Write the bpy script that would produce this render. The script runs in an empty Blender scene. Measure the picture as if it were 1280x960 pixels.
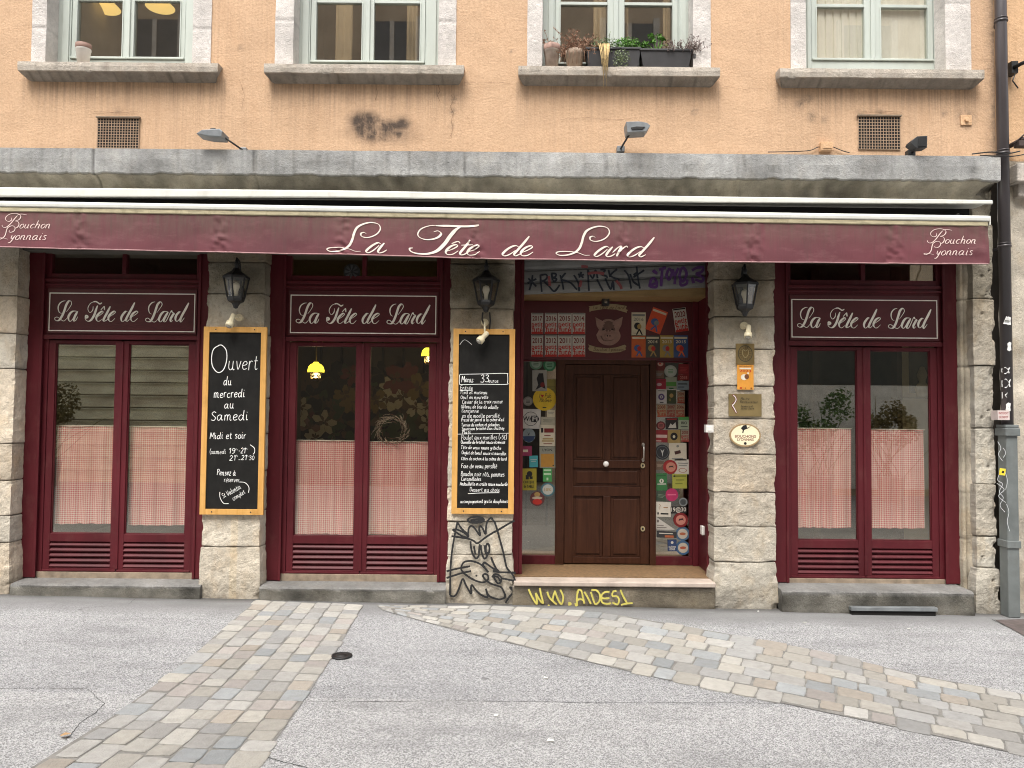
import bpy, math, random
from mathutils import Vector, Matrix, noise
random.seed(7)
SC = bpy.context.scene
COL = SC.collection
rad = math.radians

# ------------------------------------------------------------------ camera, sky, sun, exposure
FPX = 961.0                      # focal length in photo pixels (1280 wide)
CAM = Vector((0.0, -7.0, 1.737))
PITCH, ROLL = rad(2.2), rad(0.5)
fwd = Vector((0, math.cos(PITCH), math.sin(PITCH)))
up0 = Vector((0, -math.sin(PITCH), math.cos(PITCH)))
rgt = Vector((1, 0, 0)) * math.cos(ROLL) + up0 * math.sin(ROLL)
upv = Vector((-1, 0, 0)) * math.sin(ROLL) + up0 * math.cos(ROLL)
cd = bpy.data.cameras.new('camera')
cam = bpy.data.objects.new('camera', cd)
COL.objects.link(cam)
cd.sensor_width = 36.0
cd.lens = 36.0 * FPX / 1280.0
cd.clip_end = 500
cam.matrix_world = Matrix(((rgt.x, upv.x, -fwd.x, CAM.x), (rgt.y, upv.y, -fwd.y, CAM.y),
                           (rgt.z, upv.z, -fwd.z, CAM.z), (0, 0, 0, 1)))
SC.camera = cam

SUN_EL, SUN_AZ = 61.0, 196.0      # azimuth measured from +Y clockwise: from the street side, a little left
wd = bpy.data.worlds.new('World')
SC.world = wd
wd.use_nodes = True
nt = wd.node_tree
nt.nodes.clear()
o_ = nt.nodes.new('ShaderNodeOutputWorld')
b_ = nt.nodes.new('ShaderNodeBackground')
s_ = nt.nodes.new('ShaderNodeTexSky')
h_ = nt.nodes.new('ShaderNodeHueSaturation')
s_.sky_type = 'NISHITA'
s_.sun_disc = False
s_.sun_elevation = rad(SUN_EL)
s_.sun_rotation = rad(SUN_AZ)
s_.air_density = 1.0
s_.dust_density = 3.0
h_.inputs['Saturation'].default_value = 0.22
b_.inputs['Strength'].default_value = 0.15
nt.links.new(s_.outputs[0], h_.inputs['Color'])
nt.links.new(h_.outputs[0], b_.inputs['Color'])
nt.links.new(b_.outputs[0], o_.inputs['Surface'])
sd = bpy.data.lights.new('sun', 'SUN')
sd.energy = 1.5
sd.angle = rad(30)
sd.color = (1.0, 0.95, 0.88)
sun = bpy.data.objects.new('sun', sd)
COL.objects.link(sun)
sdir = Vector((math.sin(rad(SUN_AZ)) * math.cos(rad(SUN_EL)), math.cos(rad(SUN_AZ)) * math.cos(rad(SUN_EL)), math.sin(rad(SUN_EL))))
sun.rotation_euler = sdir.to_track_quat('Z', 'Y').to_euler()
sun.location = (0, -12, 20)
vs_ = SC.view_settings
SC.display_settings.display_device = 'sRGB'
vs_.view_transform = 'Standard'
vs_.look = 'None'
vs_.exposure = 1.33
vs_.gamma = 1
vs_.use_curve_mapping = False
SC.cycles.max_bounces = 8
SC.cycles.transparent_max_bounces = 16
SC.cycles.caustics_reflective = False
SC.cycles.caustics_refractive = False
SC.cycles.use_denoising = True
SC.cycles.filter_width = 1.05

# ------------------------------------------------------------------ measuring: a photo pixel met by a real plane
def ray(px, py):
    return rgt * ((px - 640) / FPX) + upv * ((480 - py) / FPX) + fwd
def W(px, py, Y):
    d = ray(px, py)
    t = (Y - CAM.y) / d.y
    return CAM.x + d.x * t, CAM.z + d.z * t
def Zc(y, Y): return W(640, y, Y)[1]
def Xc(px, Y, y=500): return W(px, y, Y)[0]
def R(x0, y0, x1, y1, Y):
    ym, xm = (y0 + y1) / 2, (x0 + x1) / 2
    return W(x0, ym, Y)[0], W(xm, y1, Y)[1], W(x1, ym, Y)[0], W(xm, y0, Y)[1]     # X0, Z0, X1, Z1
def PX(Y): return (Y - CAM.y) / FPX          # metres per photo pixel at depth Y

_ga, _gb = W(0, 743, -0.02), W(1270, 768, -0.02)
GS = (_gb[1] - _ga[1]) / (_gb[0] - _ga[0])
G0 = _ga[1] - GS * _ga[0]
def gz(x): return G0 + GS * x
def G(px, py):
    d = ray(px, py)
    t = (G0 + GS * CAM.x - CAM.z) / (d.z - GS * d.x)
    return CAM.x + d.x * t, CAM.y + d.y * t

# ------------------------------------------------------------------ mesh builder
class MB:
    def __init__(s):
        s.v, s.f, s.m, s.sm = [], [], [], []
        s.M = None
        s.tint = None
        s.eps = 0
    def add(s, vs, fs, mat=0, smooth=False):
        n = len(s.v)
        if s.M is not None:
            vs = [tuple(s.M @ Vector(p)) for p in vs]
        s.v += [tuple(p) for p in vs]
        for f in fs:
            s.f.append(tuple(i + n for i in f)); s.m.append(mat); s.sm.append(smooth)
    def box(s, x0, x1, y0, y1, z0, z1, mat=0):
        if x0 > x1: x0, x1 = x1, x0
        if y0 > y1: y0, y1 = y1, y0
        if z0 > z1: z0, z1 = z1, z0
        s.add([(x0, y0, z0), (x1, y0, z0), (x1, y1, z0), (x0, y1, z0), (x0, y0, z1), (x1, y0, z1), (x1, y1, z1), (x0, y1, z1)],
              [(0, 3, 2, 1), (4, 5, 6, 7), (0, 1, 5, 4), (1, 2, 6, 5), (2, 3, 7, 6), (3, 0, 4, 7)], mat)
    def prism(s, prof, x0, x1, mat=0):           # closed (y,z) profile pushed along x
        n = len(prof)
        vs = [(x0, y, z) for y, z in prof] + [(x1, y, z) for y, z in prof]
        fs = [(i, (i + 1) % n, n + (i + 1) % n, n + i) for i in range(n)]
        fs += [tuple(range(n - 1, -1, -1)), tuple(range(n, 2 * n))]
        s.add(vs, fs, mat)
    def plate(s, poly, y0, y1, mat=0):           # closed (x,z) outline, y0 front, y1 back
        n = len(poly)
        vs = [(x, y0, z) for x, z in poly] + [(x, y1, z) for x, z in poly]
        fs = [tuple(range(n)), tuple(range(2 * n - 1, n - 1, -1))] + [(i, n + i, n + (i + 1) % n, (i + 1) % n) for i in range(n)]
        s.add(vs, fs, mat)
    def disc(s, cx, cz, rx, rz, y0, y1, mat=0, n=28):
        s.plate([(cx + rx * math.cos(a * 2 * math.pi / n), cz + rz * math.sin(a * 2 * math.pi / n)) for a in range(n)], y0, y1, mat)
    def tube(s, pts, r, n=8, mat=0, caps=True, smooth=True):
        pts = [Vector(p) for p in pts]
        rs = r if isinstance(r, (list, tuple)) else [r] * len(pts)
        vs, fs = [], []
        prev = None
        for i, p in enumerate(pts):
            t = (pts[min(i + 1, len(pts) - 1)] - pts[max(i - 1, 0)])
            if t.length < 1e-9: t = Vector((0, 0, 1))
            t.normalize()
            a = prev if prev is not None else (Vector((0, 0, 1)) if abs(t.z) < .9 else Vector((1, 0, 0)))
            u = (a - t * a.dot(t))
            if u.length < 1e-6: u = Vector((1, 0, 0)) - t * t.x
            u.normalize(); w = t.cross(u); prev = u
            for k in range(n):
                an = 2 * math.pi * k / n
                vs.append(p + (u * math.cos(an) + w * math.sin(an)) * rs[i])
        for i in range(len(pts) - 1):
            for k in range(n):
                fs.append((i * n + k, i * n + (k + 1) % n, (i + 1) * n + (k + 1) % n, (i + 1) * n + k))
        if caps:
            fs.append(tuple(range(n - 1, -1, -1))); fs.append(tuple(range((len(pts) - 1) * n, len(pts) * n)))
        s.add(vs, fs, mat, smooth)
    def lathe(s, prof, c, n=16, mat=0, smooth=True, rot=None, ph=0):   # (r,z) profile round z through c
        vs, fs = [], []
        for r, z in prof:
            for k in range(n):
                a = 2 * math.pi * (k + ph) / n
                p = Vector((r * math.cos(a), r * math.sin(a), z))
                if rot is not None: p = rot @ p
                vs.append(p + Vector(c))
        for i in range(len(prof) - 1):
            for k in range(n):
                fs.append((i * n + k, i * n + (k + 1) % n, (i + 1) * n + (k + 1) % n, (i + 1) * n + k))
        if prof[0][0] > 1e-6: fs.append(tuple(range(n - 1, -1, -1)))
        if prof[-1][0] > 1e-6: fs.append(tuple(range((len(prof) - 1) * n, len(prof) * n)))
        s.add(vs, fs, mat, smooth)
    def ribbon(s, pts, ws, to3, mat=0):          # flat painted stroke; every stroke a hair further out so none is coplanar
        n = len(pts)
        if n < 2: return
        vs = []
        for i in range(n):
            a, b = pts[max(i - 1, 0)], pts[min(i + 1, n - 1)]
            dx, dz = b[0] - a[0], b[1] - a[1]
            l = math.hypot(dx, dz) or 1e-9
            nx, nz = -dz / l, dx / l
            w = (ws[i] if isinstance(ws, (list, tuple)) else ws) / 2
            off = s.eps + 0.00012 * i / n
            vs.append(to3(pts[i][0] + nx * w, pts[i][1] + nz * w, off))
            vs.append(to3(pts[i][0] - nx * w, pts[i][1] - nz * w, off))
        s.eps += 0.00004
        s.add(vs, [(2 * i, 2 * i + 1, 2 * i + 3, 2 * i + 2) for i in range(n - 1)], mat)
    def text(s, string, x0, x1, z0, z1, y, mat=0, keep=False):
        tv, tf, (a0, b0, a1, b1) = text_mesh(string)
        sx = (x1 - x0) / max(a1 - a0, 1e-6); sz = (z1 - z0) / max(b1 - b0, 1e-6)
        s.add([(x0 + (p[0] - a0) * sx, y, z0 + (p[1] - b0) * sz) for p in tv], tf, mat)
    def build(s, name, mats, parent=None, loc=None, bevel=0, kind=None, tint=None):
        me = bpy.data.meshes.new(name)
        base = wloc(parent) if parent is not None else Vector((0, 0, 0))
        o = bpy.data.objects.new(name, me)
        org = Vector(loc) if loc is not None else base
        me.from_pydata([tuple(Vector(p) - org) for p in s.v], [], s.f)
        if not isinstance(mats, (list, tuple)): mats = [mats]
        for m in mats: me.materials.append(m)
        me.polygons.foreach_set('material_index', s.m)
        me.polygons.foreach_set('use_smooth', s.sm)
        if s.tint is not None:
            at = me.attributes.new('tint', 'FLOAT_COLOR', 'POINT')
            at.data.foreach_set('color', [c for t in s.tint for c in (t[0], t[1], t[2], 1.0)])
        me.update()
        COL.objects.link(o)
        if parent is not None: o.parent = parent
        o.location = org - base
        if bevel:
            b = o.modifiers.new('edge', 'BEVEL'); b.width = bevel; b.segments = 2; b.limit_method = 'ANGLE'; b.angle_limit = rad(50)
        if kind: o['kind'] = kind
        return o
def wloc(o):
    v = Vector((0, 0, 0))
    while o is not None:
        v = v + o.location; o = o.parent
    return v
def tag(o, label, cat, group=None):
    o['label'] = label; o['category'] = cat
    if group: o['group'] = group
    return o
def thing(name, label, cat, loc, group=None):
    o = bpy.data.objects.new(name, None)
    o.empty_display_size = 0.1
    COL.objects.link(o); o.location = loc
    return tag(o, label, cat, group)

_tc = {}
def text_mesh(string):
    if string not in _tc:
        cu = bpy.data.curves.new('lettering', 'FONT')
        cu.body = string; cu.size = 1; cu.resolution_u = 3; cu.offset = .018; cu.fill_mode = 'FRONT'
        ob = bpy.data.objects.new('lettering', cu)
        COL.objects.link(ob)
        dg = bpy.context.evaluated_depsgraph_get()
        me = bpy.data.meshes.new_from_object(ob.evaluated_get(dg))
        tv = [tuple(v.co) for v in me.vertices]; tf = [tuple(p.vertices) for p in me.polygons]
        bpy.data.objects.remove(ob); bpy.data.curves.remove(cu); bpy.data.meshes.remove(me)
        xs = [p[0] for p in tv] or [0, 1]; ys = [p[1] for p in tv] or [0, 1]
        _tc[string] = (tv, tf, (min(xs), min(ys), max(xs), max(ys)))
    return _tc[string]

def cr(pts, k=6, closed=False):                 # Catmull-Rom through the points
    n = len(pts)
    if n < 3: 
        return [(pts[0][0] + (pts[1][0] - pts[0][0]) * i / k, pts[0][1] + (pts[1][1] - pts[0][1]) * i / k) for i in range(k + 1)]
    out = []
    for i in range(n - 1):
        p0, p1, p2, p3 = pts[max(i - 1, 0)], pts[i], pts[i + 1], pts[min(i + 2, n - 1)]
        for j in range(k):
            t = j / k
            out.append(tuple(0.5 * (2 * p1[q] + (p2[q] - p0[q]) * t + (2 * p0[q] - 5 * p1[q] + 4 * p2[q] - p3[q]) * t * t
                       + (3 * p1[q] - p0[q] - 3 * p2[q] + p3[q]) * t ** 3) for q in (0, 1)))
    out.append(tuple(pts[-1]))
    return out
def nz(x, y, z, s=1.0): return noise.noise(Vector((x * s, y * s, z * s)))
def fb(x, y, z, s=1.0, o=4): return noise.fractal(Vector((x * s, y * s, z * s)), 1.0, 2.0, o)

# ------------------------------------------------------------------ handwriting (single strokes): x-height 4, ascender 7.4
HAND = {
'a': "3.4,3.4 2.2,4 .8,3.2 .4,1.4 1.3,0 2.6,.9 3.4,3.6|3.5,3.9 3.3,1.2 3.8,.1 4.6,.4", 'b': ".6,7.4 .5,3 .5,.4|.5,2.6 1.6,4 3.1,3.4 3.4,1.6 2.4,.1 .6,.5",
'c': "3.2,3.4 2,4 .7,3 .5,1.2 1.6,0 3.2,.6", 'd': "3.3,3.2 2,4 .7,3 .4,1.3 1.4,0 2.7,.8 3.5,3|3.8,7.4 3.5,2 3.7,.2 4.4,.3",
'e': ".7,2 2.2,2.2 3.2,3 2.4,4 1.1,3.5 .5,1.8 1.3,.1 3.3,.5", 'f': "3,6.8 2.2,7.4 1.4,6.4 1.3,3 1.2,-1|.4,3.8 2.6,3.9",
'g': "3.3,3.4 2,4 .7,3 .6,1.4 1.6,.5 2.8,1.4 3.4,3.8|3.5,3.9 3.3,-1 2.2,-2.8 .6,-2.2", 'h': ".6,7.4 .5,0|.5,2.4 1.8,4 3,3.4 3,1.2 3.1,0 3.8,.3",
'i': ".7,4 .6,1 1,0 1.6,.4|.8,5.6 1,5.9", 'j': "1.4,4 1.3,-1 .6,-2.6 -.4,-2|1.5,5.6 1.6,5.9", 'k': ".6,7.4 .5,0|3,4 .6,1.8 3.2,0",
'l': ".7,7.4 .6,1.2 1,0 1.7,.4", 'm': ".4,4 .4,0|.4,2.6 1.4,4 2.2,3.4 2.2,0|2.2,2.6 3.2,4 4.1,3.4 4.1,.8 4.6,0 5.2,.4",
'n': ".4,4 .4,0|.4,2.6 1.6,4 2.7,3.4 2.7,.9 3.2,0 3.8,.4", 'o': "2,4 .7,3.2 .5,1.2 1.6,0 3,.8 3.3,2.6 2.4,3.9 1.8,4",
'p': ".5,4 .4,-3|.5,2.8 1.7,4 3.1,3.2 3.2,1.2 2,0 .6,.6", 'q': "3.2,3.4 2,4 .6,3 .5,1.2 1.6,0 3,1|3.4,4 3.2,-3", 'r': ".5,4 .5,0|.5,2.4 1.4,3.9 2.5,3.8",
's': "2.7,3.5 1.6,4 .6,3.2 1.4,2.3 2.6,1.4 2.2,.2 .4,.3", 't': "1.3,6.4 1.1,1.4 1.7,0 2.6,.5|.2,4.2 2.4,4.3",
'u': ".5,4 .5,1.2 1.5,0 2.8,.9 3,4|3,4 3,1 3.5,0 4.1,.4", 'v': ".3,4 1.6,0 3,4", 'x': ".4,4 2.9,0|2.9,4 .3,0",
'y': ".5,4 .8,1.4 1.8,1 2.9,4|2.9,4 2,-1.4 1,-2.8 0,-2.4", 'z': ".4,3.8 2.9,3.8 .5,.2 3.2,.2",
'A': ".2,0 2.4,7 4.4,0|1,2.6 3.8,2.6", 'B': ".7,7 .6,0|.6,6.8 2.8,6.8 3.2,5.2 2,3.8 .8,3.7|2,3.7 3.8,2.6 3.4,.6 .6,.1", 'C': "4,6 2.6,7 1,5.6 .5,3 1.4,.4 4,.6",
'D': ".8,7 .7,0|.4,6.9 3,6.4 4.3,3.6 3,.6 .5,.1", 'E': "3.6,6.8 .9,6.8 .8,.2 3.6,.2|.8,3.7 3,3.7", 'F': "3.8,6.8 .8,6.8 .7,0|.8,3.7 3,3.7", 'G': "4,6 2.4,7 .8,5 .6,2 2,0 4,.8 4,3 2.6,3",
'I': ".7,7 .6,0", 'L': ".8,7 .7,.2 3.6,.2", 'M': ".4,0 .9,7 2.6,2.4 4.4,7 4.8,0", 'N': ".5,0 .6,7 3.8,0 4,7", 'O': "2.4,7 .8,5.6 .5,2.4 2,0 4,1.4 4.3,4.6 3,6.8 2.2,7", 'P': ".7,0 .7,7|.3,6.6 2.6,7 3.6,5.4 2.6,3.7 .8,3.5",
'Q': "2.4,7 .8,5.6 .5,2.4 2,0 4,1.4 4.3,4.6 3,6.8 2.2,7|2.8,1.6 4.6,-.4", 'R': ".7,0 .7,7|.5,6.8 2.8,6.9 3.4,5.2 2.2,3.7 .8,3.6|2,3.6 4,0", 'S': "3.6,6.2 2.2,7 .8,5.6 2,3.8 3.4,2.2 2.6,.2 .4,.6",
'T': "2.4,7 2.2,0|.2,6.9 4.8,7.1", 'U': ".5,7 .6,1.6 2,0 3.8,1.4 4,7", 'V': ".2,7 2,0 4.2,7", 'W': ".2,7 1.4,0 2.8,5 4,0 5.4,7", 'Y': ".3,7 2,3.6|4,7 1.6,0", 'K': ".7,7 .6,0|3.6,7 .8,3.4 3.8,0",
'0': "1.8,6 .6,4.6 .6,1.6 1.8,0 3,1.4 3.1,4.4 2,6 1.6,6", '1': ".4,4.8 1.6,6.2 1.5,0", '2': ".5,5 1.8,6.2 3,5 2.4,3 .4,.2 3.3,.3", '3': ".5,5.6 2,6.3 2.9,5 1.4,3.4|1.4,3.4 3.2,2.4 2.6,.2 .3,.4",
'4': "2.4,0 2.5,6.2 .3,1.8 3.4,1.9", '5': "3.2,6 .8,6 .7,3.6 2.4,3.8 3.2,1.8 2,0 .4,.5", '7': ".3,6 3.2,6 1.2,0", '8': "1.8,3.3 .6,4.8 1.8,6.2 3,4.8 1.8,3.3 .4,1.6 1.8,0 3.3,1.6 1.8,3.3", '9': "3,5 1.8,6.2 .6,4.8 1.6,3.2 3,4.2|3.1,5 2.6,1.6 1,0",
'(': "1.6,8 .5,5 .5,2 1.6,-1", ')': ".4,8 1.5,5 1.5,2 .4,-1", '+': ".3,2.6 2.9,2.6|1.6,4.2 1.6,1", ',': ".8,.5 .4,-1", '.': ".5,.2 .8,.5", ':': ".5,.4 .7,.7|.5,3 .7,3.3", '-': ".3,2.2 2.2,2.2", '_': ".3,0 2.4,0", "'": ".6,7.4 .4,5.6",
'€': "3.2,5.4 1.8,6 .6,4 .6,2 1.8,0 3.2,.6|0,3.6 2.4,3.6|0,2.4 2.4,2.4", '*': ".2,3 3.6,5|.2,5 3.6,3|1.9,6.2 1.9,1.6"}
ACC = {'é': ('e', "1.8,5 2.8,6.2"), 'è': ('e', "1.4,6.2 2.4,5"), 'ê': ('e', "1,5 2,6.2 3,5"), 'à': ('a', "1.2,6.2 2.4,5"), 'â': ('a', "1.2,5 2.2,6.2 3.2,5"), 'ô': ('o', "1,5 2,6.2 3,5"), 'û': ('u', "1,5 2,6.2 3,5")}
def strokes_of(ch):
    if ch in ACC:
        b, a = ACC[ch]; s = HAND[b] + '|' + a
    else: s = HAND.get(ch)
    if s is None: return None
    return [[tuple(float(q) for q in p.split(',')) for p in st.split()] for st in s.split('|')]
def hand_line(mb, string, x0, z0, width, xh, to3, w, mat=0, slant=0.0, jit=0.25, rot=0.0, pen=None, k=5):
    glyphs, x = [], 0.0
    for ch in string:
        if ch == ' ': x += 2.6; continue
        st = strokes_of(ch)
        if st is None: continue
        ax = max(p[0] for q in st for p in q) + 0.75
        glyphs.append((st, x)); x += ax
    sx = width / max(x - .75, 1); sz = xh / 4.0
    for st, gx in glyphs:
        jy, js = random.uniform(-jit, jit), random.uniform(1 - jit * .35, 1 + jit * .35)
        for q in st:
            pts = []
            for px, pz in cr(q, k):
                lx, lz = (px + gx + slant * pz * sz / sx) * sx, (pz * js + jy) * sz
                pts.append((x0 + lx * math.cos(rot) - lz * math.sin(rot), z0 + lx * math.sin(rot) + lz * math.cos(rot)))
            mb.ribbon(pts, pen_w(pts, *pen) if pen else w, to3, mat)
def pen_w(pts, wmin, wmax, upf=0.25, sl=(0.5, 0.87)):
    out, n = [], len(pts)
    for i in range(n):
        a, b = pts[max(i - 1, 0)], pts[min(i + 1, n - 1)]
        dx, dz = b[0] - a[0], b[1] - a[1]
        l = math.hypot(dx, dz) or 1e-9
        d = (dx * sl[0] + dz * sl[1]) / l
        f = abs(d) ** 2.2 * (1.0 if d < 0 else upf)
        e = min(1.0, 0.45 + 4.0 * min(i, n - 1 - i) / n)
        out.append((wmin + (wmax - wmin) * f) * e)
    for _ in range(2):
        out = [(out[max(i - 1, 0)] + 2 * out[i] + out[min(i + 1, n - 1)]) / 4 for i in range(n)]
    return out
def P(s): return [tuple(float(q) for q in p.split(',')) for p in s.split()]

# ------------------------------------------------------------------ materials
def newmat(name):
    m = bpy.data.materials.new(name); m.use_nodes = True
    nt = m.node_tree; bs = nt.nodes['Principled BSDF']
    return m, nt, bs
def N(nt, t, **kw):
    n = nt.nodes.new(t)
    for k, v in kw.items(): setattr(n, k, v)
    return n
def inp(nt, n, i, v):
    if hasattr(v, 'is_output') or isinstance(v, bpy.types.NodeSocket): nt.links.new(v, n.inputs[i])
    else: n.inputs[i].default_value = v
def mth(nt, op, a, b=0.0, c=None, clamp=False):
    n = N(nt, 'ShaderNodeMath', operation=op); n.use_clamp = clamp
    inp(nt, n, 0, a); inp(nt, n, 1, b)
    if c is not None: inp(nt, n, 2, c)
    return n.outputs[0]
def mixc(nt, f, a, b, bt='MIX'):
    n = N(nt, 'ShaderNodeMix', data_type='RGBA', blend_type=bt)
    inp(nt, n, 0, f)
    for i, v in ((6, a), (7, b)):
        inp(nt, n, i, v if isinstance(v, bpy.types.NodeSocket) else (v[0], v[1], v[2], 1))
    return n.outputs[2]
def pos(nt, scale=(1, 1, 1)):
    g = N(nt, 'ShaderNodeNewGeometry')
    if scale == (1, 1, 1): return g.outputs['Position']
    m = N(nt, 'ShaderNodeVectorMath', operation='MULTIPLY')
    nt.links.new(g.outputs['Position'], m.inputs[0]); m.inputs[1].default_value = scale
    return m.outputs[0]
def noi(nt, vec, s, d=4, r=.55):
    n = N(nt, 'ShaderNodeTexNoise'); nt.links.new(vec, n.inputs['Vector'])
    n.inputs['Scale'].default_value = s; n.inputs['Detail'].default_value = d; n.inputs['Roughness'].default_value = r
    return n.outputs[0]
def ramp(nt, f, a, b):
    n = N(nt, 'ShaderNodeMapRange'); n.clamp = True
    inp(nt, n, 0, f); n.inputs[1].default_value = a; n.inputs[2].default_value = b
    return n.outputs[0]
def bump(nt, bs, h, st=.3, dist=.01):
    b = N(nt, 'ShaderNodeBump'); b.inputs['Strength'].default_value = st; b.inputs['Distance'].default_value = dist
    nt.links.new(h, b.inputs['Height']); nt.links.new(b.outputs[0], bs.inputs['Normal'])
def lin(c): return c / 12.92 if c <= .04045 else ((c + .055) / 1.055) ** 2.4
def S(r, g, b, k=1.0): return (lin(r / 255) * k, lin(g / 255) * k, lin(b / 255) * k)
_mc = {}
def surf(name, col, rough=.6, var=.15, vs=5.0, bmp=.15, bsc=60.0, metal=0.0, tint=False, stretch=(1, 1, 1), spec=.5, dirt=0.0, dirtcol=(.05, .045, .04), dist=.004):
    if name in _mc: return _mc[name]
    m, nt, bs = newmat(name)
    p = pos(nt, stretch)
    n1 = noi(nt, p, vs, 6)
    c = mixc(nt, ramp(nt, n1, .3, .7), [x * (1 - var) for x in col], [min(x * (1 + var), .95) for x in col])
    if tint:
        a = N(nt, 'ShaderNodeAttribute', attribute_name='tint')
        c = mixc(nt, 1.0, c, a.outputs['Color'], 'MULTIPLY')
    if dirt:
        n3 = noi(nt, pos(nt, (1, 1, .5)), 9, 8, .7)
        c = mixc(nt, mth(nt, 'MULTIPLY', ramp(nt, n3, .52, .72), dirt), c, dirtcol)
    nt.links.new(c, bs.inputs['Base Color'])
    bs.inputs['Metallic'].default_value = metal
    bs.inputs['Specular IOR Level'].default_value = spec
    n2 = noi(nt, p, bsc, 3)
    nt.links.new(mth(nt, 'ADD', rough - .06, mth(nt, 'MULTIPLY', n1, .12)), bs.inputs['Roughness'])
    if bmp: bump(nt, bs, n2, bmp, dist)
    _mc[name] = m
    return m
def paint(c, rough=.55, name=None):
    k = name or 'print_%02x%02x%02x' % tuple(int(min(max(x, 0), 1) * 255) for x in c)
    return surf(k, c, rough, .08, 30, .0)
def glass(name, f0, tint=(1, 1, 1), rough=.01, wav=0.0, film=(1, 1, 1)):
    m, nt, bs = newmat(name); nt.nodes.remove(bs)
    lw = N(nt, 'ShaderNodeLayerWeight'); lw.inputs[0].default_value = .5
    f = mth(nt, 'ADD', f0, mth(nt, 'MULTIPLY', 1 - f0, mth(nt, 'POWER', lw.outputs['Facing'], 5.0)))
    tr = N(nt, 'ShaderNodeBsdfTransparent'); tr.inputs[0].default_value = (*tint, 1)
    gl = N(nt, 'ShaderNodeBsdfGlossy'); gl.inputs['Roughness'].default_value = rough; gl.inputs[0].default_value = (*film, 1)
    if wav:
        b = N(nt, 'ShaderNodeBump'); b.inputs['Strength'].default_value = wav; b.inputs['Distance'].default_value = .004
        nt.links.new(noi(nt, pos(nt), 3.5, 1), b.inputs['Height']); nt.links.new(b.outputs[0], gl.inputs['Normal'])
    mx = N(nt, 'ShaderNodeMixShader')
    nt.links.new(f, mx.inputs[0]); nt.links.new(tr.outputs[0], mx.inputs[1]); nt.links.new(gl.outputs[0], mx.inputs[2])
    nt.links.new(mx.outputs[0], nt.nodes['Material Output'].inputs['Surface'])
    return m
def emit(name, col, st):
    m, nt, bs = newmat(name)
    bs.inputs['Base Color'].default_value = (*col, 1)
    bs.inputs['Emission Color'].default_value = (*col, 1); bs.inputs['Emission Strength'].default_value = st
    return m

def m_plaster(name, col):
    m, nt, bs = newmat(name)
    p = pos(nt)
    a = N(nt, 'ShaderNodeAttribute', attribute_name='tint')       # r: drip zones under sills, g: soot mark, b: patches of damp
    sep = N(nt, 'ShaderNodeSeparateColor'); nt.links.new(a.outputs['Color'], sep.inputs[0])
    c = mixc(nt, ramp(nt, noi(nt, p, 1.3, 5, .6), .3, .7), [x * .9 for x in col], [x * 1.07 for x in col])
    c = mixc(nt, mth(nt, 'MULTIPLY', ramp(nt, noi(nt, pos(nt, (1, 1, .35)), 4, 8, .7), .52, .75), .35), c, (col[0] * .72, col[1] * .62, col[2] * .52))
    c = mixc(nt, mth(nt, 'MULTIPLY', ramp(nt, noi(nt, p, 38, 6, .7), .45, .62), .5), c, (col[0] * .78, col[1] * .74, col[2] * .68))
    c = mixc(nt, mth(nt, 'MULTIPLY', ramp(nt, noi(nt, p, 75, 3, .5), .56, .70), .3), c, (min(col[0] * 1.25, .9), col[1] * 1.25, col[2] * 1.28))
    c = mixc(nt, mth(nt, 'MULTIPLY', ramp(nt, noi(nt, p, 160, 2, .5), .55, .75), .16), c, (col[0] * 1.25, col[1] * 1.3, col[2] * 1.4))
    st = mth(nt, 'MULTIPLY', ramp(nt, noi(nt, pos(nt, (38, 8, .55)), 1.0, 4, .75), .42, .72), sep.outputs[0])
    c = mixc(nt, mth(nt, 'MULTIPLY', st, .85), c, (.17, .12, .085))
    so = mth(nt, 'MULTIPLY', ramp(nt, noi(nt, pos(nt, (9, 1, 5)), 1.2, 5, .65), .22, .55), sep.outputs[1])
    c = mixc(nt, mth(nt, 'MULTIPLY', so, .9), c, (.035, .03, .03))
    da = mth(nt, 'MULTIPLY', ramp(nt, noi(nt, p, 22, 6, .7), .36, .60), sep.outputs[2])
    c = mixc(nt, mth(nt, 'MULTIPLY', da, .8), c, (.10, .085, .07))
    nt.links.new(c, bs.inputs['Base Color']); bs.inputs['Roughness'].default_value = .93
    bs.inputs['Specular IOR Level'].default_value = .2
    h = mth(nt, 'ADD', noi(nt, p, 55, 4, .6), mth(nt, 'MULTIPLY', noi(nt, p, 5, 3), 2.0))
    bump(nt, bs, h, .55, .011)
    return m
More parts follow.
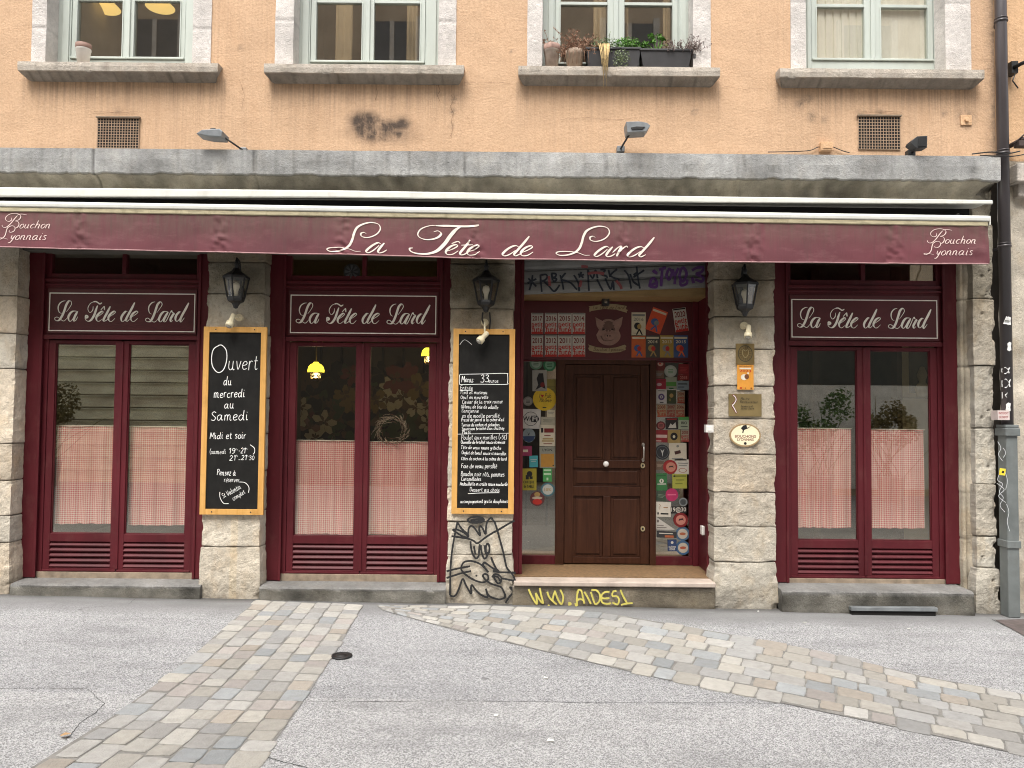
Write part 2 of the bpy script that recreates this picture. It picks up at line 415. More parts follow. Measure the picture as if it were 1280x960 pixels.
def m_stone(name, col, dark=(.10, .085, .065), dk=.55, warm=(.52, .38, .2)):
    m, nt, bs = newmat(name)
    p = pos(nt)
    a = N(nt, 'ShaderNodeAttribute', attribute_name='tint')
    c = mixc(nt, ramp(nt, noi(nt, p, 3.2, 8, .65), .3, .7), [x * .74 for x in col], [min(x * 1.18, .9) for x in col])
    c = mixc(nt, mth(nt, 'MULTIPLY', ramp(nt, noi(nt, pos(nt, (1, 1, .6)), 5.5, 6, .6), .5, .75), .5), c, warm)
    c = mixc(nt, mth(nt, 'MULTIPLY', ramp(nt, noi(nt, pos(nt, (1.6, 1.6, 1)), 12, 8, .72), .55, .74), dk), c, dark)
    c = mixc(nt, mth(nt, 'MULTIPLY', ramp(nt, noi(nt, p, 130, 3, .6), .6, .75), .45), c, (dark[0] * .8, dark[1] * .8, dark[2] * .8))
    c = mixc(nt, mth(nt, 'MULTIPLY', ramp(nt, noi(nt, p, 60, 4, .7), .62, .72), .4), c, (.62, .6, .54))
    c = mixc(nt, mth(nt, 'MULTIPLY', ramp(nt, noi(nt, p, 26, 7, .75), .46, .60), .3), c, [x * .55 for x in col])
    c = mixc(nt, 1.0, c, a.outputs['Color'], 'MULTIPLY')
    nt.links.new(c, bs.inputs['Base Color']); bs.inputs['Roughness'].default_value = .92; bs.inputs['Specular IOR Level'].default_value = .2
    h = mth(nt, 'ADD', noi(nt, p, 35, 6, .7), mth(nt, 'MULTIPLY', noi(nt, p, 150, 3), .5))
    bump(nt, bs, h, .8, .014)
    return m
def m_asphalt():
    m, nt, bs = newmat('asphalt')
    p = pos(nt)
    v = N(nt, 'ShaderNodeTexVoronoi'); nt.links.new(p, v.inputs['Vector']); v.inputs['Scale'].default_value = 175
    sp = N(nt, 'ShaderNodeSeparateColor'); nt.links.new(v.outputs['Color'], sp.inputs[0])
    xyz = N(nt, 'ShaderNodeSeparateXYZ'); nt.links.new(p, xyz.inputs[0])
    wob = mth(nt, 'MULTIPLY', mth(nt, 'SUBTRACT', noi(nt, p, 1.4, 4), .5), .3)
    yy = mth(nt, 'ADD', xyz.outputs['Y'], wob)
    near = ramp(nt, mth(nt, 'ADD', xyz.outputs['Y'], mth(nt, 'MULTIPLY', wob, .06)), SEAM_Y + .004, SEAM_Y - .004)     # the newer, paler strip on the near side of the seam
    wall = ramp(nt, yy, -.62, -.28)                                   # worn smooth strip along the wall
    base = mixc(nt, near, (.235, .238, .244), (.33, .328, .322))
    base = mixc(nt, mth(nt, 'MULTIPLY', ramp(nt, noi(nt, p, .9, 5, .6), .35, .7), .5), base, (.25, .25, .25))
    agg = mixc(nt, ramp(nt, sp.outputs[0], .10, .9), (.06, .06, .062), (.74, .74, .74))
    c = mixc(nt, mth(nt, 'MULTIPLY', mth(nt, 'SUBTRACT', 1.0, mth(nt, 'MULTIPLY', wall, .75)), .50), base, agg)
    c = mixc(nt, mth(nt, 'MULTIPLY', wall, .5), c, (.17, .168, .162))
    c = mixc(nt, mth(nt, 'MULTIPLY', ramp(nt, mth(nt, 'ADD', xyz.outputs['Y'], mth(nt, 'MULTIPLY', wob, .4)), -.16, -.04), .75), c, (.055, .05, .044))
    g = ramp(nt, noi(nt, pos(nt, (.5, 1.4, 1)), 1.7, 8, .68), .48, .70)
    c = mixc(nt, mth(nt, 'MULTIPLY', g, .38), c, (.10, .10, .102))
    gum = N(nt, 'ShaderNodeTexVoronoi'); nt.links.new(p, gum.inputs['Vector']); gum.inputs['Scale'].default_value = 2.6
    gs = N(nt, 'ShaderNodeSeparateColor'); nt.links.new(gum.outputs['Color'], gs.inputs[0])
    gk = mth(nt, 'MULTIPLY', ramp(nt, gum.outputs['Distance'], .065, .045), ramp(nt, gs.outputs[0], .55, .6))
    c = mixc(nt, mth(nt, 'MULTIPLY', gk, .55), c, (.085, .083, .08))
    c = mixc(nt, mth(nt, 'MULTIPLY', ramp(nt, noi(nt, p, 6, 6, .7), .55, .7), .25), c, (.31, .307, .30))
    nt.links.new(c, bs.inputs['Base Color']); bs.inputs['Roughness'].default_value = .85; bs.inputs['Specular IOR Level'].default_value = .3
    bump(nt, bs, mth(nt, 'ADD', v.outputs['Distance'], noi(nt, p, 200, 2)), .5, .006)
    return m
SEAM_Y = G(640, 877)[1]
def m_gingham():
    m, nt, bs = newmat('gingham_cotton')
    p = pos(nt)
    xyz = N(nt, 'ShaderNodeSeparateXYZ'); nt.links.new(p, xyz.inputs[0])
    def stripe(s):
        f = mth(nt, 'FRACT', mth(nt, 'MULTIPLY', s, 1 / .0195))
        return ramp(nt, mth(nt, 'ABSOLUTE', mth(nt, 'SUBTRACT', f, .5)), .30, .22)
    a, b = stripe(xyz.outputs['X']), stripe(xyz.outputs['Z'])
    f = mth(nt, 'MULTIPLY', mth(nt, 'ADD', a, b), .5)
    c = mixc(nt, f, (.95, .85, .81), (.70, .085, .105))
    c = mixc(nt, mth(nt, 'MULTIPLY', ramp(nt, noi(nt, pos(nt, (6, 1, .8)), 2, 4), .4, .7), .25), c, (.68, .42, .34))
    c = mixc(nt, mth(nt, 'MULTIPLY', ramp(nt, noi(nt, pos(nt, (30, 1, .35)), 1.6, 5, .6), .42, .66), .42), c, (.54, .15, .16))  # light and dark of the gathers painted in as vertical streaks
    c = mixc(nt, mth(nt, 'MULTIPLY', ramp(nt, noi(nt, pos(nt, (22, 1, .3)), 1.3, 4, .6), .52, .7), .35), c, (.92, .80, .76))
    nt.links.new(c, bs.inputs['Base Color']); bs.inputs['Roughness'].default_value = .95
    return m
def m_wood(name, a, b, rough=.5, stretch=(22, 22, 1.6)):
    m, nt, bs = newmat(name)
    n = noi(nt, pos(nt, stretch), 1.6, 6, .6)
    c = mixc(nt, ramp(nt, n, .3, .7), a, b)
    n2 = noi(nt, pos(nt), 7, 5)
    c = mixc(nt, mth(nt, 'MULTIPLY', ramp(nt, n2, .55, .75), .4), c, [x * .55 for x in a])
    nt.links.new(c, bs.inputs['Base Color']); bs.inputs['Roughness'].default_value = rough; bs.inputs['Specular IOR Level'].default_value = .22
    bump(nt, bs, n, .12, .004)
    return m
def m_awning():
    m, nt, bs = newmat('burgundy_canvas')
    p = pos(nt)
    col = (.125, .033, .042)
    c = mixc(nt, ramp(nt, noi(nt, p, 1.6, 6, .6), .3, .7), [x * .8 for x in col], [x * 1.2 for x in col])
    xyz = N(nt, 'ShaderNodeSeparateXYZ'); nt.links.new(p, xyz.inputs[0])
    up = ramp(nt, xyz.outputs['Z'], AW_Z0 + .09, AW_Z1)               # mould creeping down from the bar
    mo = mth(nt, 'MULTIPLY', mth(nt, 'MULTIPLY', up, ramp(nt, noi(nt, pos(nt, (9, 1, 1.2)), 2.0, 7, .7), .30, .62)), .72)
    c = mixc(nt, mo, c, (.11, .085, .06))
    c = mixc(nt, mth(nt, 'MULTIPLY', ramp(nt, noi(nt, pos(nt, (60, 1, 6)), 2, 4), .5, .8), .25), c, (.17, .05, .06))
    c = mixc(nt, mth(nt, 'MULTIPLY', ramp(nt, noi(nt, pos(nt, (3.2, 1, 9)), 1.5, 7, .7), .52, .72), .45), c, (.20, .085, .09))
    c = mixc(nt, mth(nt, 'MULTIPLY', ramp(nt, noi(nt, pos(nt, (14, 1, .8)), 1.5, 6, .7), .55, .72), .4), c, (.07, .04, .035))
    nt.links.new(c, bs.inputs['Base Color']); bs.inputs['Roughness'].default_value = .8
    bump(nt, bs, noi(nt, p, 260, 2), .2, .002)
    return m
AW_Y = -0.42
AW_Z0, AW_Z1 = Zc(322, AW_Y), Zc(275, AW_Y)

M_PLASTER = m_plaster('peach_render', (.585, .395, .255))
M_PLASTER2 = m_plaster('pale_orange_render', (.64, .42, .25))
M_STONE = m_stone('limestone', (.60, .54, .445), (.085, .07, .05), .5, (.58, .42, .24))
M_STONE2 = m_stone('grey_cornice_stone', (.42, .42, .41), (.13, .125, .115), .45, (.44, .41, .36))
M_SILL = m_stone('sill_stone', (.52, .475, .42), (.13, .11, .09), .5, (.42, .34, .26))
M_SURR = m_stone('whitewashed_stone', (.70, .655, .615), (.5, .46, .42), .15, (.64, .59, .54))
M_STEP = m_stone('step_stone', (.23, .225, .215), (.09, .085, .08), .5, (.24, .22, .19))
M_ASPH = m_asphalt()
M_CRACK = surf('crack_dirt', (.035, .034, .032), .95, .3, 20, .2, 90)
M_MORTAR = surf('sand_mortar', (.215, .207, .19), .95, .3, 12, .5, 120, dist=.006)
M_COB = surf('granite_sett', (1, 1, 1), .8, .2, 26, .7, 90, tint=True, dist=.008, dirt=.5, dirtcol=(.22, .21, .19))
M_BURG = surf('burgundy_paint', (.088, .0105, .0155), .5, .3, 3.0, .25, 28, stretch=(1, 1, .25), dirt=.5, dirtcol=(.115, .038, .036), dist=.003, spec=.28)
M_BURG2 = surf('burgundy_sign_paint', (.078, .0095, .0135), .38, .15, 3.0, .08, 40)
M_CREAM = surf('cream_paint', (.93, .86, .76), .6, .08, 30, 0)
M_CANVAS = m_awning()
M_LET = surf('awning_lettering', (.80, .70, .62), .8, .08, 20, 0)
M_WHITE = surf('white_lacquer', (.66, .66, .61), .45, .06, 6, .03, 40, dirt=.25, dirtcol=(.35, .33, .25))
M_BAR2 = surf('weathered_cream_metal', (.42, .37, .24), .5, .25, 9, .1, 40, stretch=(1, 1, 6), dirt=.6, dirtcol=(.12, .10, .05))
M_DARK = surf('dark_void', (.012, .011, .010), .95, .2, 6, 0)
M_GREENF = surf('grey_green_paint', (.46, .50, .455), .55, .1, 4, .12, 40, stretch=(1, 1, .3), dirt=.18, dirtcol=(.25, .26, .22))
M_GLASS = glass('shop_glass', .17, (.97, .96, .92), .006, 0, (1, .95, .85))
M_GLASSUP = glass('upper_window_glass', .15, (.96, .95, .92), .01, 0, (1, .95, .88))
M_LGLASS = glass('lantern_glass', .10, (.93, .92, .88), .10)
M_GING = m_gingham()
M_OAK = m_wood('pine_frame', (.56, .29, .075), (.70, .40, .13), .5)
M_DOOR = m_wood('dark_oak', (.036, .0125, .0068), (.068, .026, .0135), .42)
M_BOARD = surf('blackboard', (.012, .0115, .0105), .8, .35, 7, .04, 60, dirt=.35, dirtcol=(.028, .027, .025), spec=.2)
M_CHALK = surf('chalk', (.80, .80, .78), .95, .12, 120, 0)
M_IRON = surf('black_iron', (.012, .012, .012), .5, .3, 20, .2, 120)
M_STEEL = surf('galvanised_steel', (.30, .32, .33), .45, .2, 8, .1, 60, metal=.6, dirt=.3, dirtcol=(.12, .12, .12))
M_GREYM = surf('grey_metal', (.20, .215, .225), .5, .2, 12, .1, 60, metal=.3)
M_IVORY = surf('ivory_plastic', (.72, .64, .44), .45, .08, 20, .02)
M_BRASS = surf('tarnished_brass', (.20, .14, .055), .5, .25, 10, .1, 60, metal=.5)
M_PIPE = surf('brown_pipe_paint', (.062, .053, .055), .35, .2, 6, .08, 40, stretch=(1, 1, .3))
M_PIPE2 = surf('grey_pipe_paint', (.15, .165, .162), .5, .2, 6, .15, 40, dirt=.4, dirtcol=(.10, .09, .075))
M_BLACK = surf('spray_black', (.014, .014, .015), .7, .2, 20, 0)
M_YEL = surf('spray_yellow', (.60, .53, .12), .7, .15, 30, 0)
M_PURP = surf('spray_purple', (.10, .035, .16), .7, .2, 30, 0)
M_MARB = surf('worn_marble', (.48, .40, .34), .5, .2, 6, .15, 60, dirt=.4, dirtcol=(.2, .15, .12))
M_FLOOR = surf('brown_floor_tile', (.20, .125, .065), .5, .35, 34, .1, 80)
M_TERRA = surf('terracotta', (.42, .22, .14), .85, .25, 14, .2, 70, dirt=.5, dirtcol=(.55, .5, .42))
M_PLPOT = surf('dark_plastic_pot', (.035, .034, .036), .5, .15, 14, .03)
M_LEAF = surf('fresh_leaf', (.10, .24, .03), .5, .4, 40, 0)
M_LEAF2 = surf('grey_green_leaf', (.12, .17, .07), .6, .4, 40, 0)
M_DRY = surf('dried_stalk', (.27, .155, .10), .9, .35, 40, 0)
M_STRAW = surf('straw', (.55, .40, .19), .9, .3, 40, 0)
# ================================================================== THE STREET
def grid_mesh(xs, ys, fz):
    vs = [(x, y, fz(x, y)) for y in ys for x in xs]
    n = len(xs)
    fs = [(j * n + i, j * n + i + 1, (j + 1) * n + i + 1, (j + 1) * n + i) for j in range(len(ys) - 1) for i in range(n - 1)]
    return vs, fs
def lines(a, b, step): 
    k = max(1, int(round((b - a) / step)))
    return [a + (b - a) * i / k for i in range(k + 1)]
mb = MB()
xs = lines(-40, -6, 2)[:-1] + lines(-6, 6, .08)[:-1] + lines(6, 40, 2)
ys = lines(-40, -7, 2)[:-1] + lines(-7, .5, .08)
def road_z(x, y): return gz(max(min(x, 8), -8)) + (.006 * nz(x, y, 0, .9) if -6.5 < x < 6.5 and -7 < y < 0 else 0)
vs, fs = grid_mesh(xs, ys, road_z)
mb.add(vs, fs, 0, True)
def on_road(x, y, off): return (x, y, road_z(x, y) + .002 + off)
for s, w in [("0,861 60,860 108,861 130,881", .006), ("130,881 118,893 100,905 84,925", .008), ("455,878 640,877 820,878 1000,880 1100,882", .007), ("385,877 455,878", .006),
             ("40,802 80,803 105,803", .006), ("90,771 180,773 265,775", .005), ("330,944 350,951 385,960", .009), ("388,858 440,858 520,860", .004),
             ("1240,775 1262,786 1280,795", .012), ("325,752 306,764 292,777", .012), ("170,748 160,756 100,760", .004), ("700,771 800,776 850,780", .004)]:
    raw = P(s)
    pts = [G(a[0] + (b[0] - a[0]) * t / 14, a[1] + (b[1] - a[1]) * t / 14) for a, b in zip(raw, raw[1:]) for t in range(14)] + [G(*raw[-1])]
    pts = [(x + .008 * nz(x, y, 3, 9) + .006 * nz(x, y, 3, 40), y + .012 * nz(x, y, 7, 9) + .008 * nz(x, y, 7, 40)) for x, y in pts]
    mb.ribbon(pts, [.6 * w * (.6 + .8 * abs(nz(x, y, 1, 14))) for x, y in pts], on_road, 1)
road = mb.build('road', [M_ASPH, M_CRACK]); road['kind'] = 'structure'
mb = MB()
pts = [G(*p) for p in P("1244,776 1280,796 1300,796 1300,774")]
mb.add([(x, y, road_z(x, y) + .006) for x, y in pts], [(0, 3, 2, 1)], 0)
o = mb.build('cast_iron_plate', surf('rusty_cast_iron', (.10, .08, .075), .7, .3, 18, .4, 60)); tag(o, 'rusty brown cast iron plate in the asphalt at the foot of the drainpipe', 'cover plate')

PAL = [(.395, .365, .31)] * 8 + [(.44, .415, .365)] * 7 + [(.36, .345, .32)] * 7 + [(.33, .325, .315)] * 5 + [(.27, .29, .30)] * 3 + [(.305, .325, .335)] * 3 + [(.395, .335, .265)] * 3 + [(.36, .315, .285)] * 3 + [(.25, .25, .245)] * 1 + [(.465, .445, .41)] * 4
def band(name, L, Rr, ncol, slen, gap=.009, gaps=.5, wcol=.18):
    # L, Rr: the two edges of the band on the ground, from the wall outwards
    def lenof(p): return sum(math.dist(p[i], p[i + 1]) for i in range(len(p) - 1))
    def at(p, t):
        d = t * lenof(p)
        for i in range(len(p) - 1):
            s = math.dist(p[i], p[i + 1])
            if d <= s or i == len(p) - 2:
                u = d / s; return (p[i][0] + (p[i + 1][0] - p[i][0]) * u, p[i][1] + (p[i + 1][1] - p[i][1]) * u)
            d -= s
    tot = (lenof(L) + lenof(Rr)) / 2
    def pt(u, t):
        a, b = at(L, t), at(Rr, t)
        return (a[0] + (b[0] - a[0]) * u, a[1] + (b[1] - a[1]) * u)
    mo = MB()
    k = 60
    base = [pt(u, i / k) for i in range(k + 1) for u in (-.012, 0.25, .5, .75, 1.012)]
    mo.add([(x, y, road_z(x, y) + .004) for x, y in base], [(i * 5 + j, i * 5 + j + 1, i * 5 + j + 6, i * 5 + j + 5) for i in range(k) for j in range(4)], 0)
    mb = MB(); mb.tint = []
    for c in range(ncol):
        t = -random.random() * slen * .8 / tot if c % 2 else 0.0
        while t < 1:
            l = slen * random.uniform(.72, 1.25) / tot
            t0, t1 = max(t, 0), min(t + l, 1); t += l
            if (t1 - t0) * tot < .05: continue
            j = lambda: random.uniform(-.003, .003)
            ju, jv = (random.uniform(-.035, .02) if c == 0 else 0), (random.uniform(-.02, .035) if c == ncol - 1 else 0)
            q = [pt(c / ncol + ju, t0), pt((c + 1) / ncol + jv, t0), pt((c + 1) / ncol + jv, t1), pt(c / ncol + ju, t1)]
            cx, cy = sum(p[0] for p in q) / 4, sum(p[1] for p in q) / 4
            sz = min(math.dist(q[0], q[1]), math.dist(q[1], q[2]))
            f1, f2 = 1 - gap / sz * random.uniform(.5, 1.3), 1 - (gap + .011) / sz
            col = random.choice(PAL); kk = random.uniform(.84, 1.2)
            tx, ty = random.uniform(-.012, .012), random.uniform(-.012, .012)
            rim, top = [], []
            for e in range(4):
                a, b = q[e], q[(e + 1) % 4]
                for s_ in (.04, .35, .68):
                    p = (a[0] + (b[0] - a[0]) * s_, a[1] + (b[1] - a[1]) * s_)
                    r1 = 1 if s_ > .2 else .985
                    jx, jy = j(), j()
                    rim.append((cx + (p[0] - cx) * f1 * r1 + jx, cy + (p[1] - cy) * f1 * r1 + jy))
                    top.append((cx + (p[0] - cx) * f2 * r1 * .99 + jx, cy + (p[1] - cy) * f2 * r1 * .99 + jy))
            h = random.uniform(.0065, .011)
            zz = lambda p, h_: road_z(*p) + h_ + (p[0] - cx) * tx + (p[1] - cy) * ty
            vs = [(*p, road_z(*p) + .001) for p in rim] + [(*p, zz(p, h * .8)) for p in rim] + [(*p, zz(p, h + .0015)) for p in top] + [(cx, cy, zz((cx, cy), h + .0028))]
            n = 12
            fs = [(i, (i + 1) % n, n + (i + 1) % n, n + i) for i in range(n)] + [(n + i, n + (i + 1) % n, 2 * n + (i + 1) % n, 2 * n + i) for i in range(n)] + [(2 * n + i, 2 * n + (i + 1) % n, 3 * n) for i in range(n)]
            qs = random.uniform(-.009, .009), random.uniform(-.009, .009)
            vs = [(v[0] + qs[0] * .4, v[1] + qs[1], v[2]) for v in vs]
            mb.add(vs, fs, 1, False)
            mb.tint += [tuple((x * .68 + .36 * m_ * .32) * kk for x, m_ in zip(col, (1.0, 1.0, .965)))] * len(vs)
    n0 = len(mb.v)
    mb.add(mo.v, mo.f, 0); mb.tint += [(1, 1, 1)] * len(mo.v)
    o = mb.build(name, [M_MORTAR, M_COB]); o['kind'] = 'structure'
    return o
def gp(s): return [G(*p) for p in P(s)]
def ext(p, d):
    a, b = Vector(p[-2]), Vector(p[-1]); return p[:-1] + [tuple(b + (b - a).normalized() * d)]
band('paving_band', ext(gp("322,751 240,822 150,893 40,962"), 1.2), ext(gp("452,757 430,795 385,865 325,950"), 1.3), 7, .17)
band('paving_strip', ext(gp("470,757 620,758 760,768 870,786 1010,812 1150,846 1300,873"), 1.2), ext(gp("478,763 575,789 690,816 830,849 960,875 1060,896 1300,948"), 1.2), 7, .185)

# ================================================================== THE RESTAURANT BUILDING
BLD = thing('restaurant_building', 'peach rendered old building with burgundy restaurant shopfronts between rough stone piers', 'building', (0, 0, 0))

# ---- stone piers
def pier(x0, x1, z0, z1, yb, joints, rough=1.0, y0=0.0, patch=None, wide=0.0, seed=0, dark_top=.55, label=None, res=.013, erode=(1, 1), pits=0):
    mb = MB(); mb.tint = []
    per = [(x0, y, -1, 0) for y in lines(yb, y0, res * 1.6)]
    corner = len(per) - 1
    per += [(x, y0, 0, -1) for x in lines(x0, x1, res)][1:]
    c2 = len(per) - 1
    per += [(x1, y, 1, 0) for y in lines(y0, yb, res * 1.6)][1:]
    per[corner] = (x0, y0, -.7, -.7); per[c2] = (x1, y0, .7, -.7)
    rr = random.Random(seed)
    rows = []                                          # (z, course, joint the row belongs to, depth in that joint)
    js = [z0] + list(joints) + [z1]
    for k in range(len(js) - 1):
        a, b = js[k] + (.02 if k else 0), js[k + 1] - (.02 if k < len(js) - 2 else 0)
        rows += [(z, k, None, 0) for z in lines(a, b, res * 1.15)]
        if k < len(js) - 2:
            rows += [(js[k + 1] + o, k if o < 0 else k + 1, js[k + 1], d) for o, d in ((-.014, .0), (-.0058, .15), (-.003, 1), (.003, 1), (.0058, .15), (.014, .0))]
    offs = [rr.uniform(-.006, .008) * rough for _ in range(len(joints) + 2)]
    tn = []
    for _ in range(len(joints) + 2):
        g = rr.uniform(.80, 1.13); wmm = rr.uniform(-.045, .06); tn.append((g * (1 + wmm), g, g * (1 - wmm)))
    holes = [(rr.uniform(x0, x1), rr.uniform(z0 + .3, z1 - .6), rr.uniform(.008, .02)) for _ in range(pits)]
    for (zr, k, jt, jd) in rows:
        for ip, (x, y, nx, ny) in enumerate(per):
            z = zr
            if jt is not None: z = zr + .007 * nz(x + seed, y, jt, 4) + .003 * nz(x, seed, jt, 14)
            d = offs[k] + rough * (.005 * fb(x + seed, y, z, 2.2) + .005 * fb(x, y + seed, z, 13, 5) - .010 * max(0, fb(x, y + seed, z, 5, 4) - .28) + .0012 * nz(x, y, z, 70))
            chip = max(0, fb(x + seed, y, (jt or z), 7, 3) - .05)
            g = jd * (.55 + .9 * max(0, nz(x + 3 * seed, y, jt or 0, 5) + .3)) if jt is not None else 0
            d -= (.012 * g + (.02 * chip * (jd ** .5) if jt is not None else 0)) * min(rough, 1.4)
            hd = 0
            for hx, hz, hr in holes:
                q = ((x - hx) ** 2 + (z - hz) ** 2) / (hr * hr)
                if q < 4: hd = max(hd, math.exp(-q * 1.2))
            d -= .02 * hd
            da, db = abs(ip - corner) * res, abs(ip - c2) * res
            for cd, er in ((da, erode[0]), (db, erode[1])):
                if cd < .05 and er:
                    ch = max(0, fb(x, y + 5 + seed, z, 7, 4) * 1.6 - .10) * .02 * rough * er
                    d -= (1 - cd / .05) * (.003 + ch)
            wv = wide * max(0, 1 - (z - z0) / .45) ** .5 if k == 0 else 0
            mb.v.append((x + nx * d + nx * wv, y + ny * d + ny * wv * .4, z))
            t = tn[k]
            f = 1 - .42 * min(g, 1.0) - .6 * hd
            top = max(0, min(1, (z - (z1 - 1.75)) / .95)) * (.62 + .9 * (fb(x, y + seed, z, 2.0) + .35))      # soot, plus the awning's shade put into the stone tint
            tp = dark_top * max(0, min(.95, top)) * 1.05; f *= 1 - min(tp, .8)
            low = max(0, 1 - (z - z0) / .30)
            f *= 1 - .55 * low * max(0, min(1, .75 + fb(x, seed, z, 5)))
            nj = min([abs(z - j) for j in joints] + [9])
            f *= 1 - .38 * math.exp(-(nj / .022) ** 2) * max(0, min(1, fb(x + seed, 3, z, 6) + .45))
            tt = [t[0] * f * (1 + .10 * tp), t[1] * f, t[2] * f * (1 - .22 * tp)]
            if patch:
                for (pa, pb, pc, pd, pt_) in patch:
                    if pa < x < pb and pc < z < pd: tt = [a * b for a, b in zip(tt, pt_)]
            mb.tint.append(tt)
    n = len(per)
    for iz in range(len(rows) - 1):
        for ip in range(n - 1):
            mb.f.append((iz * n + ip, iz * n + ip + 1, (iz + 1) * n + ip + 1, (iz + 1) * n + ip)); mb.m.append(0); mb.sm.append(False)
    o = mb.build('pier', M_STONE, BLD)
    if label: o['label'] = label
    return o
PTOP = Zc(232, 0)
def jz(*ys): return sorted(Zc(y, 0) for y in ys)
def zb(x): return gz(x) - .05
PX0 = {}
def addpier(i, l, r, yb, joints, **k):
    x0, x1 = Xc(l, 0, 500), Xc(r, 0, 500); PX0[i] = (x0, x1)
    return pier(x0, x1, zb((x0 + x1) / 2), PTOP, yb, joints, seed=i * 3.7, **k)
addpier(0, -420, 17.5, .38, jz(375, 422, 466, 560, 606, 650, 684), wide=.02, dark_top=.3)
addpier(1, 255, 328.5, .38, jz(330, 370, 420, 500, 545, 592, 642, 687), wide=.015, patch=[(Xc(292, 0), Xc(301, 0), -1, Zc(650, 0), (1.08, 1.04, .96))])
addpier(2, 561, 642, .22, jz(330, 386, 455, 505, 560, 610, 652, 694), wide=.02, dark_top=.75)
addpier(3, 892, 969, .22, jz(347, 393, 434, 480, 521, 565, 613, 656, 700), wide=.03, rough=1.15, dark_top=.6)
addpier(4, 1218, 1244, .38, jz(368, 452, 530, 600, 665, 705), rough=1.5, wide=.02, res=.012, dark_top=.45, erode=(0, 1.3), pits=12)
# moulded stone jamb at the drainpipe side of the last shopfront
mb = MB(); mb.tint = []
xa, xb = Xc(1201, .12), Xc(1221, .0)
prof = [(xa, .36), (xa, .13), (xa + .018, .10), (xa + .03, .115), (xa + .05, .085), (xa + .075, .06), (xa + .085, .07), (xa + .105, .035), (xb + .02, .012), (xb + .03, .2)]
zs = lines(zb(xa), PTOP, .02)
for z in zs:
    for (x, y) in prof:
        jg = max(math.exp(-((z - Zc(q, .06) - .004 * nz(x, y, q, 20)) / .007) ** 2) for q in (368, 452, 530, 610, 668))
        d = .006 * fb(x, y, z, 6) + .010 * min(0, fb(x, 9, z, 3)) - .012 * jg
        mb.v.append((x - d * .7, y - d, z))
        f = (.80 + .4 * fb(x, y, z, 4) - (.22 if abs(y - .115) < .002 or abs(y - .07) < .002 else 0)) * (1 - .6 * jg); mb.tint.append((f, f * .98, f * .93))
n = len(prof)
for i in range(len(zs) - 1):
    for j in range(n - 1):
        mb.f.append((i * n + j, i * n + j + 1, (i + 1) * n + j + 1, (i + 1) * n + j)); mb.m.append(0); mb.sm.append(True)
mb.build('stone_jamb', M_STONE, BLD)

# ---- cornice of the ground floor and the lintel wall behind the awning
CX0, CX1 = -7.6, Xc(1251, -.17, 210)
cz = lambda y: Zc(y, -.17)
cprof = [(.05, cz(186.5)), (-.12, cz(188)), (-.17, cz(190)), (-.172, cz(203)), (-.17, cz(215)), (-.168, cz(220)), (-.15, cz(222.5)), (-.12, Zc(222, -.12)), (-.09, Zc(226, -.09)), (-.05, Zc(231, -.05)), (-.02, Zc(238, -.02)), (-.012, Zc(248, -.01)), (.03, Zc(256, .03)), (.1, Zc(258, .1))]
mb = MB(); mb.tint = []
xs = lines(CX0, CX1, .02)
joins = [Xc(p, -.17, 205) for p in (116, 316, 582, 930)]
for ix, x in enumerate(xs):
    endin = 0
    for ip, (y, z) in enumerate(cprof):
        ch = 0
        if 4 <= ip <= 6: ch = max(0, fb(x, 0, 3, 4, 4) + .05) * .055 + .016 * max(0, nz(x, 5, 0, 14)) + .012 * max(0, nz(x, 5, 0, 37))
        dy = .005 * fb(x, y, z, 5)
        g = max([math.exp(-((x - j - .006 * nz(z, 0, j, 9)) / .008) ** 2) for j in joins] + [0])
        dx = 0
        if ix == len(xs) - 1: dx = -max(0, (y + .17)) * .9
        mb.v.append((x + dx, y + dy + .012 * g + (ch * .4 if ip < 6 else 0), z + (ch * .7 if ip in (4, 5, 6) else 0)))
        f = .92 + .28 * fb(x, 2, z, 2.2)
        streak = max(0, nz(x, 0, 0, 26) + .25 * nz(x, 0, 0, 70)) * .5
        if ip <= 5: f *= 1 - streak * (.75 if x < 1.2 else .4) - .3 * max(0, fb(x, 3, z, 5) - .05)
        f *= 1 - .6 * g
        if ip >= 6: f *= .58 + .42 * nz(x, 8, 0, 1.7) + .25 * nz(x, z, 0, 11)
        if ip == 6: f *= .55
        warm = 1.0 if ip < 6 else 1.12
        mb.tint.append((f * warm, f * (1.0 if ip < 6 else 1.02), f * (1 if ip < 6 else .84)))
n = len(cprof)
for i in range(len(xs) - 1):
    for j in range(n - 1):
        mb.f.append((i * n + j, i * n + j + 1, (i + 1) * n + j + 1, (i + 1) * n + j)); mb.m.append(0); mb.sm.append(j > 6)
m_ = (len(xs) - 1) * n
mb.f.append(tuple(range(m_ + n - 1, m_ - 1, -1))); mb.m.append(0); mb.sm.append(False)
mb.build('cornice', M_STONE2, BLD)
mb = MB()
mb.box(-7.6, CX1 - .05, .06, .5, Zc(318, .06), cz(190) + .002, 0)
mb.build('lintel', surf('grimy_lintel', (.10, .09, .075), .95, .3, 3, .4, 40), BLD)

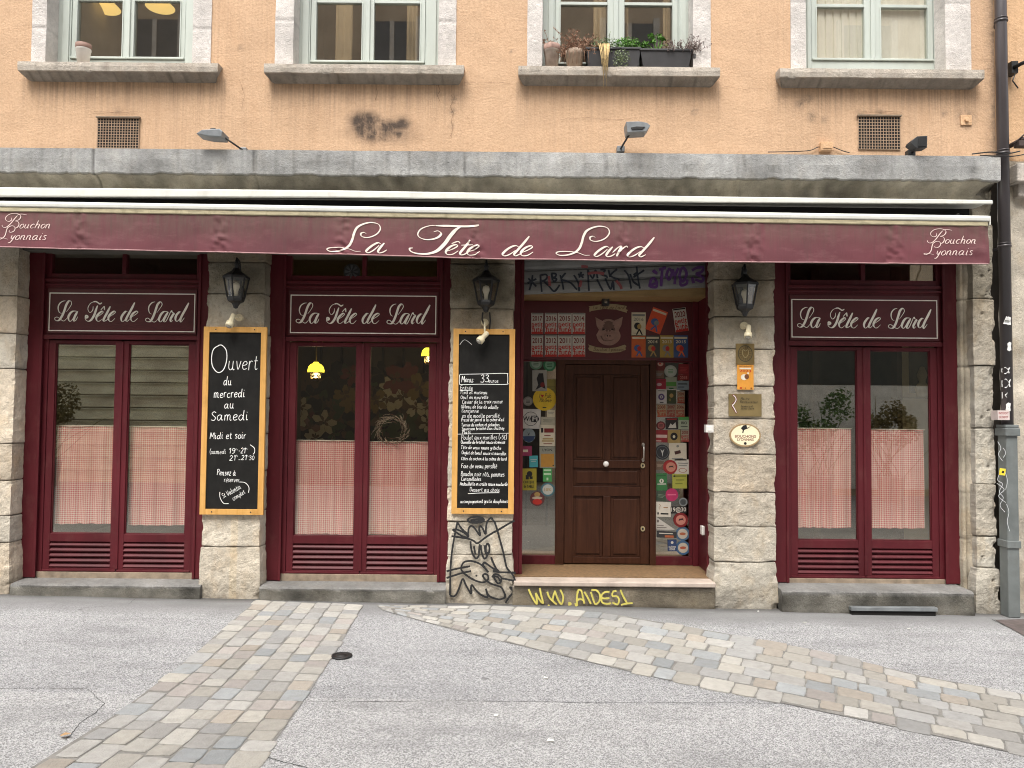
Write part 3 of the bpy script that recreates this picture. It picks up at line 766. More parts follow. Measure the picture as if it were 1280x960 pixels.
# ---- upper wall with four window openings
UY = .0
WIN = []      # opening x0,x1, surround x0,x1, sill x0,x1, sill top z
for (oa, ob, sa, sb, la, lb) in [(58, 241, 40, 264, 22, 272), (367, 548, 344, 570, 330, 580), (678, 866, 659, 888, 648, 900), (1007, 1181, 988, 1213, 975, 1230)]:
    WIN.append([Xc(v, UY, 60) for v in (oa, ob, sa, sb)] + [Xc(v, UY - .12, 88) for v in (la, lb)])
ZS = Zc(82.5, -.10)           # top front edge of the sills
ZWALL0, ZWALL1 = cz(190) - .02, 9.0
WTOP = ZS + 1.75
UX0, UX1 = -7.6, Xc(1243, 0, 100)
def bands(a, b, step, cuts):
    out = lines(a, b, step)
    for c in cuts:
        i = min(range(len(out)), key=lambda q: abs(out[q] - c)); out[i] = c
    return sorted(out)
cutsx = [v for w in WIN for v in (w[2] + .02, w[3] - .02)]
xs = bands(UX0, UX1, .03, cutsx)
zs = bands(ZWALL0, 5.6, .03, [ZS - .05]) + lines(5.6, WTOP, .2)[1:] + lines(WTOP, ZWALL1, .5)[1:]
mb = MB(); mb.tint = []
soot = (Xc(445, 0, 160), Xc(512, 0, 160), Zc(178, 0), Zc(141, 0))
blobs = [(Xc(a, 0, b), Zc(b, 0), r) for a, b, r in [(1000, 127, .05), (1015, 143, .06), (1030, 146, .04), (1075, 140, .06), (1207, 143, .1), (548, 118, .03), (568, 124, .05), (566, 140, .04), (564, 158, .03), (868, 137, .04), (147, 142, .04), (1180, 137, .04), (1010, 120, .05), (1100, 138, .05), (300, 63, .03), (640, 65, .03)]]
for z in zs:
    for x in xs:
        r = 0
        for w in WIN:
            if w[4] - .03 < x < w[5] + .03 and z < ZS - .1:
                h = (ZS - .14 - z) / (.38 + .3 * nz(x, 0, 0, 5))
                r = max(r, (max(0, 1 - h) ** .8 if h > 0 else 1) * (.8 if w is not WIN[2] else .6))
        r = max(r, .16 * (1 + nz(x, 3, 0, 1.5)))
        dz = max(0, 1 - (z - (cz(190))) / .10) * .35 * (1 + nz(x, 1, 1, 2))
        g = 0
        ux, uz = (x - (soot[0] + soot[1]) / 2) / ((soot[1] - soot[0]) / 2), (z - (soot[2] + soot[3]) / 2) / ((soot[3] - soot[2]) / 2)
        for (qx, qz, rx_, rz_, am) in ((-.62, .25, .5, .6, 2.6), (-.55, -.3, .55, .7, 1.7), (.05, .10, .8, .36, 1.8), (.2, -.42, .85, .30, 1.5), (.75, .2, .3, .42, 1.3), (-.1, -.75, .9, .4, .9)):
            q = ((ux - qx) / rx_) ** 2 + ((uz - qz + .22 * (ux - qx)) / rz_) ** 2
            if q < 3: g = max(g, am * math.exp(-q * 1.1))
        b = dz
        for bx, bz, br in blobs:
            b = max(b, max(0, 1.15 - math.hypot(x - bx, z - bz) / br))
        if x > UX1 - .12: b = max(b, .6 * (1 - (UX1 - x) / .12))
        mb.tint.append((min(r, 1), min(g, 1), min(b, 1)))
        mb.v.append((x, UY + .004 * fb(x, 0, z, 1.2) , z))
n = len(xs)
for j in range(len(zs) - 1):
    for i in range(n - 1):
        xm, zm = (xs[i] + xs[i + 1]) / 2, (zs[j] + zs[j + 1]) / 2
        if any(w[2] + .02 < xm < w[3] - .02 for w in WIN) and ZS - .05 < zm < WTOP + .1: continue
        mb.f.append((j * n + i, j * n + i + 1, (j + 1) * n + i + 1, (j + 1) * n + i)); mb.m.append(0); mb.sm.append(True)
mb.build('rendered_wall', M_PLASTER, BLD)
mb = MB()
to3c = lambda x, z, off: (x, -.0065 - off, z)
for st, w in (("548,106 550,113 547,120 550,127", .007), ("564,118 567,126 563,133 567,142 564,150 566,160 563,172", .005), ("580,103 600,104 622,103 640,105", .003), ("905,108 930,112 955,110", .003), ("1186,0 1190,30 1188,60 1196,88", .003), ("300,100 306,120 302,140", .003), ("118,140 146,141 176,140", .004), ("1075,140 1098,139 1130,141", .004), ("700,150 730,147 770,150 800,147", .003), ("470,105 472,118 469,126", .005)):
    q = P(st); pts = [W(a[0] + (b[0] - a[0]) * t / 10, a[1] + (b[1] - a[1]) * t / 10, 0) for a, b in zip(q, q[1:]) for t in range(10)]
    pts = [(x + .006 * nz(x, 0, z, 25), z + .006 * nz(x, 5, z, 25)) for x, z in pts]
    mb.ribbon(pts, [w * (.4 + 1.1 * abs(nz(x, 2, z, 30))) for x, z in pts], to3c, 0)
mb.build('render_crack', surf('crack_brown', (.20, .12, .07), .95, .4, 30, 0), BLD)  # brown crack lines laid over the render
mb = MB()                                      # the wall's thickness, roof slab and dark rooms behind
mb.box(UX0, UX1, .48, .50, ZWALL1 - .02, ZWALL1, 0)
mb.box(UX0, UX1, .0, 6, ZWALL1, ZWALL1 + .15, 0)
mb.build('roof', surf('roof_tiles', (.25, .13, .09), .9), BLD)

NOTCH = {0: (.88, 1.0)}
def upper_window(i, w, label):
    win = MB()
    ox0, ox1, sx0, sx1, lx0, lx1 = w
    FY = .17
    fx0, fx1 = (Xc(72, FY, 50) if i == 0 else Xc(372, FY, 50) if i == 1 else Xc(681, FY, 50) if i == 2 else Xc(1007, FY, 50)), ox1 + .03
    zb_, zt = ZS + .012, WTOP
    # outer casing and blind side posts
    g = {0: ((98, 154), (169, 226)), 1: ((396, 452.5), (468, 525)), 2: ((700.5, 759), (780, 840)), 3: ((1020, 1079), (1100, 1158))}[i]
    gl = [(Xc(a, FY + .03, 45), Xc(b, FY + .03, 45)) for a, b in g]
    zg0, zg1 = Zc({0: 76, 1: 78, 2: 78, 3: 70}[i], FY + .03), Zc(6.5, FY + .03)
    rail = .030
    a0, a1 = gl[0][0] - .055, gl[1][1] + .055
    win.box(fx0 - .02, a0, FY, FY + .09, zb_, zt); win.box(a1, fx1 + .02, FY, FY + .09, zb_, zt)
    win.box(fx0 - .02 + (a0 - fx0) * .55, a0 - .012, FY - .015, FY, zb_, zt)
    win.box(a1 + .012, a1 + (fx1 - a1) * .6, FY - .015, FY, zb_, zt)
    win.box(a0 + .0005, a1 - .0005, FY + .003, FY + .085, zb_, zg0 - .035)
    win.box(a0, a1, FY - .02, FY + .002, zb_ + .02, zb_ + .045)
    fr = win.build('window', M_GREENF, BLD, bevel=.004)
    fr['label'] = label
    mid = (gl[0][1] + gl[1][0]) / 2
    for k, (x0, x1) in enumerate(gl):
        s = MB()
        l, r = (a0 + .004, mid - .004) if k == 0 else (mid + .004, a1 - .004)
        s.box(l, x0, FY + .008, FY + .06, zg0 - .03, zt - .06); s.box(x1, r, FY + .008, FY + .06, zg0 - .03, zt - .06)
        s.box(x0, x1, FY + .010, FY + .058, zg0 - .03, zg0)
        s.box(x0, x1, FY + .012, FY + .056, zg1, zg1 + rail); s.box(x0, x1, FY + .012, FY + .056, zg1 + .75, zg1 + .75 + rail)
        s.box(x0, x1, FY + .012, FY + .056, zt - .1, zt - .06)
        s.box(l + .002, r - .002, FY - .012, FY + .007, zg0 - .03, zg0 - .012)
        s.box(x0 - .012, x0, FY + .001, FY + .007, zg0 - .008, zg1); s.box(x1, x1 + .012, FY + .001, FY + .007, zg0 - .008, zg1)
        s.build('sash', M_GREENF, fr, bevel=.003)
        for za, zb2 in ((zg0, zg1), (zg1 + rail, zg1 + .75)):
            q = MB(); q.box(x0 + .001, x1 - .001, FY + .034, FY + .039, za + .001, zb2 - .001); q.build('pane', M_GLASSUP, fr)
    c = MB(); c.box(mid - .022, mid + .022, FY - .008, FY + .0075, zg0 - .03, zt - .06); c.build('centre_bead', M_GREENF, fr, bevel=.006)
    # stone surround with a splayed jamb
    s = MB(); s.tint = []
    def jamb(xa, xb, xin, dirn):
        zz = lines(ZS + .003, zt + .12, .03)
        pr = [(xa, .02), (xa, -.012), ((xa * 2 + xb) / 3, -.016), ((xa + xb * 2) / 3, -.016), (xb, -.012), (xb, .06), (xb + dirn * .004, FY + .03)]
        n0 = len(s.v); n = len(pr)
        for z in zz:
            for (x, y) in pr:
                d = .003 * fb(x, y, z, 3) + .001 * nz(x, y, z, 25)
                jg = .006 * math.exp(-((z - (ZS + .36 + .1 * i)) / .008) ** 2)
                s.v.append((x + d, y + d + jg, z)); f = .97 + .12 * fb(x, y, z, 3) - jg * 40 ; s.tint.append((f, f, f))
        for a in range(len(zz) - 1):
            for b in range(n - 1):
                f_ = (n0 + a * n + b, n0 + a * n + b + 1, n0 + (a + 1) * n + b + 1, n0 + (a + 1) * n + b)
                s.f.append(f_ if dirn > 0 else f_[::-1]); s.m.append(0); s.sm.append(False)
    jamb(sx0, ox0, 0, 1); jamb(sx1, ox1, 0, -1)
    k = len(s.v); s.box(sx0, sx1, -.012, FY + .03, zt - .02, zt + .16); s.tint += [(1, 1, 1)] * (len(s.v) - k)
    s.build('surround', M_SURR, fr)
    # sill: lip and sloping underside
    s = MB(); s.tint = []
    z1, z2, z3 = ZS, Zc(93, -.12), Zc(105, -.03)
    pr = [(FY + .02, z1 + .01), (-.10, z1), (-.125, z1 - .008), (-.128, (z1 + z2) / 2), (-.122, z2), (-.105, z2 - .006), (-.07, (z2 + z3) / 2), (-.03, z3), (.03, z3 - .005)]
    xs_ = lines(lx0, lx1, .018)
    for ix, x in enumerate(xs_):
        e = min(x - lx0, lx1 - x)
        for ip, (y, z) in enumerate(pr):
            d = .004 * fb(x, y, z, 6) + max(0, fb(x, 1, i, 5) - .25) * (.03 if ip in (2, 3, 4) else 0)
            lim = max(0, (.105 + y)) * .55 if ip >= 5 else 0
            xx = max(lx0 + lim, min(lx1 - lim, x)) if ip >= 5 else x
            s.v.append((xx, y + d, z + (d if ip in (4, 5) else 0)))
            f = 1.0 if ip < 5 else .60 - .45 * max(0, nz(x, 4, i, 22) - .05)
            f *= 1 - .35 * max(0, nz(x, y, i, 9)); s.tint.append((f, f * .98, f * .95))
    n = len(pr)
    for a in range(len(xs_) - 1):
        for b in range(n - 1):
            s.f.append((a * n + b, a * n + b + 1, (a + 1) * n + b + 1, (a + 1) * n + b)); s.m.append(0); s.sm.append(b > 4)
    s.f.append(tuple(range(n - 1, -1, -1))); s.m.append(0); s.sm.append(False)
    q = (len(xs_) - 1) * n; s.f.append(tuple(range(q, q + n))); s.m.append(0); s.sm.append(False)
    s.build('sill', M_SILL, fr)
    # what stands behind the panes
    d = MB()
    ry = FY + (1.6 if i != 3 else .066)
    if i == 3:
        d.box(a0, a1, ry, ry + .03, ZS - .1, zt, 1)
        for k in range(9): d.box(a0 + k * .075 + .01, a0 + k * .075 + .066, ry - .012, ry, ZS - .1, zt, 1)
    else:
        d.box(sx0, sx1, ry, ry + .02, ZS - .4, zt + .2, 0)
        d.box(sx0 - .02, sx0, FY + .1, ry, ZS - .4, zt + .2, 0); d.box(sx1, sx1 + .02, FY + .1, ry, ZS - .4, zt + .2, 0)
        d.box(sx0, sx1, FY + .1, ry, zt + .2, zt + .22, 2); d.box(sx0, sx1, FY + .1, ry, ZS - .42, ZS - .4, 0)
    d.build('room', [surf('dim_room', (.30, .275, .24), .9, .2, 2, 0), surf('white_shutter_boards', (.90, .90, .83), .7, .06, 5, .1, 40, stretch=(6, 1, .5), dirt=.2, dirtcol=(.4, .36, .25)), surf('room_ceiling', (.3, .29, .27), .9, .1, 2, 0)], fr)
    if i in (1, 2, 0):
        for (a, b) in ({0: [], 1: [(419, 440), (508, 522)], 2: [(742, 758), (782, 786), (829, 838)]}[i]):
            c = MB()
            xa, xb = Xc(a, .4, 40), Xc(b, .4, 40)
            pts = [(xa + (xb - xa) * t / 8, .42 + .025 * math.sin(t * 2.4)) for t in range(9)]
            c.add([(x, y, z) for z in (ZS - .2, zt) for x, y in pts], [(t, t + 1, 9 + t + 1, 9 + t) for t in range(8)], 0, True)
            c.build('curtain_panel', surf('beige_drape', (.42, .33, .21), .9, .1, 6, 0), fr)
    if i == 0:
        for (a, b, yy) in ((117, 147, 9), (186, 214, 7)):
            l = MB(); l.lathe([(.02, .11), (.05, .10), (.15, 0), (.145, -.005), (.04, .09)], (Xc((a + b) / 2, 1.1, 15), 1.1, Zc(yy + 6, 1.1)), 20, 0)
            l.build('ceiling_lamp', emit('warm_shade', (1.0, .70, .22), .42), fr)
    return fr
upper_window(0, WIN[0], 'upper window with two lit warm ceiling lamps behind the panes')
upper_window(1, WIN[1], 'upper window with an empty sill and beige drapes')
upper_window(2, WIN[2], 'upper window with the planted pots on its sill')
upper_window(3, WIN[3], 'upper window closed inside by white boards')

# ---- vent grilles in the upper wall
def vent(x0, y0, x1, y1):
    X0, Z0, X1, Z1 = R(x0, y0, x1, y1, -.01)
    o = MB()
    o.box(X0, X1, -.0088, -.003, Z0, Z1, 1)
    nx, nz_ = 15, 11
    for i in range(nx + 1):
        x = X0 + (X1 - X0) * i / nx; o.box(x - .0027, x + .0027, -.0135, -.0092, Z0, Z1, 0)
    for i in range(nz_ + 1):
        z = Z0 + (Z1 - Z0) * i / nz_; o.box(X0, X1, -.013, -.0095, z - .0027, z + .0027, 0)
    o.box(X0 - .012, X1 + .012, -.03, -.002, Z1 + .002, Z1 + .014, 2)
    return o.build('vent_grille', [surf('peach_grille', (.34, .24, .16), .8, .1, 9, 0), M_DARK, surf('dirty_ledge', (.22, .17, .12), .9, .2, 20, .1)], BLD)
vent(122, 148, 173.5, 185); vent(1073, 146, 1125, 186.5)
o = MB(); X0, Z0, X1, Z1 = R(1200, 144, 1214, 157, 0)
o.box(X0, X1, -.012, -.002, Z0, Z1); o.disc((X0 + X1) / 2, (Z0 + Z1) / 2, .02, .02, -.03, -.012, 0, 12)
o.build('wall_plate', M_PLASTER2, BLD, bevel=.004)

# ---- steps and thresholds
def step(name, xl, xr, yt, yf, yback, mat, lipmat=None, rag=0, seed=0, tfrom=0):
    pass
def slab(name, X0, X1, y0, y1, zt, zbot, mat, seed=0, chip=.012, res=.025, label=None):
    s = MB(); s.tint = []
    xs_ = lines(X0, X1, res)
    pr = [(y1, zt + .008), (y0 + .05, zt + .003), (y0 + .012, zt), (y0, zt - .012)] + [(y0 + .002, z) for z in lines(zt - .03, zbot, .025)[::1]] if False else [(y1, zt + .008), (y0 + .06, zt + .003), (y0 + .012, zt), (y0, zt - .012)] + [(y0 + .003, zt - .012 - (zt - .012 - zbot) * k / 6) for k in range(1, 7)]
    for x in xs_:
        for ip, (y, z) in enumerate(pr):
            d = chip * max(-.2, fb(x + seed, y, z, 5) + (.5 * max(0, nz(x, seed, z, 9)) if ip > 5 else 0)) * .6
            if ip in (2, 3): d += chip * 1.5 * max(0, fb(x, seed, 0, 6) - .15)
            s.v.append((x, y + (d if ip > 1 else 0), z - (d * .5 if ip in (2, 3) else 0)))
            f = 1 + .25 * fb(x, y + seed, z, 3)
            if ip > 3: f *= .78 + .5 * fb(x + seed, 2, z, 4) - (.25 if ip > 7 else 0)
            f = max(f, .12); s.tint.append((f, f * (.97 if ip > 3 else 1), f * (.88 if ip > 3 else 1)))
    n = len(pr)
    for a in range(len(xs_) - 1):
        for b in range(n - 1):
            s.f.append((a * n + b, a * n + b + 1, (a + 1) * n + b + 1, (a + 1) * n + b)); s.m.append(0); s.sm.append(b > 3)
    s.f.append(tuple(range(n - 1, -1, -1))); s.m.append(0); s.sm.append(False)
    q = (len(xs_) - 1) * n; s.f.append(tuple(range(q, q + n))); s.m.append(0); s.sm.append(False)
    o = s.build(name, mat, BLD)
    if label: o['label'] = label
    return o
ST = {0: (12, 250, 731), 1: (324, 557, 735), 3: (975, 1213, 737.5)}
STZ = {}
for k, (a, b, yf) in ST.items():
    xa, xb = Xc(a, -.05, 735), Xc(b, -.05, 735)
    zt = W((a + b) / 2, yf, -.05)[1]; STZ[k] = zt
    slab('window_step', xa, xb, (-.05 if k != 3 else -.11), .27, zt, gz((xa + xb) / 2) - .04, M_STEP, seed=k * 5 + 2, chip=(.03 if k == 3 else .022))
# rough plinth, bottom slot and steel plate under the last step
mb = MB()
X0, Z0, X1, Z1 = R(1064, 761, 1172, 764, -.16)
mb.box(X0, X1, -.165, -.112, Z0 + .0, Z1 + .012, 0); mb.box(X0 + .01, X1 - .01, -.15, -.112, gz(X1) - .01, Z0, 1)
mb.build('vent_slot', [M_STEEL, M_DARK], BLD, bevel=.003)
# entrance: marble nosing, concrete riser, tiled floor
EX0, EX1 = Xc(649, 0, 735), Xc(893, 0, 735)
ZE = W(770, 727, -.03)[1]
slab('entrance_step', EX0 - .06, EX1, -.035, .2, ZE - .045, gz(EX0) - .05, surf('concrete_riser', (.21, .185, .15), .9, .25, 6, .4, 60) if False else m_stone('riser_stone', (.26, .23, .19), (.1, .09, .07), .4, (.3, .24, .16)), seed=31)
mb = MB(); mb.box(EX0 - .05, EX1, -.06, .14, ZE - .042, ZE); mb.build('marble_nosing', M_MARB, BLD, bevel=.008)
mb = MB(); mb.box(EX0 - .3, EX1 + .3, .142, 1.0, ZE - .1, ZE + .006); mb.build('tiled_floor', M_FLOOR, BLD)

# ---- the three shopfronts
Y2 = .20
def zc2(y): return Zc(y, Y2)
def mframe(s, x0, x1, z0, z1, w, y0, y1, mat=0, wb=None):
    wb = wb or w
    s.box(x0, x0 + w, y0, y1, z0, z1, mat); s.box(x1 - w, x1, y0, y1, z0, z1, mat)
    s.box(x0 + w, x1 - w, y0 + .001, y1 - .001, z1 - w, z1, mat); s.box(x0 + w, x1 - w, y0 + .001, y1 - .001, z0, z0 + wb, mat)
SF = []
def shopfront(i, cpx, L, Rr, label):
    cx = W(cpx, 394, Y2)[0]
    zt, ztr0 = zc2(296), zc2(353)
    zbase = STZ[{0: 0, 1: 1, 2: 3}[i]] + .012
    s = MB()
    s.box(cx - L, cx - .735, Y2 - .03, Y2 + .06, zbase, zt); s.box(cx + .735, cx + Rr, Y2 - .03, Y2 + .06, zbase, zt)
    for sg in (-1, 1):                                             # bead between board and casing
        s.box(cx + sg * .735 - .012, cx + sg * .735 + .012, Y2 - .042, Y2 - .031, zbase, zt)
    s.box(cx - .735, cx + .735, Y2 - .004, Y2 + .06, zc2(426), ztr0 - .004)                 # panel behind the sign
    s.box(cx - .735, cx + .735, Y2 - .02, Y2 - .0045, ztr0 - .03, ztr0 - .002); s.box(cx - .735, cx + .735, Y2 - .022, Y2 - .0045, zc2(362), zc2(359.5))
    s.box(cx - .735, cx + .735, Y2 - .026, Y2 - .0045, zc2(429), zc2(423.5))
    s.box(cx - .735, cx - .690, Y2, Y2 + .06, zbase, zc2(426.01)); s.box(cx + .690, cx + .735, Y2, Y2 + .06, zbase, zc2(426.01))
    mframe(s, cx - .735, cx + .735, ztr0, zt, .05, Y2 + .002, Y2 + .058)
    s.box(cx - .02, cx + .02, Y2 + .001, Y2 + .057, ztr0 + .05, zt - .05)
    fr = s.build('shopfront', M_BURG, BLD, bevel=.004)
    fr['label'] = label
    q = MB(); q.box(cx - .735, cx + .735, Y2 - .01, Y2 + .08, zbase - .02, zc2(719.5)); q.build('threshold', surf('raw_wood_sill', (.28, .22, .16), .9, .3, 14, .2, 60), fr, bevel=.003)
    for sg in (-1, 1):
        p = MB(); a, b = (cx - .685, cx - .02) if sg < 0 else (cx + .02, cx + .685)
        p.box(a, b, Y2 + .028, Y2 + .033, ztr0 + .05, zt - .05)
        p.build('transom_pane', M_GLASS, fr)
    za, zg0, zg1, zb_ = zc2(718.5), zc2(672), zc2(434), zc2(430)
    zl0, zl1 = zc2(715), zc2(682)
    for sg in (-1, 1):
        x0, x1 = (cx - .688, cx - .003) if sg < 0 else (cx + .003, cx + .688)
        g0, g1 = (cx - .626, cx - .062) if sg < 0 else (cx + .062, cx + .626)
        s = MB()
        ya, yb = Y2 + .008, Y2 + .056
        s.box(x0, g0, ya, yb, za, zb_); s.box(g1, x1, ya, yb, za, zb_)
        s.box(g0, g1, ya + .001, yb - .001, zg1, zb_); s.box(g0, g1, ya + .001, yb - .001, zl1, zg0); s.box(g0, g1, ya + .001, yb - .001, za, zl0)
        for (xa, xb, z0_, z1_) in ((g0, g0 + .008, zg0, zg1), (g1 - .008, g1, zg0, zg1), (g0 + .008, g1 - .008, zg1 - .008, zg1), (g0 + .008, g1 - .008, zg0, zg0 + .008)):
            s.box(xa, xb, ya + .012, ya + .03, z0_, z1_)
        s.box(x0, x1, ya - .012, ya - .001, za - .004, za + .014)
        if sg > 0: s.box(x0 - .012, x0 + .012, ya - .010, ya - .0005, za + .02, zb_ - .01)
        c = s.build('casement', M_BURG, fr, bevel=.003)
        p = MB(); p.box(g0 + .0005, g1 - .0005, Y2 + .032, Y2 + .037, zg0 + .0005, zg1 - .0005); p.build('pane', M_GLASS, fr)
        l = MB(); n = 5
        for k in range(n):
            zz0 = zl0 + (zl1 - zl0) * k / n; zz1 = zl0 + (zl1 - zl0) * (k + 1) / n
            l.prism([(Y2 + .012, zz0 + .004), (Y2 + .006, zz0 + .016), (Y2 + .03, zz1 - .006), (Y2 + .042, zz1 - .008), (Y2 + .03, zz0 + .008)], g0 + .0005, g1 - .0005)
        l.box(g0, g1, Y2 + .046, Y2 + .05, zl0, zl1)
        l.build('louvre_panel', M_BURG, fr)
    SF.append((cx, fr, zg0, zg1))
    # sign
    X0, X1, Z0, Z1 = cx - .700, cx + .700, zc2(421.5), zc2(366)
    sg = MB()
    sg.box(X0, X1, Y2 - .016, Y2 - .0048, Z0, Z1, 0)
    bx0, bx1, bz0, bz1 = cx - .685, cx + .685, zc2(419), zc2(371)
    w = .009; yy = Y2 - .0168
    for (a, b, c_, d) in ((bx0, bx1, bz1 - w, bz1), (bx0, bx1, bz0, bz0 + w), (bx0, bx0 + w, bz0 + w, bz1 - w), (bx1 - w, bx1, bz0 + w, bz1 - w)):
        sg.add([(a, yy, c_), (b, yy, c_), (b, yy, d), (a, yy, d)], [(0, 1, 2, 3)], 1)
    kx, kz = 1.37 / (1222 - 55), (bz1 - bz0) / (325 - 42)
    SX = lambda p: (bx0 + (p[0] - 55 - (p[1] - 185) * .004) * kx, bz1 - (p[1] - 42 - (p[0] - 55) * .0085) * kz)
    to3 = lambda x, z, off: (x, Y2 - .0172 - off, z)
    def stroke(st, dx=0, dy=0, mn=.0035, mx=.021):
        pts = [SX((a + dx, b + dy)) for a, b in cr(P(st), 8)]
        sg.ribbon(pts, pen_w(pts, mn, mx, .3), to3, 1)
    def st3(st, kx_, ox_, mn=.0055, mx=.0215, upf=.12):
        pts = [SX((q[0] * kx_ + ox_, q[1] * kx_ + 64)) for q in cr(P(st), 9)]
        sg.ribbon(pts, pen_w(pts, mn, mx, upf, (.40, .92)), to3, 1)
    for q in ("400,130 330,142 255,190 215,270 218,350 255,420 325,440",): st3(q, .3, 64, .005, .012)
    for q in ("435,400 500,320 560,220 555,155 505,130 455,180 415,260 380,370 330,490 265,590 200,620 140,595 135,550 190,530 260,560 320,605 380,625 440,575 490,510", "735,392 690,384 620,384 565,412 520,465 492,535 510,610 545,635 600,590 660,480", "735,390 680,480 640,580 645,630 700,600 740,520"): st3(q, .3, 64)
    for q in ("305,185 275,270 240,370 185,450 130,475 80,450 65,405 90,375 112,390", "300,400 380,350 420,310 400,290 340,330 290,400 300,460 345,475 410,430", "560,200 500,320 440,430 440,475 500,450 520,420", "540,400 620,350 665,310 640,290 570,340 530,410 550,470 600,475 660,420",
              "905,300 870,295 810,360 785,420 800,475 840,470 900,390 940,320", "1045,130 980,260 900,400 880,460 910,475 960,430", "990,400 1070,350 1115,310 1090,290 1020,330 975,410 1000,470 1050,475 1115,420"): st3(q, .4, 320)
    st3("218,200 210,270 160,315 120,270 120,210 165,145 230,115", .4, 320, .0045, .0085, .6)
    st3("215,120 265,112 310,132 350,155 395,132", .4, 320, .012, .016); st3("370,270 440,195", .4, 320, .008, .010); st3("440,195 448,270", .4, 320, .009, .013); st3("66,400 80,372 110,380 112,400 90,412 72,402", .4, 320, .016, .018);
    for q in ("425,365 490,280 540,200 525,145 490,140 440,190 410,270 370,390 330,480 280,545 210,550 175,520 190,485 235,480 290,520 370,560 430,525 480,450", "690,350 640,338 580,345 520,405 480,500 505,555 550,530 620,410", "685,350 640,420 595,510 600,555 650,530 740,350 765,315", "765,315 775,350 815,375 790,420 745,500 755,555 800,520", "980,350 940,350 880,410 855,490 880,545 930,520 1000,410", "1150,155 1080,290 1000,430 970,510 985,560 1060,470"): st3(q, .35, 768)
    st3("380,135 310,155 250,220 238,300 265,370 310,395", .35, 768, .005, .012)
    return cx, sg
lab3 = ['fascia sign La Tete de Lard above the shop window left of the Ouvert chalkboard', 'fascia sign La Tete de Lard above the window with the lit yellow lamps', 'fascia sign La Tete de Lard above the window nearest the drainpipe']
for i, (cpx, L, Rr, lb) in enumerate([(153.5, .90, .87, 'burgundy shopfront left of the chalkboard reading Ouvert'), (454.5, .90, .87, 'burgundy shopfront between the two chalkboards'), (1079.5, .88, .96, 'burgundy shopfront beside the drainpipe')]):
    cx, sg = shopfront(i, cpx, L, Rr, lb)
    o = sg.build('fascia_sign', [M_BURG2, M_CREAM], None, loc=(cx, Y2 - .0048, zc2(394)))
    tag(o, lab3[i], 'sign', 'painted fascia signs over the shop windows')
# round ventilator in the middle transom
s = MB(); vx, vz = W(440, 340, Y2 + .02)
s.disc(vx, vz, .078, .078, Y2 + .005, Y2 + .027, 0)
for k in range(8):
    a = k * math.pi / 4
    s.add([(vx + .015 * math.cos(a - .3), Y2 + .002, vz + .015 * math.sin(a - .3)), (vx + .065 * math.cos(a - .22), Y2 + .002, vz + .065 * math.sin(a - .22)), (vx + .065 * math.cos(a + .2), Y2 + .0045, vz + .065 * math.sin(a + .2)), (vx + .015 * math.cos(a + .3), Y2 + .0045, vz + .015 * math.sin(a + .3))], [(0, 1, 2, 3)], 1)
o = s.build('round_ventilator', [M_IRON, surf('vent_fins', (.05, .05, .05), .5)], None, loc=(vx, Y2 + .02, vz)); tag(o, 'round black ventilator set in the transom glass between the chalkboards', 'ventilator')

# ---- curtains
def curtain(i, sg, ztop, zbot, label, x0f=.632, x1f=.056, lean=0):
    cx = SF[i][0]
    a, b = (cx - x0f, cx - x1f) if sg < 0 else (cx + x1f, cx + x0f)
    s = MB(); nx, nzv = 90, 24
    ph = random.random() * 9; fq = random.uniform(17, 36); am0 = random.uniform(.7, 1.35)
    for j in range(nzv + 1):
        t = j / nzv; z = ztop + (zbot - ztop) * t
        for k in range(nx + 1):
            u = k / nx; x = a + (b - a) * u + lean * t * (1 - u)
            am = (.005 + .010 * t) * am0 * (.7 + .6 * nz(u, ph, 0, 3))
            y = Y2 + .088 + am * math.sin(u * fq + ph + 1.4 * math.sin(u * 5 + ph)) + .009 * nz(u, t * .5, ph, 5)
            s.v.append((x, y, z + (.0018 * math.sin(u * 34 + ph) + .012 * nz(u, 0, ph, 2.2)) * t))
    for j in range(nzv):
        for k in range(nx): s.f.append((j * (nx + 1) + k, j * (nx + 1) + k + 1, (j + 1) * (nx + 1) + k + 1, (j + 1) * (nx + 1) + k)); s.m.append(0); s.sm.append(True)
    s.tube([(a - .004, Y2 + .080, ztop + .004), (b + .004, Y2 + .080, ztop + .004)], .0035, 6, 1)
    o = s.build('curtain', [M_GING, M_CREAM], None, loc=((a + b) / 2, Y2 + .088, ztop))
    tag(o, label, 'curtain', 'red gingham half curtains behind the shop windows')
zc3 = lambda y: Zc(y, Y2 + .09)
curtain(0, -1, zc3(537), zc3(659), 'red gingham half curtain, leftmost pane, left of the Ouvert chalkboard')
curtain(0, 1, zc3(537.5), zc3(660.5), 'red gingham half curtain in the pane just left of the Ouvert chalkboard')
curtain(1, -1, zc3(553), SF[1][2] + .004, 'long red gingham curtain under the lit yellow oil lamp')
curtain(1, 1, zc3(554), SF[1][2] + .004, 'long red gingham curtain in front of the twig wreath')
curtain(2, -1, zc3(532.5), zc3(656), 'red gingham half curtain in the last shopfront, slanting away from its centre post', lean=.02, x1f=.09)
curtain(2, 1, zc3(533), zc3(656), 'red gingham half curtain in front of the cream partition', x0f=.60)

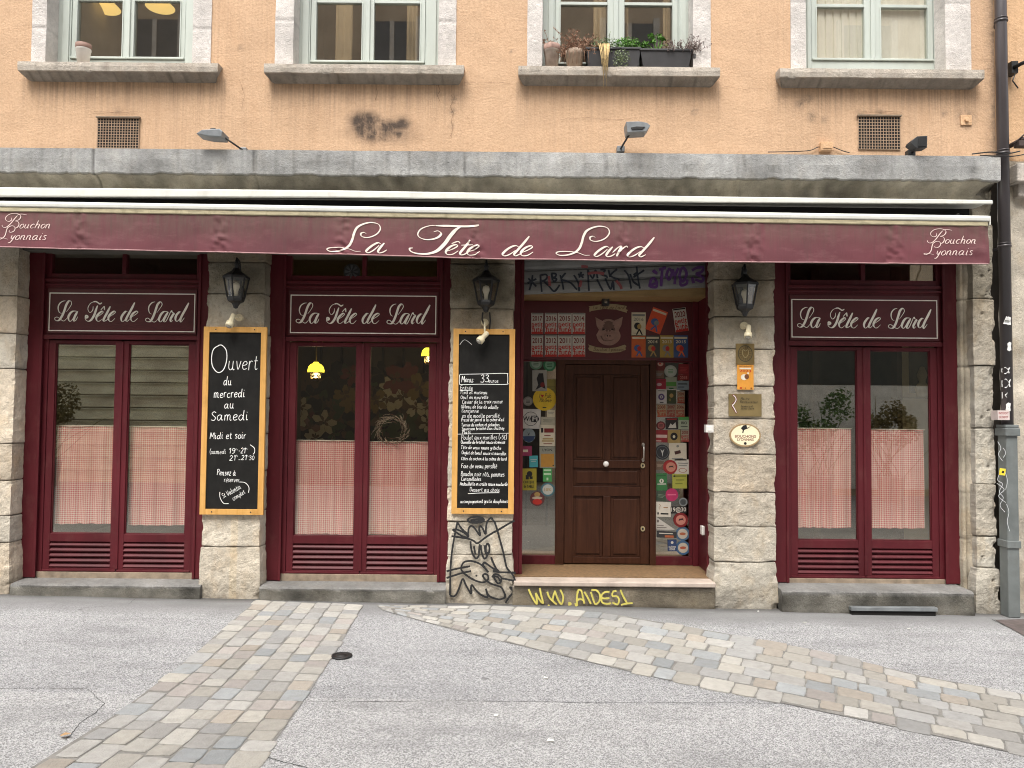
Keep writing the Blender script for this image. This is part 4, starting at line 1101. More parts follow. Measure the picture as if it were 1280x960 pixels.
# ---- entrance
Y7 = .70
s = MB()
xl, xr = Xc(650, .22, 500), Xc(888, .22, 500)
zeb, zet = ZE + .008, Zc(318, .22)
xr7 = xr + .004
s.box(xr, xr + .06, .22, Y7 + .1, zeb, zet); s.box(xl - .08, xl, .22, Y7 + .1, zeb, zet)                      # side walls
s.box(xr - .035, xr - .001, .215, .27, zeb, zet); s.box(xl + .001, xl + .03, .215, .26, zeb, zet)             # front posts
s.box(Xc(866, Y7 - .02), xr - .001, Y7 - .03, Y7 + .06, zeb, zet); 
s.box(xl, Xc(654, Y7 - .02), Y7 - .03, Y7 + .06, zeb, zet)
zh0, zh1 = Zc(449, Y7), Zc(376, Y7)
for (a, b) in ((652, 695), (817, 866)):                                                                    # sidelight frames
    xa, xb = Xc(a, Y7), Xc(b, Y7)
    s.box(xa, xb, Y7, Y7 + .05, zeb, Zc(694, Y7)); s.box(xa, xb, Y7 + .001, Y7 + .05, zh0 - .02, zh0)
s.box(Xc(861.5, Y7), Xc(866.5, Y7), Y7 + .001, Y7 + .05, Zc(694, Y7) + .0005, zh0 - .0205)
ent = s.build('entrance', M_BURG, BLD, bevel=.004)
s = MB(); s.box(Xc(653, Y7), Xc(868, Y7), Y7 - .012, Y7 + .03, zh0, zh1); s.build('header_board', M_BURG2, ent, bevel=.004)
s = MB(); s.box(xl, xr - .002, .34, Y7 + .05, zh1 + .003, zh1 + .03); s.box(xl, xr - .002, .342, .37, zh1 + .0305, zh1 + .3); s.build('soffit', m_wood('varnished_board', (.26, .17, .075), (.33, .22, .10), .5, (2, 18, 18)), ent)
# dark oak door frame and door
s = MB()
fx0, fx1, fz1 = Xc(695, Y7), Xc(820, Y7), Zc(447.5, Y7)
dx0, dx1, dz1 = Xc(705.5, Y7 + .02), Xc(812, Y7 + .02), Zc(454.5, Y7 + .02)
s.box(fx0, dx0, Y7 - .01, Y7 + .06, zeb, fz1); s.box(dx1, fx1, Y7 - .01, Y7 + .06, zeb, fz1); s.box(dx0, dx1, Y7 - .009, Y7 + .059, dz1, fz1)
s.build('door_frame', M_DOOR, ent, bevel=.004)
s = MB()
dz0 = zeb + .008
ya, yb = Y7 + .012, Y7 + .052
st_ = .088
w = dx1 - dx0 - .008; X0 = dx0 + .004
mid = X0 + w / 2
zs_ = [dz0, Zc(695, Y7 + .02), Zc(619, Y7 + .02), Zc(607, Y7 + .02), Zc(584, Y7 + .02), Zc(574, Y7 + .02), Zc(467, Y7 + .02), dz1 - .004]
s.box(X0, X0 + st_, ya, yb, zs_[0], zs_[7]); s.box(X0 + w - st_, X0 + w, ya, yb, zs_[0], zs_[7])
for a, b in ((0, 1), (2, 3), (4, 5), (6, 7)): s.box(X0 + st_, X0 + w - st_, ya + .0005, yb - .0005, zs_[a], zs_[b])
for a, b in ((1, 2), (5, 6)): s.box(mid - .038, mid + .038, ya + .001, yb - .001, zs_[a], zs_[b])
for (a, b, xa, xb) in ((1, 2, X0 + st_, mid - .038), (1, 2, mid + .038, X0 + w - st_), (3, 4, X0 + st_, X0 + w - st_), (5, 6, X0 + st_, mid - .038), (5, 6, mid + .038, X0 + w - st_)):
    s.box(xa, xb, ya + .02, yb - .012, zs_[a], zs_[b])
    s.box(xa + .03, xb - .03, ya + .008, ya + .0205, zs_[a] + .03, zs_[b] - .03)
door = s.build('door', M_DOOR, ent, bevel=.005)
s = MB(); kx, kz = W(757.5, 580, Y7 - .02)
s.lathe([(0.0, -.05), (.02, -.048), (.029, -.035), (.026, -.02), (.012, -.012), (.012, .0), (.022, .004), (.022, .012)], (kx, ya, kz), 16, 0, rot=Matrix.Rotation(rad(-90), 3, 'X'))
s.build('door_knob', surf('white_porcelain', (.8, .78, .74), .2), ent)
s = MB(); hx, hz0 = W(804.5, 575, Y7 - .02); hz1 = W(804.5, 556, Y7 - .02)[1]
s.tube([(hx, ya, hz0), (hx, ya - .045, hz0 + .008), (hx, ya - .05, (hz0 + hz1) / 2), (hx, ya - .045, hz1 - .008), (hx, ya, hz1)], .0085, 8, 0)
s.disc(hx, hz0, .014, .02, ya - .006, ya, 0); s.disc(hx, hz1, .014, .02, ya - .006, ya, 0)
s.build('door_handle', surf('brushed_nickel', (.55, .52, .47), .35, metal=.8), ent)
for yy in (582, 661):
    s = MB(); lx, lz = W(803.5, yy, Y7); s.disc(lx, lz, .022, .026, ya - .012, ya, 0); s.disc(lx, lz, .009, .012, ya - .016, ya - .012, 1, 12); s.build('lock', [surf('lock_brass', (.50, .42, .25), .35, metal=.6), M_DARK], ent)
s = MB(); X0_, Z0_, X1_, Z1_ = R(800.5, 590, 806.5, 608, Y7); s.box(X0_, X1_, ya - .004, ya, Z0_, Z1_); s.build('lock_plate', M_DOOR, ent)
for (a, b) in ((654, 695), (817, 861.5)):
    s = MB(); s.box(Xc(a, Y7) , Xc(b, Y7), Y7 + .02, Y7 + .025, Zc(694, Y7), zh0 - .02); s.build('side_pane', M_GLASS, ent)
# crooked, half-lowered metal roller shutter over the doorway, sprayed
s = MB()
shm = surf('dull_shutter_steel', (.21, .21, .20), .55, .2, 5, .1, 40, metal=.2, dirt=.5, dirtcol=(.10, .10, .10))
sx0, sx1 = Xc(655.5, .3, 350), Xc(886, .3, 350)
za, zb_ = W(655, 368, .3)[1], W(886, 359, .3)[1]
slope = (zb_ - za) / (sx1 - sx0)
SHZ = lambda x: za + slope * (x - sx0)
nsl = 7; hh = .118
for k in range(nsl):
    pr = []
    for (y, z) in ((.305, .004), (.298, .03), (.296, .06), (.298, .095), (.310, .108), (.310, .117), (.322, .117), (.322, .0)):
        pr.append((y, z + k * hh))
    n = len(pr)
    vs = [(sx0, y, SHZ(sx0) + z) for y, z in pr] + [(sx1, y, SHZ(sx1) + z) for y, z in pr]
    s.add(vs, [(i, (i + 1) % n, n + (i + 1) % n, n + i) for i in range(n)] + [tuple(range(n - 1, -1, -1)), tuple(range(n, 2 * n))], 0)
def shy(x, z, off):
    t = (z - SHZ(x)) % hh
    return (x, (.2945 if t < .095 else .2975) - off, z)
def zoompx(ox, oy, sc): return lambda p: (ox + p[0] / sc, oy + p[1] / sc)
def spray(mbb, st, zp, Y, w, to3, mat, k=6):
    pts = [W(*zp(p), Y) for p in cr(P(st), k)]
    mbb.ribbon(pts, [w * (.8 + .35 * abs(nz(p[0], p[1], 0, 20))) for p in pts], to3, mat)
zp = zoompx(640, 325, 7.386)
for st in ["150,170 225,245", "190,140 180,215 160,280", "145,215 225,175", "262,140 268,220 275,295", "255,145 310,135 325,160 300,190 275,195", "290,195 340,240 390,290 440,230", "365,125 375,190", "362,125 405,130 400,155 375,165 410,175 400,195 375,195", "445,140 465,215 475,275", "495,120 455,175 500,195 545,215 600,275", "570,140 590,170 615,225 620,290", "610,130 660,165", "640,110 620,165", "615,150 665,135", "700,90 705,200 710,285", "700,95 745,170 770,95 790,170", "785,180 820,250 840,285", "815,90 860,95 830,135 870,150 880,170", "890,90 905,160", "970,85 910,145 990,185", "860,170 910,270 930,200 940,280"]:
    spray(s, st, zp, .3, .020, shy, 1)
zp = zoompx(770, 325, 7.385)
for st in ["75,95 115,150 140,265", "160,140 200,110", "190,60 200,160 220,265", "160,160 260,95", "130,130 160,200 215,240"]:
    spray(s, st, zp, .3, .020, shy, 1)
for st in ["335,100 375,125 345,95", "310,250 320,190 345,170 370,195 370,250 310,245", "320,235 365,215", "395,90 455,75 430,80 420,160 415,245", "480,90 465,150 490,180 515,120 495,85 480,90", "520,85 540,140 575,75", "545,140 540,225", "600,80 585,150 615,200 650,130 625,75 600,85", "590,190 600,235 650,220 655,180", "700,100 740,75 800,70 790,110 740,130 800,160 790,200 730,180", "700,160 715,215"]:
    spray(s, st, zp, .3, .030, shy, 2)
zp = zoompx(640, 325, 7.386)
for st in ["340,150 345,190 350,240", "700,130 740,120 800,120 850,130", "640,60 700,65", "640,190 625,250", "960,190 1000,240 1010,270"]:
    spray(s, st, zp, .3, .030, shy, 3)
s.build('roller_shutter', [shm, surf('spray_blue_black', (.018, .024, .035), .7), M_PURP, surf('spray_faded_red', (.25, .07, .07), .8)], BLD)

# ---- dining room behind the glass
s = MB()
xA, xB = -5.6, 5.0
s.box(xA, xB, 4.2, 4.3, -.2, 3.3, 0); s.box(xA - .1, xA, .4, 4.2, -.2, 3.3, 0); s.box(xB, xB + .1, .4, 4.2, -.2, 3.3, 0)
s.box(xA, xB, .5, 4.2, 3.3, 3.4, 1); s.box(xA, xB, .3, 4.2, -.2, .12, 2)
for xp in (Xc(266, .6), Xc(560, .8) , Xc(975, .6)): s.box(xp - .06, xp + .06, .5, 4.2, .12, 3.3, 0)
for k in range(14): s.box(-3.4 + k * .3, -3.4 + k * .3 + .03, 4.17, 4.2, .12, 3.3, 3)
s.build('dining_room', [surf('brown_panelling', (.07, .054, .035), .7, .25, 3, 0), surf('room_plaster', (.10, .09, .07), .9), surf('dark_floor', (.05, .035, .025), .5), surf('panelling_post', (.018, .013, .009), .6)], BLD)
# ================================================================== AWNING
AWX0, AWX1 = -5.6, Xc(1236, AW_Y, 300)
aw = thing('awning', 'long burgundy cassette awning lettered La Tete de Lard over the whole shopfront', 'awning', (0, 0, Zc(250, 0)))
def edge(pts, Y):
    q = [W(px, py, Y) for px, py in pts]
    def f(x):
        for (xa, za), (xb, zb2) in zip(q, q[1:]):
            if x <= xb or (xb, zb2) == q[-1]: return za + (zb2 - za) * (x - xa) / (xb - xa)
    return f
HT, HB = edge([(0, 234), (430, 238), (850, 245), (1240, 250)], -.3), edge([(0, 246.5), (430, 247.5), (850, 253.5), (1240, 255.5)], -.3)
HZ = lambda x: (HT(x) + HB(x)) / 2
fl, fr_ = W(0, 256, AW_Y), W(1234, 274.5, AW_Y)
fs_ = (fr_[1] - fl[1]) / (fr_[0] - fl[0])
FZ = lambda x: fl[1] + fs_ * (x - fl[0])
def sheared(prof, x0, x1, zf, mat, name, bev=0, seg=1, sc=None):
    s = MB(); n = len(prof); xs = lines(x0, x1, (x1 - x0) / seg)
    vs = [(x, y, zf(x) + z * (sc(x) if sc else 1)) for x in xs for y, z in prof]
    fs = [(a * n + i, a * n + (i + 1) % n, (a + 1) * n + (i + 1) % n, (a + 1) * n + i) for a in range(len(xs) - 1) for i in range(n)]
    fs += [tuple(range(n - 1, -1, -1)), tuple(range((len(xs) - 1) * n, len(xs) * n))]
    s.add(vs, fs, 0); return s.build(name, mat, aw, bevel=bev)
HX1 = Xc(1240, -.3, 252)
sheared([(-.02, 1.5), (-.24, 1.25), (-.297, 1.0), (-.312, .6), (-.312, -.7), (-.306, -1), (-.295, -.95), (-.28, -.1), (-.2, .4), (-.02, .7)], AWX0, HX1, HZ, M_WHITE, 'hood', .002, 12, lambda x: (HT(x) - HB(x)) / 2)
sheared([(-.01, .03), (-.03, .03), (-.03, -.2), (-.01, -.2)], AWX0, HX1 - .04, HZ, M_DARK, 'back_plate')
# rolled fabric with a ragged, mildewed fold showing in the gap
s = MB()
xs = lines(AWX0, AWX1 - .03, .03); n = 9
for x in xs:
    for k in range(n):
        t = k / (n - 1)
        y = -.08 + (AW_Y + .05 + .08) * t
        z0, z1 = HB(x) - .03, FZ(x) + .022
        z = z0 + (z1 - z0) * t ** 1.4 + .010 * fb(x, t, 0, 2.5) - .03 * math.sin(t * 3.14) * (1 + nz(x, 0, 4, 1.1))
        s.v.append((x, y, min(z, HB(x) - .012) if t < .7 else z))
for a in range(len(xs) - 1):
    for k in range(n - 1): s.f.append((a * n + k, a * n + k + 1, (a + 1) * n + k + 1, (a + 1) * n + k)); s.m.append(0); s.sm.append(True)
s.build('rolled_fabric', surf('mildewed_canvas', (.016, .012, .011), .95, .4, 5, .2, 60, dirt=.5, dirtcol=(.035, .04, .02)), aw)
s0 = sheared([(AW_Y + .06, .028), (AW_Y + .0, .034), (AW_Y - .016, .026), (AW_Y - .022, .008), (AW_Y - .020, -.014), (AW_Y - .008, -.02), (AW_Y + .05, -.016)], AWX0, AWX1, FZ, M_WHITE, 'front_bar', .003)
sheared([(AW_Y + .05, -.0165), (AW_Y - .006, -.0205), (AW_Y - .012, -.026), (AW_Y - .012, -.056), (AW_Y + .0, -.062), (AW_Y + .05, -.06)], AWX0, AWX1 - .012, FZ, M_BAR2, 'lower_profile', .003)
s = MB(); s.box(AWX1, AWX1 + .012, AW_Y - .016, AW_Y + .06, FZ(AWX1) - .05, FZ(AWX1) + .03); s.build('end_cap', M_WHITE, aw, bevel=.004)
s = MB(); s.tube([(AWX1 - .06, AW_Y + .05, FZ(AWX1) - .03), (AWX1 - .35, -.22, FZ(AWX1) - .02), (AWX1 - .05, -.06, HZ(AWX1) - .06)], .022, 8); s.build('folding_arm', M_WHITE, aw)
s = MB(); ex = AWX1
s.tube([(ex + .028, AW_Y + .1, FZ(ex) + .0), (ex + .045, AW_Y + .1, FZ(ex) - .12), (ex + .05, AW_Y + .1, FZ(ex) - .2), (ex + .02, AW_Y + .1, FZ(ex) - .27), (ex - .01, AW_Y + .12, FZ(ex) - .33)], .006, 6); s.build('pull_cord', M_IVORY, aw)
# valance
_vb = edge([(0, 309), (210, 314), (430, 318.5), (640, 324), (850, 327), (1040, 328.5), (1240, 330)], AW_Y)
VZ0 = lambda x: _vb(x) + .005 * nz(x, 0, 0, 1.2)
VZ1 = lambda x: FZ(x) - .055
seams = [Xc(v, AW_Y, 300) for v in (100, 275, 430, 595, 780, 940, 1117)]
def valy(x, z):
    t = (VZ1(x) - z) / (VZ1(x) - VZ0(x))
    d = .02 * t * nz(x, 0, 2, 1.3) + .010 * t * nz(x, z, 4, 3) + .003 * nz(x, z, 6, 10)
    for q in seams:
        u = (x - q) / .07
        if abs(u) < 3: d += math.exp(-u * u) * (.016 * nz(x * 2.2 + z, z * 2, q, 9) + .011 * nz(x, z * 3, q, 16) + .004) * (.4 + t)
        if abs(x - q) < .006: d -= .003
    if x > AWX1 - .25: d += .02 * nz(x + z, x - z, 3, 7) * (1 - (AWX1 - x) / .25)
    return AW_Y - .002 - d
s = MB()
xs = lines(AWX0, AWX1 - .004, .012); n = 22
for x in xs:
    for k in range(n):
        z = VZ1(x) + (VZ0(x) - VZ1(x)) * k / (n - 1)
        s.v.append((x, valy(x, z), z))
for a in range(len(xs) - 1):
    for k in range(n - 1): s.f.append((a * n + k, a * n + k + 1, (a + 1) * n + k + 1, (a + 1) * n + k)); s.m.append(0); s.sm.append(True)
s.build('valance', M_CANVAS, aw)
s = MB(); s.tube([(x, valy(x, VZ0(x)), VZ0(x)) for x in xs[::3]], .0055, 6, 0); s.build('valance_binding', surf('faded_pink_binding', (.38, .22, .22), .85, .2, 12), aw)
s = MB(); to3 = lambda x, z, off: (x, valy(x, z) - .004 - off, z)
zp = zoompx(400, 265, 5.818); zq = zoompx(610, 265, 5.818)
k0 = PX(AW_Y)
def vst(st, z_, mn=.9, mx=3.0, upf=.4, dx=0, dy=0, sl=(.5, .87)):
    pts = [W(*z_((a + dx, b + dy)), AW_Y) for a, b in cr(P(st), 9)]
    s.ribbon(pts, pen_w(pts, mn * k0, mx * k0, upf, sl), to3, 0)
VL = "338,160 322,150 300,158 304,178 340,188 385,178 422,155 440,122 425,90 375,78 320,88 275,112 252,150 240,195 222,238 190,268 140,286 85,290 55,278 62,266 100,261 160,263 215,272 258,288 298,288"
VA = ["446,236 425,226 392,240 355,268 338,290 355,299 392,280 432,245", "470,228 440,262 424,288 432,300 462,294 488,278"]
VD = ["232,262 205,246 170,254 130,280 106,308 120,320 155,310 200,280", "300,178 262,225 215,278 190,308 202,320 238,304"]
VE = ["246,296 290,278 322,258 312,247 278,258 248,282 238,306 254,320 290,316 328,292"]
vst(VL, zp)
for q in VA: vst(q, zp)
vst("828,146 858,139 882,158 862,184 820,200 770,202 728,188 712,162 735,126 790,104 850,98", zp); vst("845,101 950,103 1050,106 1120,103 1157,97", zp, 2.4, 3.0)
vst("1022,108 985,134 945,180 905,236 850,286 780,307 705,304 662,288 654,268 676,264", zp, 1.3, 4.6)
for q in VE: vst(q, zp, dx=678, dy=-8)
vst("958,232 1003,216 1020,230", zp, 1.2, 2)
vst("1092,206 1060,250 1022,296 1024,313 1054,308 1092,280", zp); vst("1028,243 1112,240", zp, 1.0, 1.3)
for q in VE: vst(q, zp, dx=834, dy=-4)
for q in VD: vst(q, zq)
for q in VE: vst(q, zq)
vst(VL, zq, dx=442, dy=27)
for q in VA: vst(q, zq, dx=436, dy=26)
vst("905,296 942,262 968,252 952,288 934,324", zq); vst("948,300 980,266 1006,251 1014,262", zq)
for q in VD: vst(q, zq, dx=908, dy=8)
zr = zoompx(1140, 270, 11.64)
s.build('lettering', M_LET, aw)
for dxp, dyp in ((0, 0), (-1155.2, -19.2)):
    s = MB()
    zz = (lambda p: (zr(p)[0] + dxp, zr(p)[1] + dyp))
    for st in ("345,248 352,285 312,306 272,285 268,245 318,202 395,188 455,198 487,232 462,278 402,300", "440,218 400,262 340,340 290,385 248,395 220,376 222,358", "402,300 445,308 462,345 442,388 402,408", "440,208 500,198 576,212",
               "328,438 322,455 345,466 388,448 408,410 390,377 350,372 302,400 284,440 270,500 244,540 192,566 164,556 190,545 250,552 312,568"):
        vst(st, zz, .5, 1.15, .6)
    for word, xa, xb, zbl, xh in (("ouchon", 458, 940, 405, 62), ("yonnais", 330, 880, 575, 66)):
        a = W(*zz((xa, zbl)), AW_Y); b = W(*zz((xb, zbl)), AW_Y)
        hand_line(s, word, a[0], a[1], b[0] - a[0] - .02, xh / 11.64 * k0, to3, .005, 0, .42, 0, math.atan2(b[1] - a[1], b[0] - a[0]), (.55 * k0, 1.15 * k0, .5))
    s.build('lettering', surf('faded_lettering', (.70, .54, .50), .8, .08, 20, 0), aw)

# ================================================================== FITTINGS ON THE FRONT
# lanterns
def lantern(px, py0, py1, label, seedrot, hang=False):
    YL = -.14
    k = PX(YL)
    cx, zt = W(px, py0, YL); zb_ = W(px, py1, YL)[1]
    H = zt - zb_
    t = thing('wall_lantern', label, 'lantern', (cx, YL, zb_), 'black hexagonal wall lanterns')
    c = (cx, YL, zb_); u = H / 60.0
    ph = seedrot
    s = MB()
    s.lathe([(0, 0), (2.6 * u, 1 * u), (3.2 * u, 3.5 * u), (5 * u, 6.5 * u), (9.5 * u, 9 * u), (10.5 * u, 12 * u), (10 * u, 14.5 * u)], c, 6, 0, False, ph=ph)
    s.build('base', M_IRON, t)
    s = MB()
    s.lathe([(16.5 * u, 37 * u), (16 * u, 39.5 * u), (11 * u, 43 * u), (6 * u, 46 * u), (3.4 * u, 50 * u)], c, 6, 0, False, ph=ph)
    s.build('roof', M_IRON, t)
    s = MB(); s.lathe([(3.0 * u, 49 * u), (2.2 * u, 53 * u), (3.2 * u, 55 * u), (1.6 * u, 58 * u), (1.9 * u, 59.5 * u), (0, 61 * u)], c, 10); s.build('finial', M_IRON, t)
    s = MB()
    for q in range(6):
        a = 2 * math.pi * (q + ph) / 6
        p0 = Vector(c) + Vector((10 * u * math.cos(a), 10 * u * math.sin(a), 13 * u)); p1 = Vector(c) + Vector((15 * u * math.cos(a), 15 * u * math.sin(a), 38 * u))
        s.tube([p0, p1], .95 * u, 6, 0, smooth=False)
    s.build('cage', M_IRON, t)
    s = MB(); s.lathe([(9.4 * u, 13.5 * u), (14.2 * u, 37.5 * u)], c, 6, 0, False, ph=ph); s.f = s.f[:6]; s.m = s.m[:6]; s.sm = s.sm[:6]
    s.build('glass', M_LGLASS, t)
    s = MB(); s.lathe([(2.2 * u, 14 * u), (2.2 * u, 19 * u), (2.6 * u, 22 * u), (4.4 * u, 27 * u), (3.6 * u, 31 * u), (0, 33 * u)], c, 12); s.build('bulb', surf('opal_bulb', (.75, .70, .58), .3), t)
    s = MB()
    pts = [(cx, -.005, zb_ + 20 * u), (cx, -.03, zb_ + 44 * u), (cx, -.08, zb_ + 60 * u), (cx, YL, zb_ + 62 * u), (cx, YL, zb_ + 58 * u)]
    s.tube(pts, 1.3 * u, 7); s.disc(cx, zb_ + 22 * u, 5 * u, 9 * u, -.014, .004)
    if hang:
        s.tube([(cx - 4 * u, -.06, zb_ + 2 * u), (cx - 5 * u, -.05, zb_ - 6 * u), (cx - 3 * u, -.04, zb_ - 12 * u)], .9 * u, 6)
        s.tube([(cx + 4 * u, -.06, zb_ + 2 * u), (cx + 5 * u, -.05, zb_ - 8 * u), (cx + 4 * u, -.03, zb_ - 18 * u)], .9 * u, 6)
    s.build('bracket', M_IRON, t)
lantern(296, 325, 386, 'black hexagonal wall lantern above the chalkboard reading Ouvert', .5)
lantern(608, 328, 391, 'black hexagonal wall lantern above the menu chalkboard, wires hanging below', .02, True)
lantern(931, 333, 396, 'black hexagonal wall lantern on the pier with the brass plaques', .42)

def spot(dx, dy, bx0, by0, bx1, by1, label, yb=-.09):
    X, Z = W(dx, dy, -.02)
    t = thing('spotlight', label, 'spotlight', (X, -.02, Z), 'small ivory spotlights under the lanterns')
    s = MB(); s.disc(X, Z, .034, .034, -.030, .004, 0, 20); s.disc(X, Z, .022, .022, -.038, -.030, 0, 16); s.build('wall_rose', M_IVORY, t, bevel=.003)
    a = Vector((W(bx0, by0, yb)[0], yb + .02, W(bx0, by0, yb)[1])); b = Vector((W(bx1, by1, yb)[0], yb - .02, W(bx1, by1, yb)[1]))
    s = MB(); m_ = a.lerp(b, .3); s.tube([(X, -.03, Z), (X, -.055, Z - .004), m_], .009, 8); s.build('arm', M_IVORY, t)
    s = MB(); d = (b - a)
    s.tube([a - d * .05, a, a + d * .62, a + d * .64, a + d * .98, b], [.016, .022, .023, .034, .036, .034], 16); s.build('lamp_head', M_IVORY, t)
    s = MB(); s.tube([b - d.normalized() * .003, b + d.normalized() * .012], [.026, .022], 14); s.build('bulb', surf('spot_bulb', (.4, .38, .33), .2), t)
spot(299, 397, 291, 393, 287, 408, 'small ivory spotlight on top of the chalkboard reading Ouvert')
spot(606, 403, 609, 416, 599, 427, 'ivory spotlight dangling over the top of the menu chalkboard')
spot(930, 407, 936.5, 407, 934, 422, 'small ivory spotlight above the square bronze plaque')

def flood(head, arm, label, mat, flip=1, dark=False):
    x0, y0, x1, y1 = head
    YF = -.20
    X0, Z0, X1, Z1 = R(x0, y0, x1, y1, YF)
    ax, az = W(arm[0], arm[1], -.10)
    t = thing('floodlight', label, 'floodlight', (ax, -.08, az), 'floodlights over the stone cornice')
    h = Z1 - Z0
    s = MB()
    if not dark and flip > 0:      # tilted shovel head seen from its side and above
        pts = [(X0, Z0 + h * .30), (X0 + (X1 - X0) * .22, Z0 + h * .62), (X1 - .03, Z0 + h * .72), (X1, Z0 + h * .5), (X1 - .01, Z0 + h * .06), (X0 + (X1 - X0) * .45, Z0 + h * .10)]
        s.plate(pts, YF - .09, YF + .07, 0)
        s.plate([(X0 + (X1 - X0) * .45, Z0 + h * .68), (X1 - .07, Z0 + h * .70), (X1 - .09, Z0 + h * .99), (X0 + (X1 - X0) * .42, Z0 + h * .97)], YF - .03, YF + .05, 1)
        e = (X1 - .01, YF, Z0 + h * .25)
    elif not dark:
        pts = [(X0, Z1 - h * .06), (X0 + .012, Z0), (X1 - (X1 - X0) * .16, Z0 + h * .10), (X1, Z1 - h * .38), (X1 - .03, Z1 - h * .14), (X1 - .1, Z1 - h * .02)]
        s.plate(pts, YF - .08, YF + .07, 0)
        s.plate([(X0 + .04, Z0 + h * .42), (X0 + .05, Z0 + h * .20), (X1 - .07, Z0 + h * .24), (X1 - .045, Z0 + h * .50), (X0 + .09, Z0 + h * .52)], YF - .086, YF - .0805, 1)
        s.plate([(X0 + .06, Z1 - h * .04), (X0 + .13, Z1 - h * .03), (X0 + .12, Z1 + h * .08), (X0 + .07, Z1 + h * .06)], YF - .03, YF + .03, 1)
        e = (X0 + .04, YF, Z0 + .01)
    else:
        s.plate([(X0, Z0 + h * .38), (X0 + (X1 - X0) * .35, Z0), (X1 - .004, Z0 + h * .05), (X1, Z1), (X0 + (X1 - X0) * .4, Z1 - h * .05), (X0 + .01, Z1 - h * .42)], YF - .02, YF + .08, 0)
        s.plate([(X0 + (X1 - X0) * .42, Z0 + h * .1), (X1 - .012, Z0 + h * .12), (X1 - .012, Z1 - h * .08), (X0 + (X1 - X0) * .46, Z1 - h * .12)], YF - .026, YF - .0205, 1)
        e = (X0 + .04, YF + .04, Z0 + .02)
    s.build('lamp_housing', [mat, M_IRON], t, bevel=.006)
    s = MB(); s.tube([e, (ax, -.10, az), (ax, -.03, az + .005)], .0085, 8); s.build('arm', M_IRON, t)
    s = MB(); s.box(ax - .035, ax + .035, -.06, .004, az - .025, az + .03); s.build('mount', mat, t, bevel=.006)
flood((250, 161, 283, 176), (301, 186), 'grey shovel shaped floodlight reaching left beside the left vent grille', M_GREYM)
flood((781, 155.5, 811, 169.5), (777, 184), 'grey floodlight on a short arm below the planted window sill', M_GREYM, -1)
flood((1137, 170.5, 1158, 186), (1143, 189), 'small black floodlight right of the right vent grille', surf('charcoal_metal', (.025, .026, .027), .5), 1, True)
X0, Z0, X1, Z1 = R(1025, 178.5, 1040, 189, -.03)
s = MB(); s.box(X0, X1, -.06, .004, Z0, Z1); s.box(X0 + .012, X1 - .012, -.066, -.0605, Z0 + .015, Z1 - .012)
o = s.build('junction_box', M_PLASTER2, None, loc=((X0 + X1) / 2, -.01, Z0), bevel=.005); tag(o, 'small peach painted junction box on the cornice edge left of the right grille', 'junction box')
def wire(pts, r, Y, label):
    q = [W(*p, Y) for p in cr(P(pts), 6)]; s = MB(); s.tube([(x, Y, z) for x, z in q], r, 6)
    o = s.build('electric_cable', M_IRON, None, loc=(q[0][0], Y, q[0][1])); tag(o, label, 'cable', 'electric cables along the cornice')
wire("960,190 990,189.5 1012,188 1022,184 1026,184", .004, -.02, 'thin black cable entering the junction box from its left')
wire("1040,183 1052,188 1062,191", .004, -.02, 'short black cable leaving the junction box towards the right grille')
wire("1215,192.5 1240,190 1258,192 1275,189", .006, -.16, 'upper cable crossing the drainpipe at cornice height')
wire("1225,194 1262,195.5 1280,193", .005, -.17, 'lower cable crossing the drainpipe at cornice height')

# chalkboards
def chalkboard(c, label, lines_, extra):
    x0, y0, x1, y1 = c
    YB = -.035
    X0, Z0, X1, Z1 = R(x0, y0, x1, y1, YB)
    t = thing('chalkboard', label, 'chalkboard', ((X0 + X1) / 2, YB, Z0), 'wood framed chalkboards on the piers')
    s = MB(); fw = .05
    mframe(s, X0, X1, Z0, Z1, fw, YB, YB + .03)
    for a in (X0 + .11, X1 - .11): 
        for z in (Z1 - .025, Z0 + .025): s.disc(a, z, .006, .006, YB - .002, YB, 1, 8)
    s.build('frame', [M_OAK, M_IRON], t, bevel=.004)
    s = MB(); s.box(X0 + fw - .004, X1 - fw + .004, YB + .012, YB + .024, Z0 + fw - .004, Z1 - fw + .004)
    s.build('slate', M_BOARD, t)
    s = MB(); yf = YB + .0114
    to3 = lambda x, z, off: (x, yf - off, z)
    k = PX(YB)
    for (txt, xa, xb, bl, xh, w, rot) in lines_:
        a = W(xa, bl, YB)
        hand_line(s, txt, a[0], a[1], (xb - xa) * k, xh * k * (1 if xh > 4 else .84), to3, w * k * (.72 if xh > 4 else .52), 0, .08, .3, rad(rot), k=5)
    for st, w in extra:
        pts = [W(*p, YB) for p in cr(P(st), 8)]
        s.ribbon(pts, w * k, to3, 0)
    s.build('chalk_writing', M_CHALK, t)
    s = MB(); s.box(X0 + .1, X1 - .1, YB + .03, .02, Z0 + .2, Z0 + .24); s.box(X0 + .1, X1 - .1, YB + .03, .02, Z1 - .24, Z1 - .2); s.build('batten', M_OAK, t)
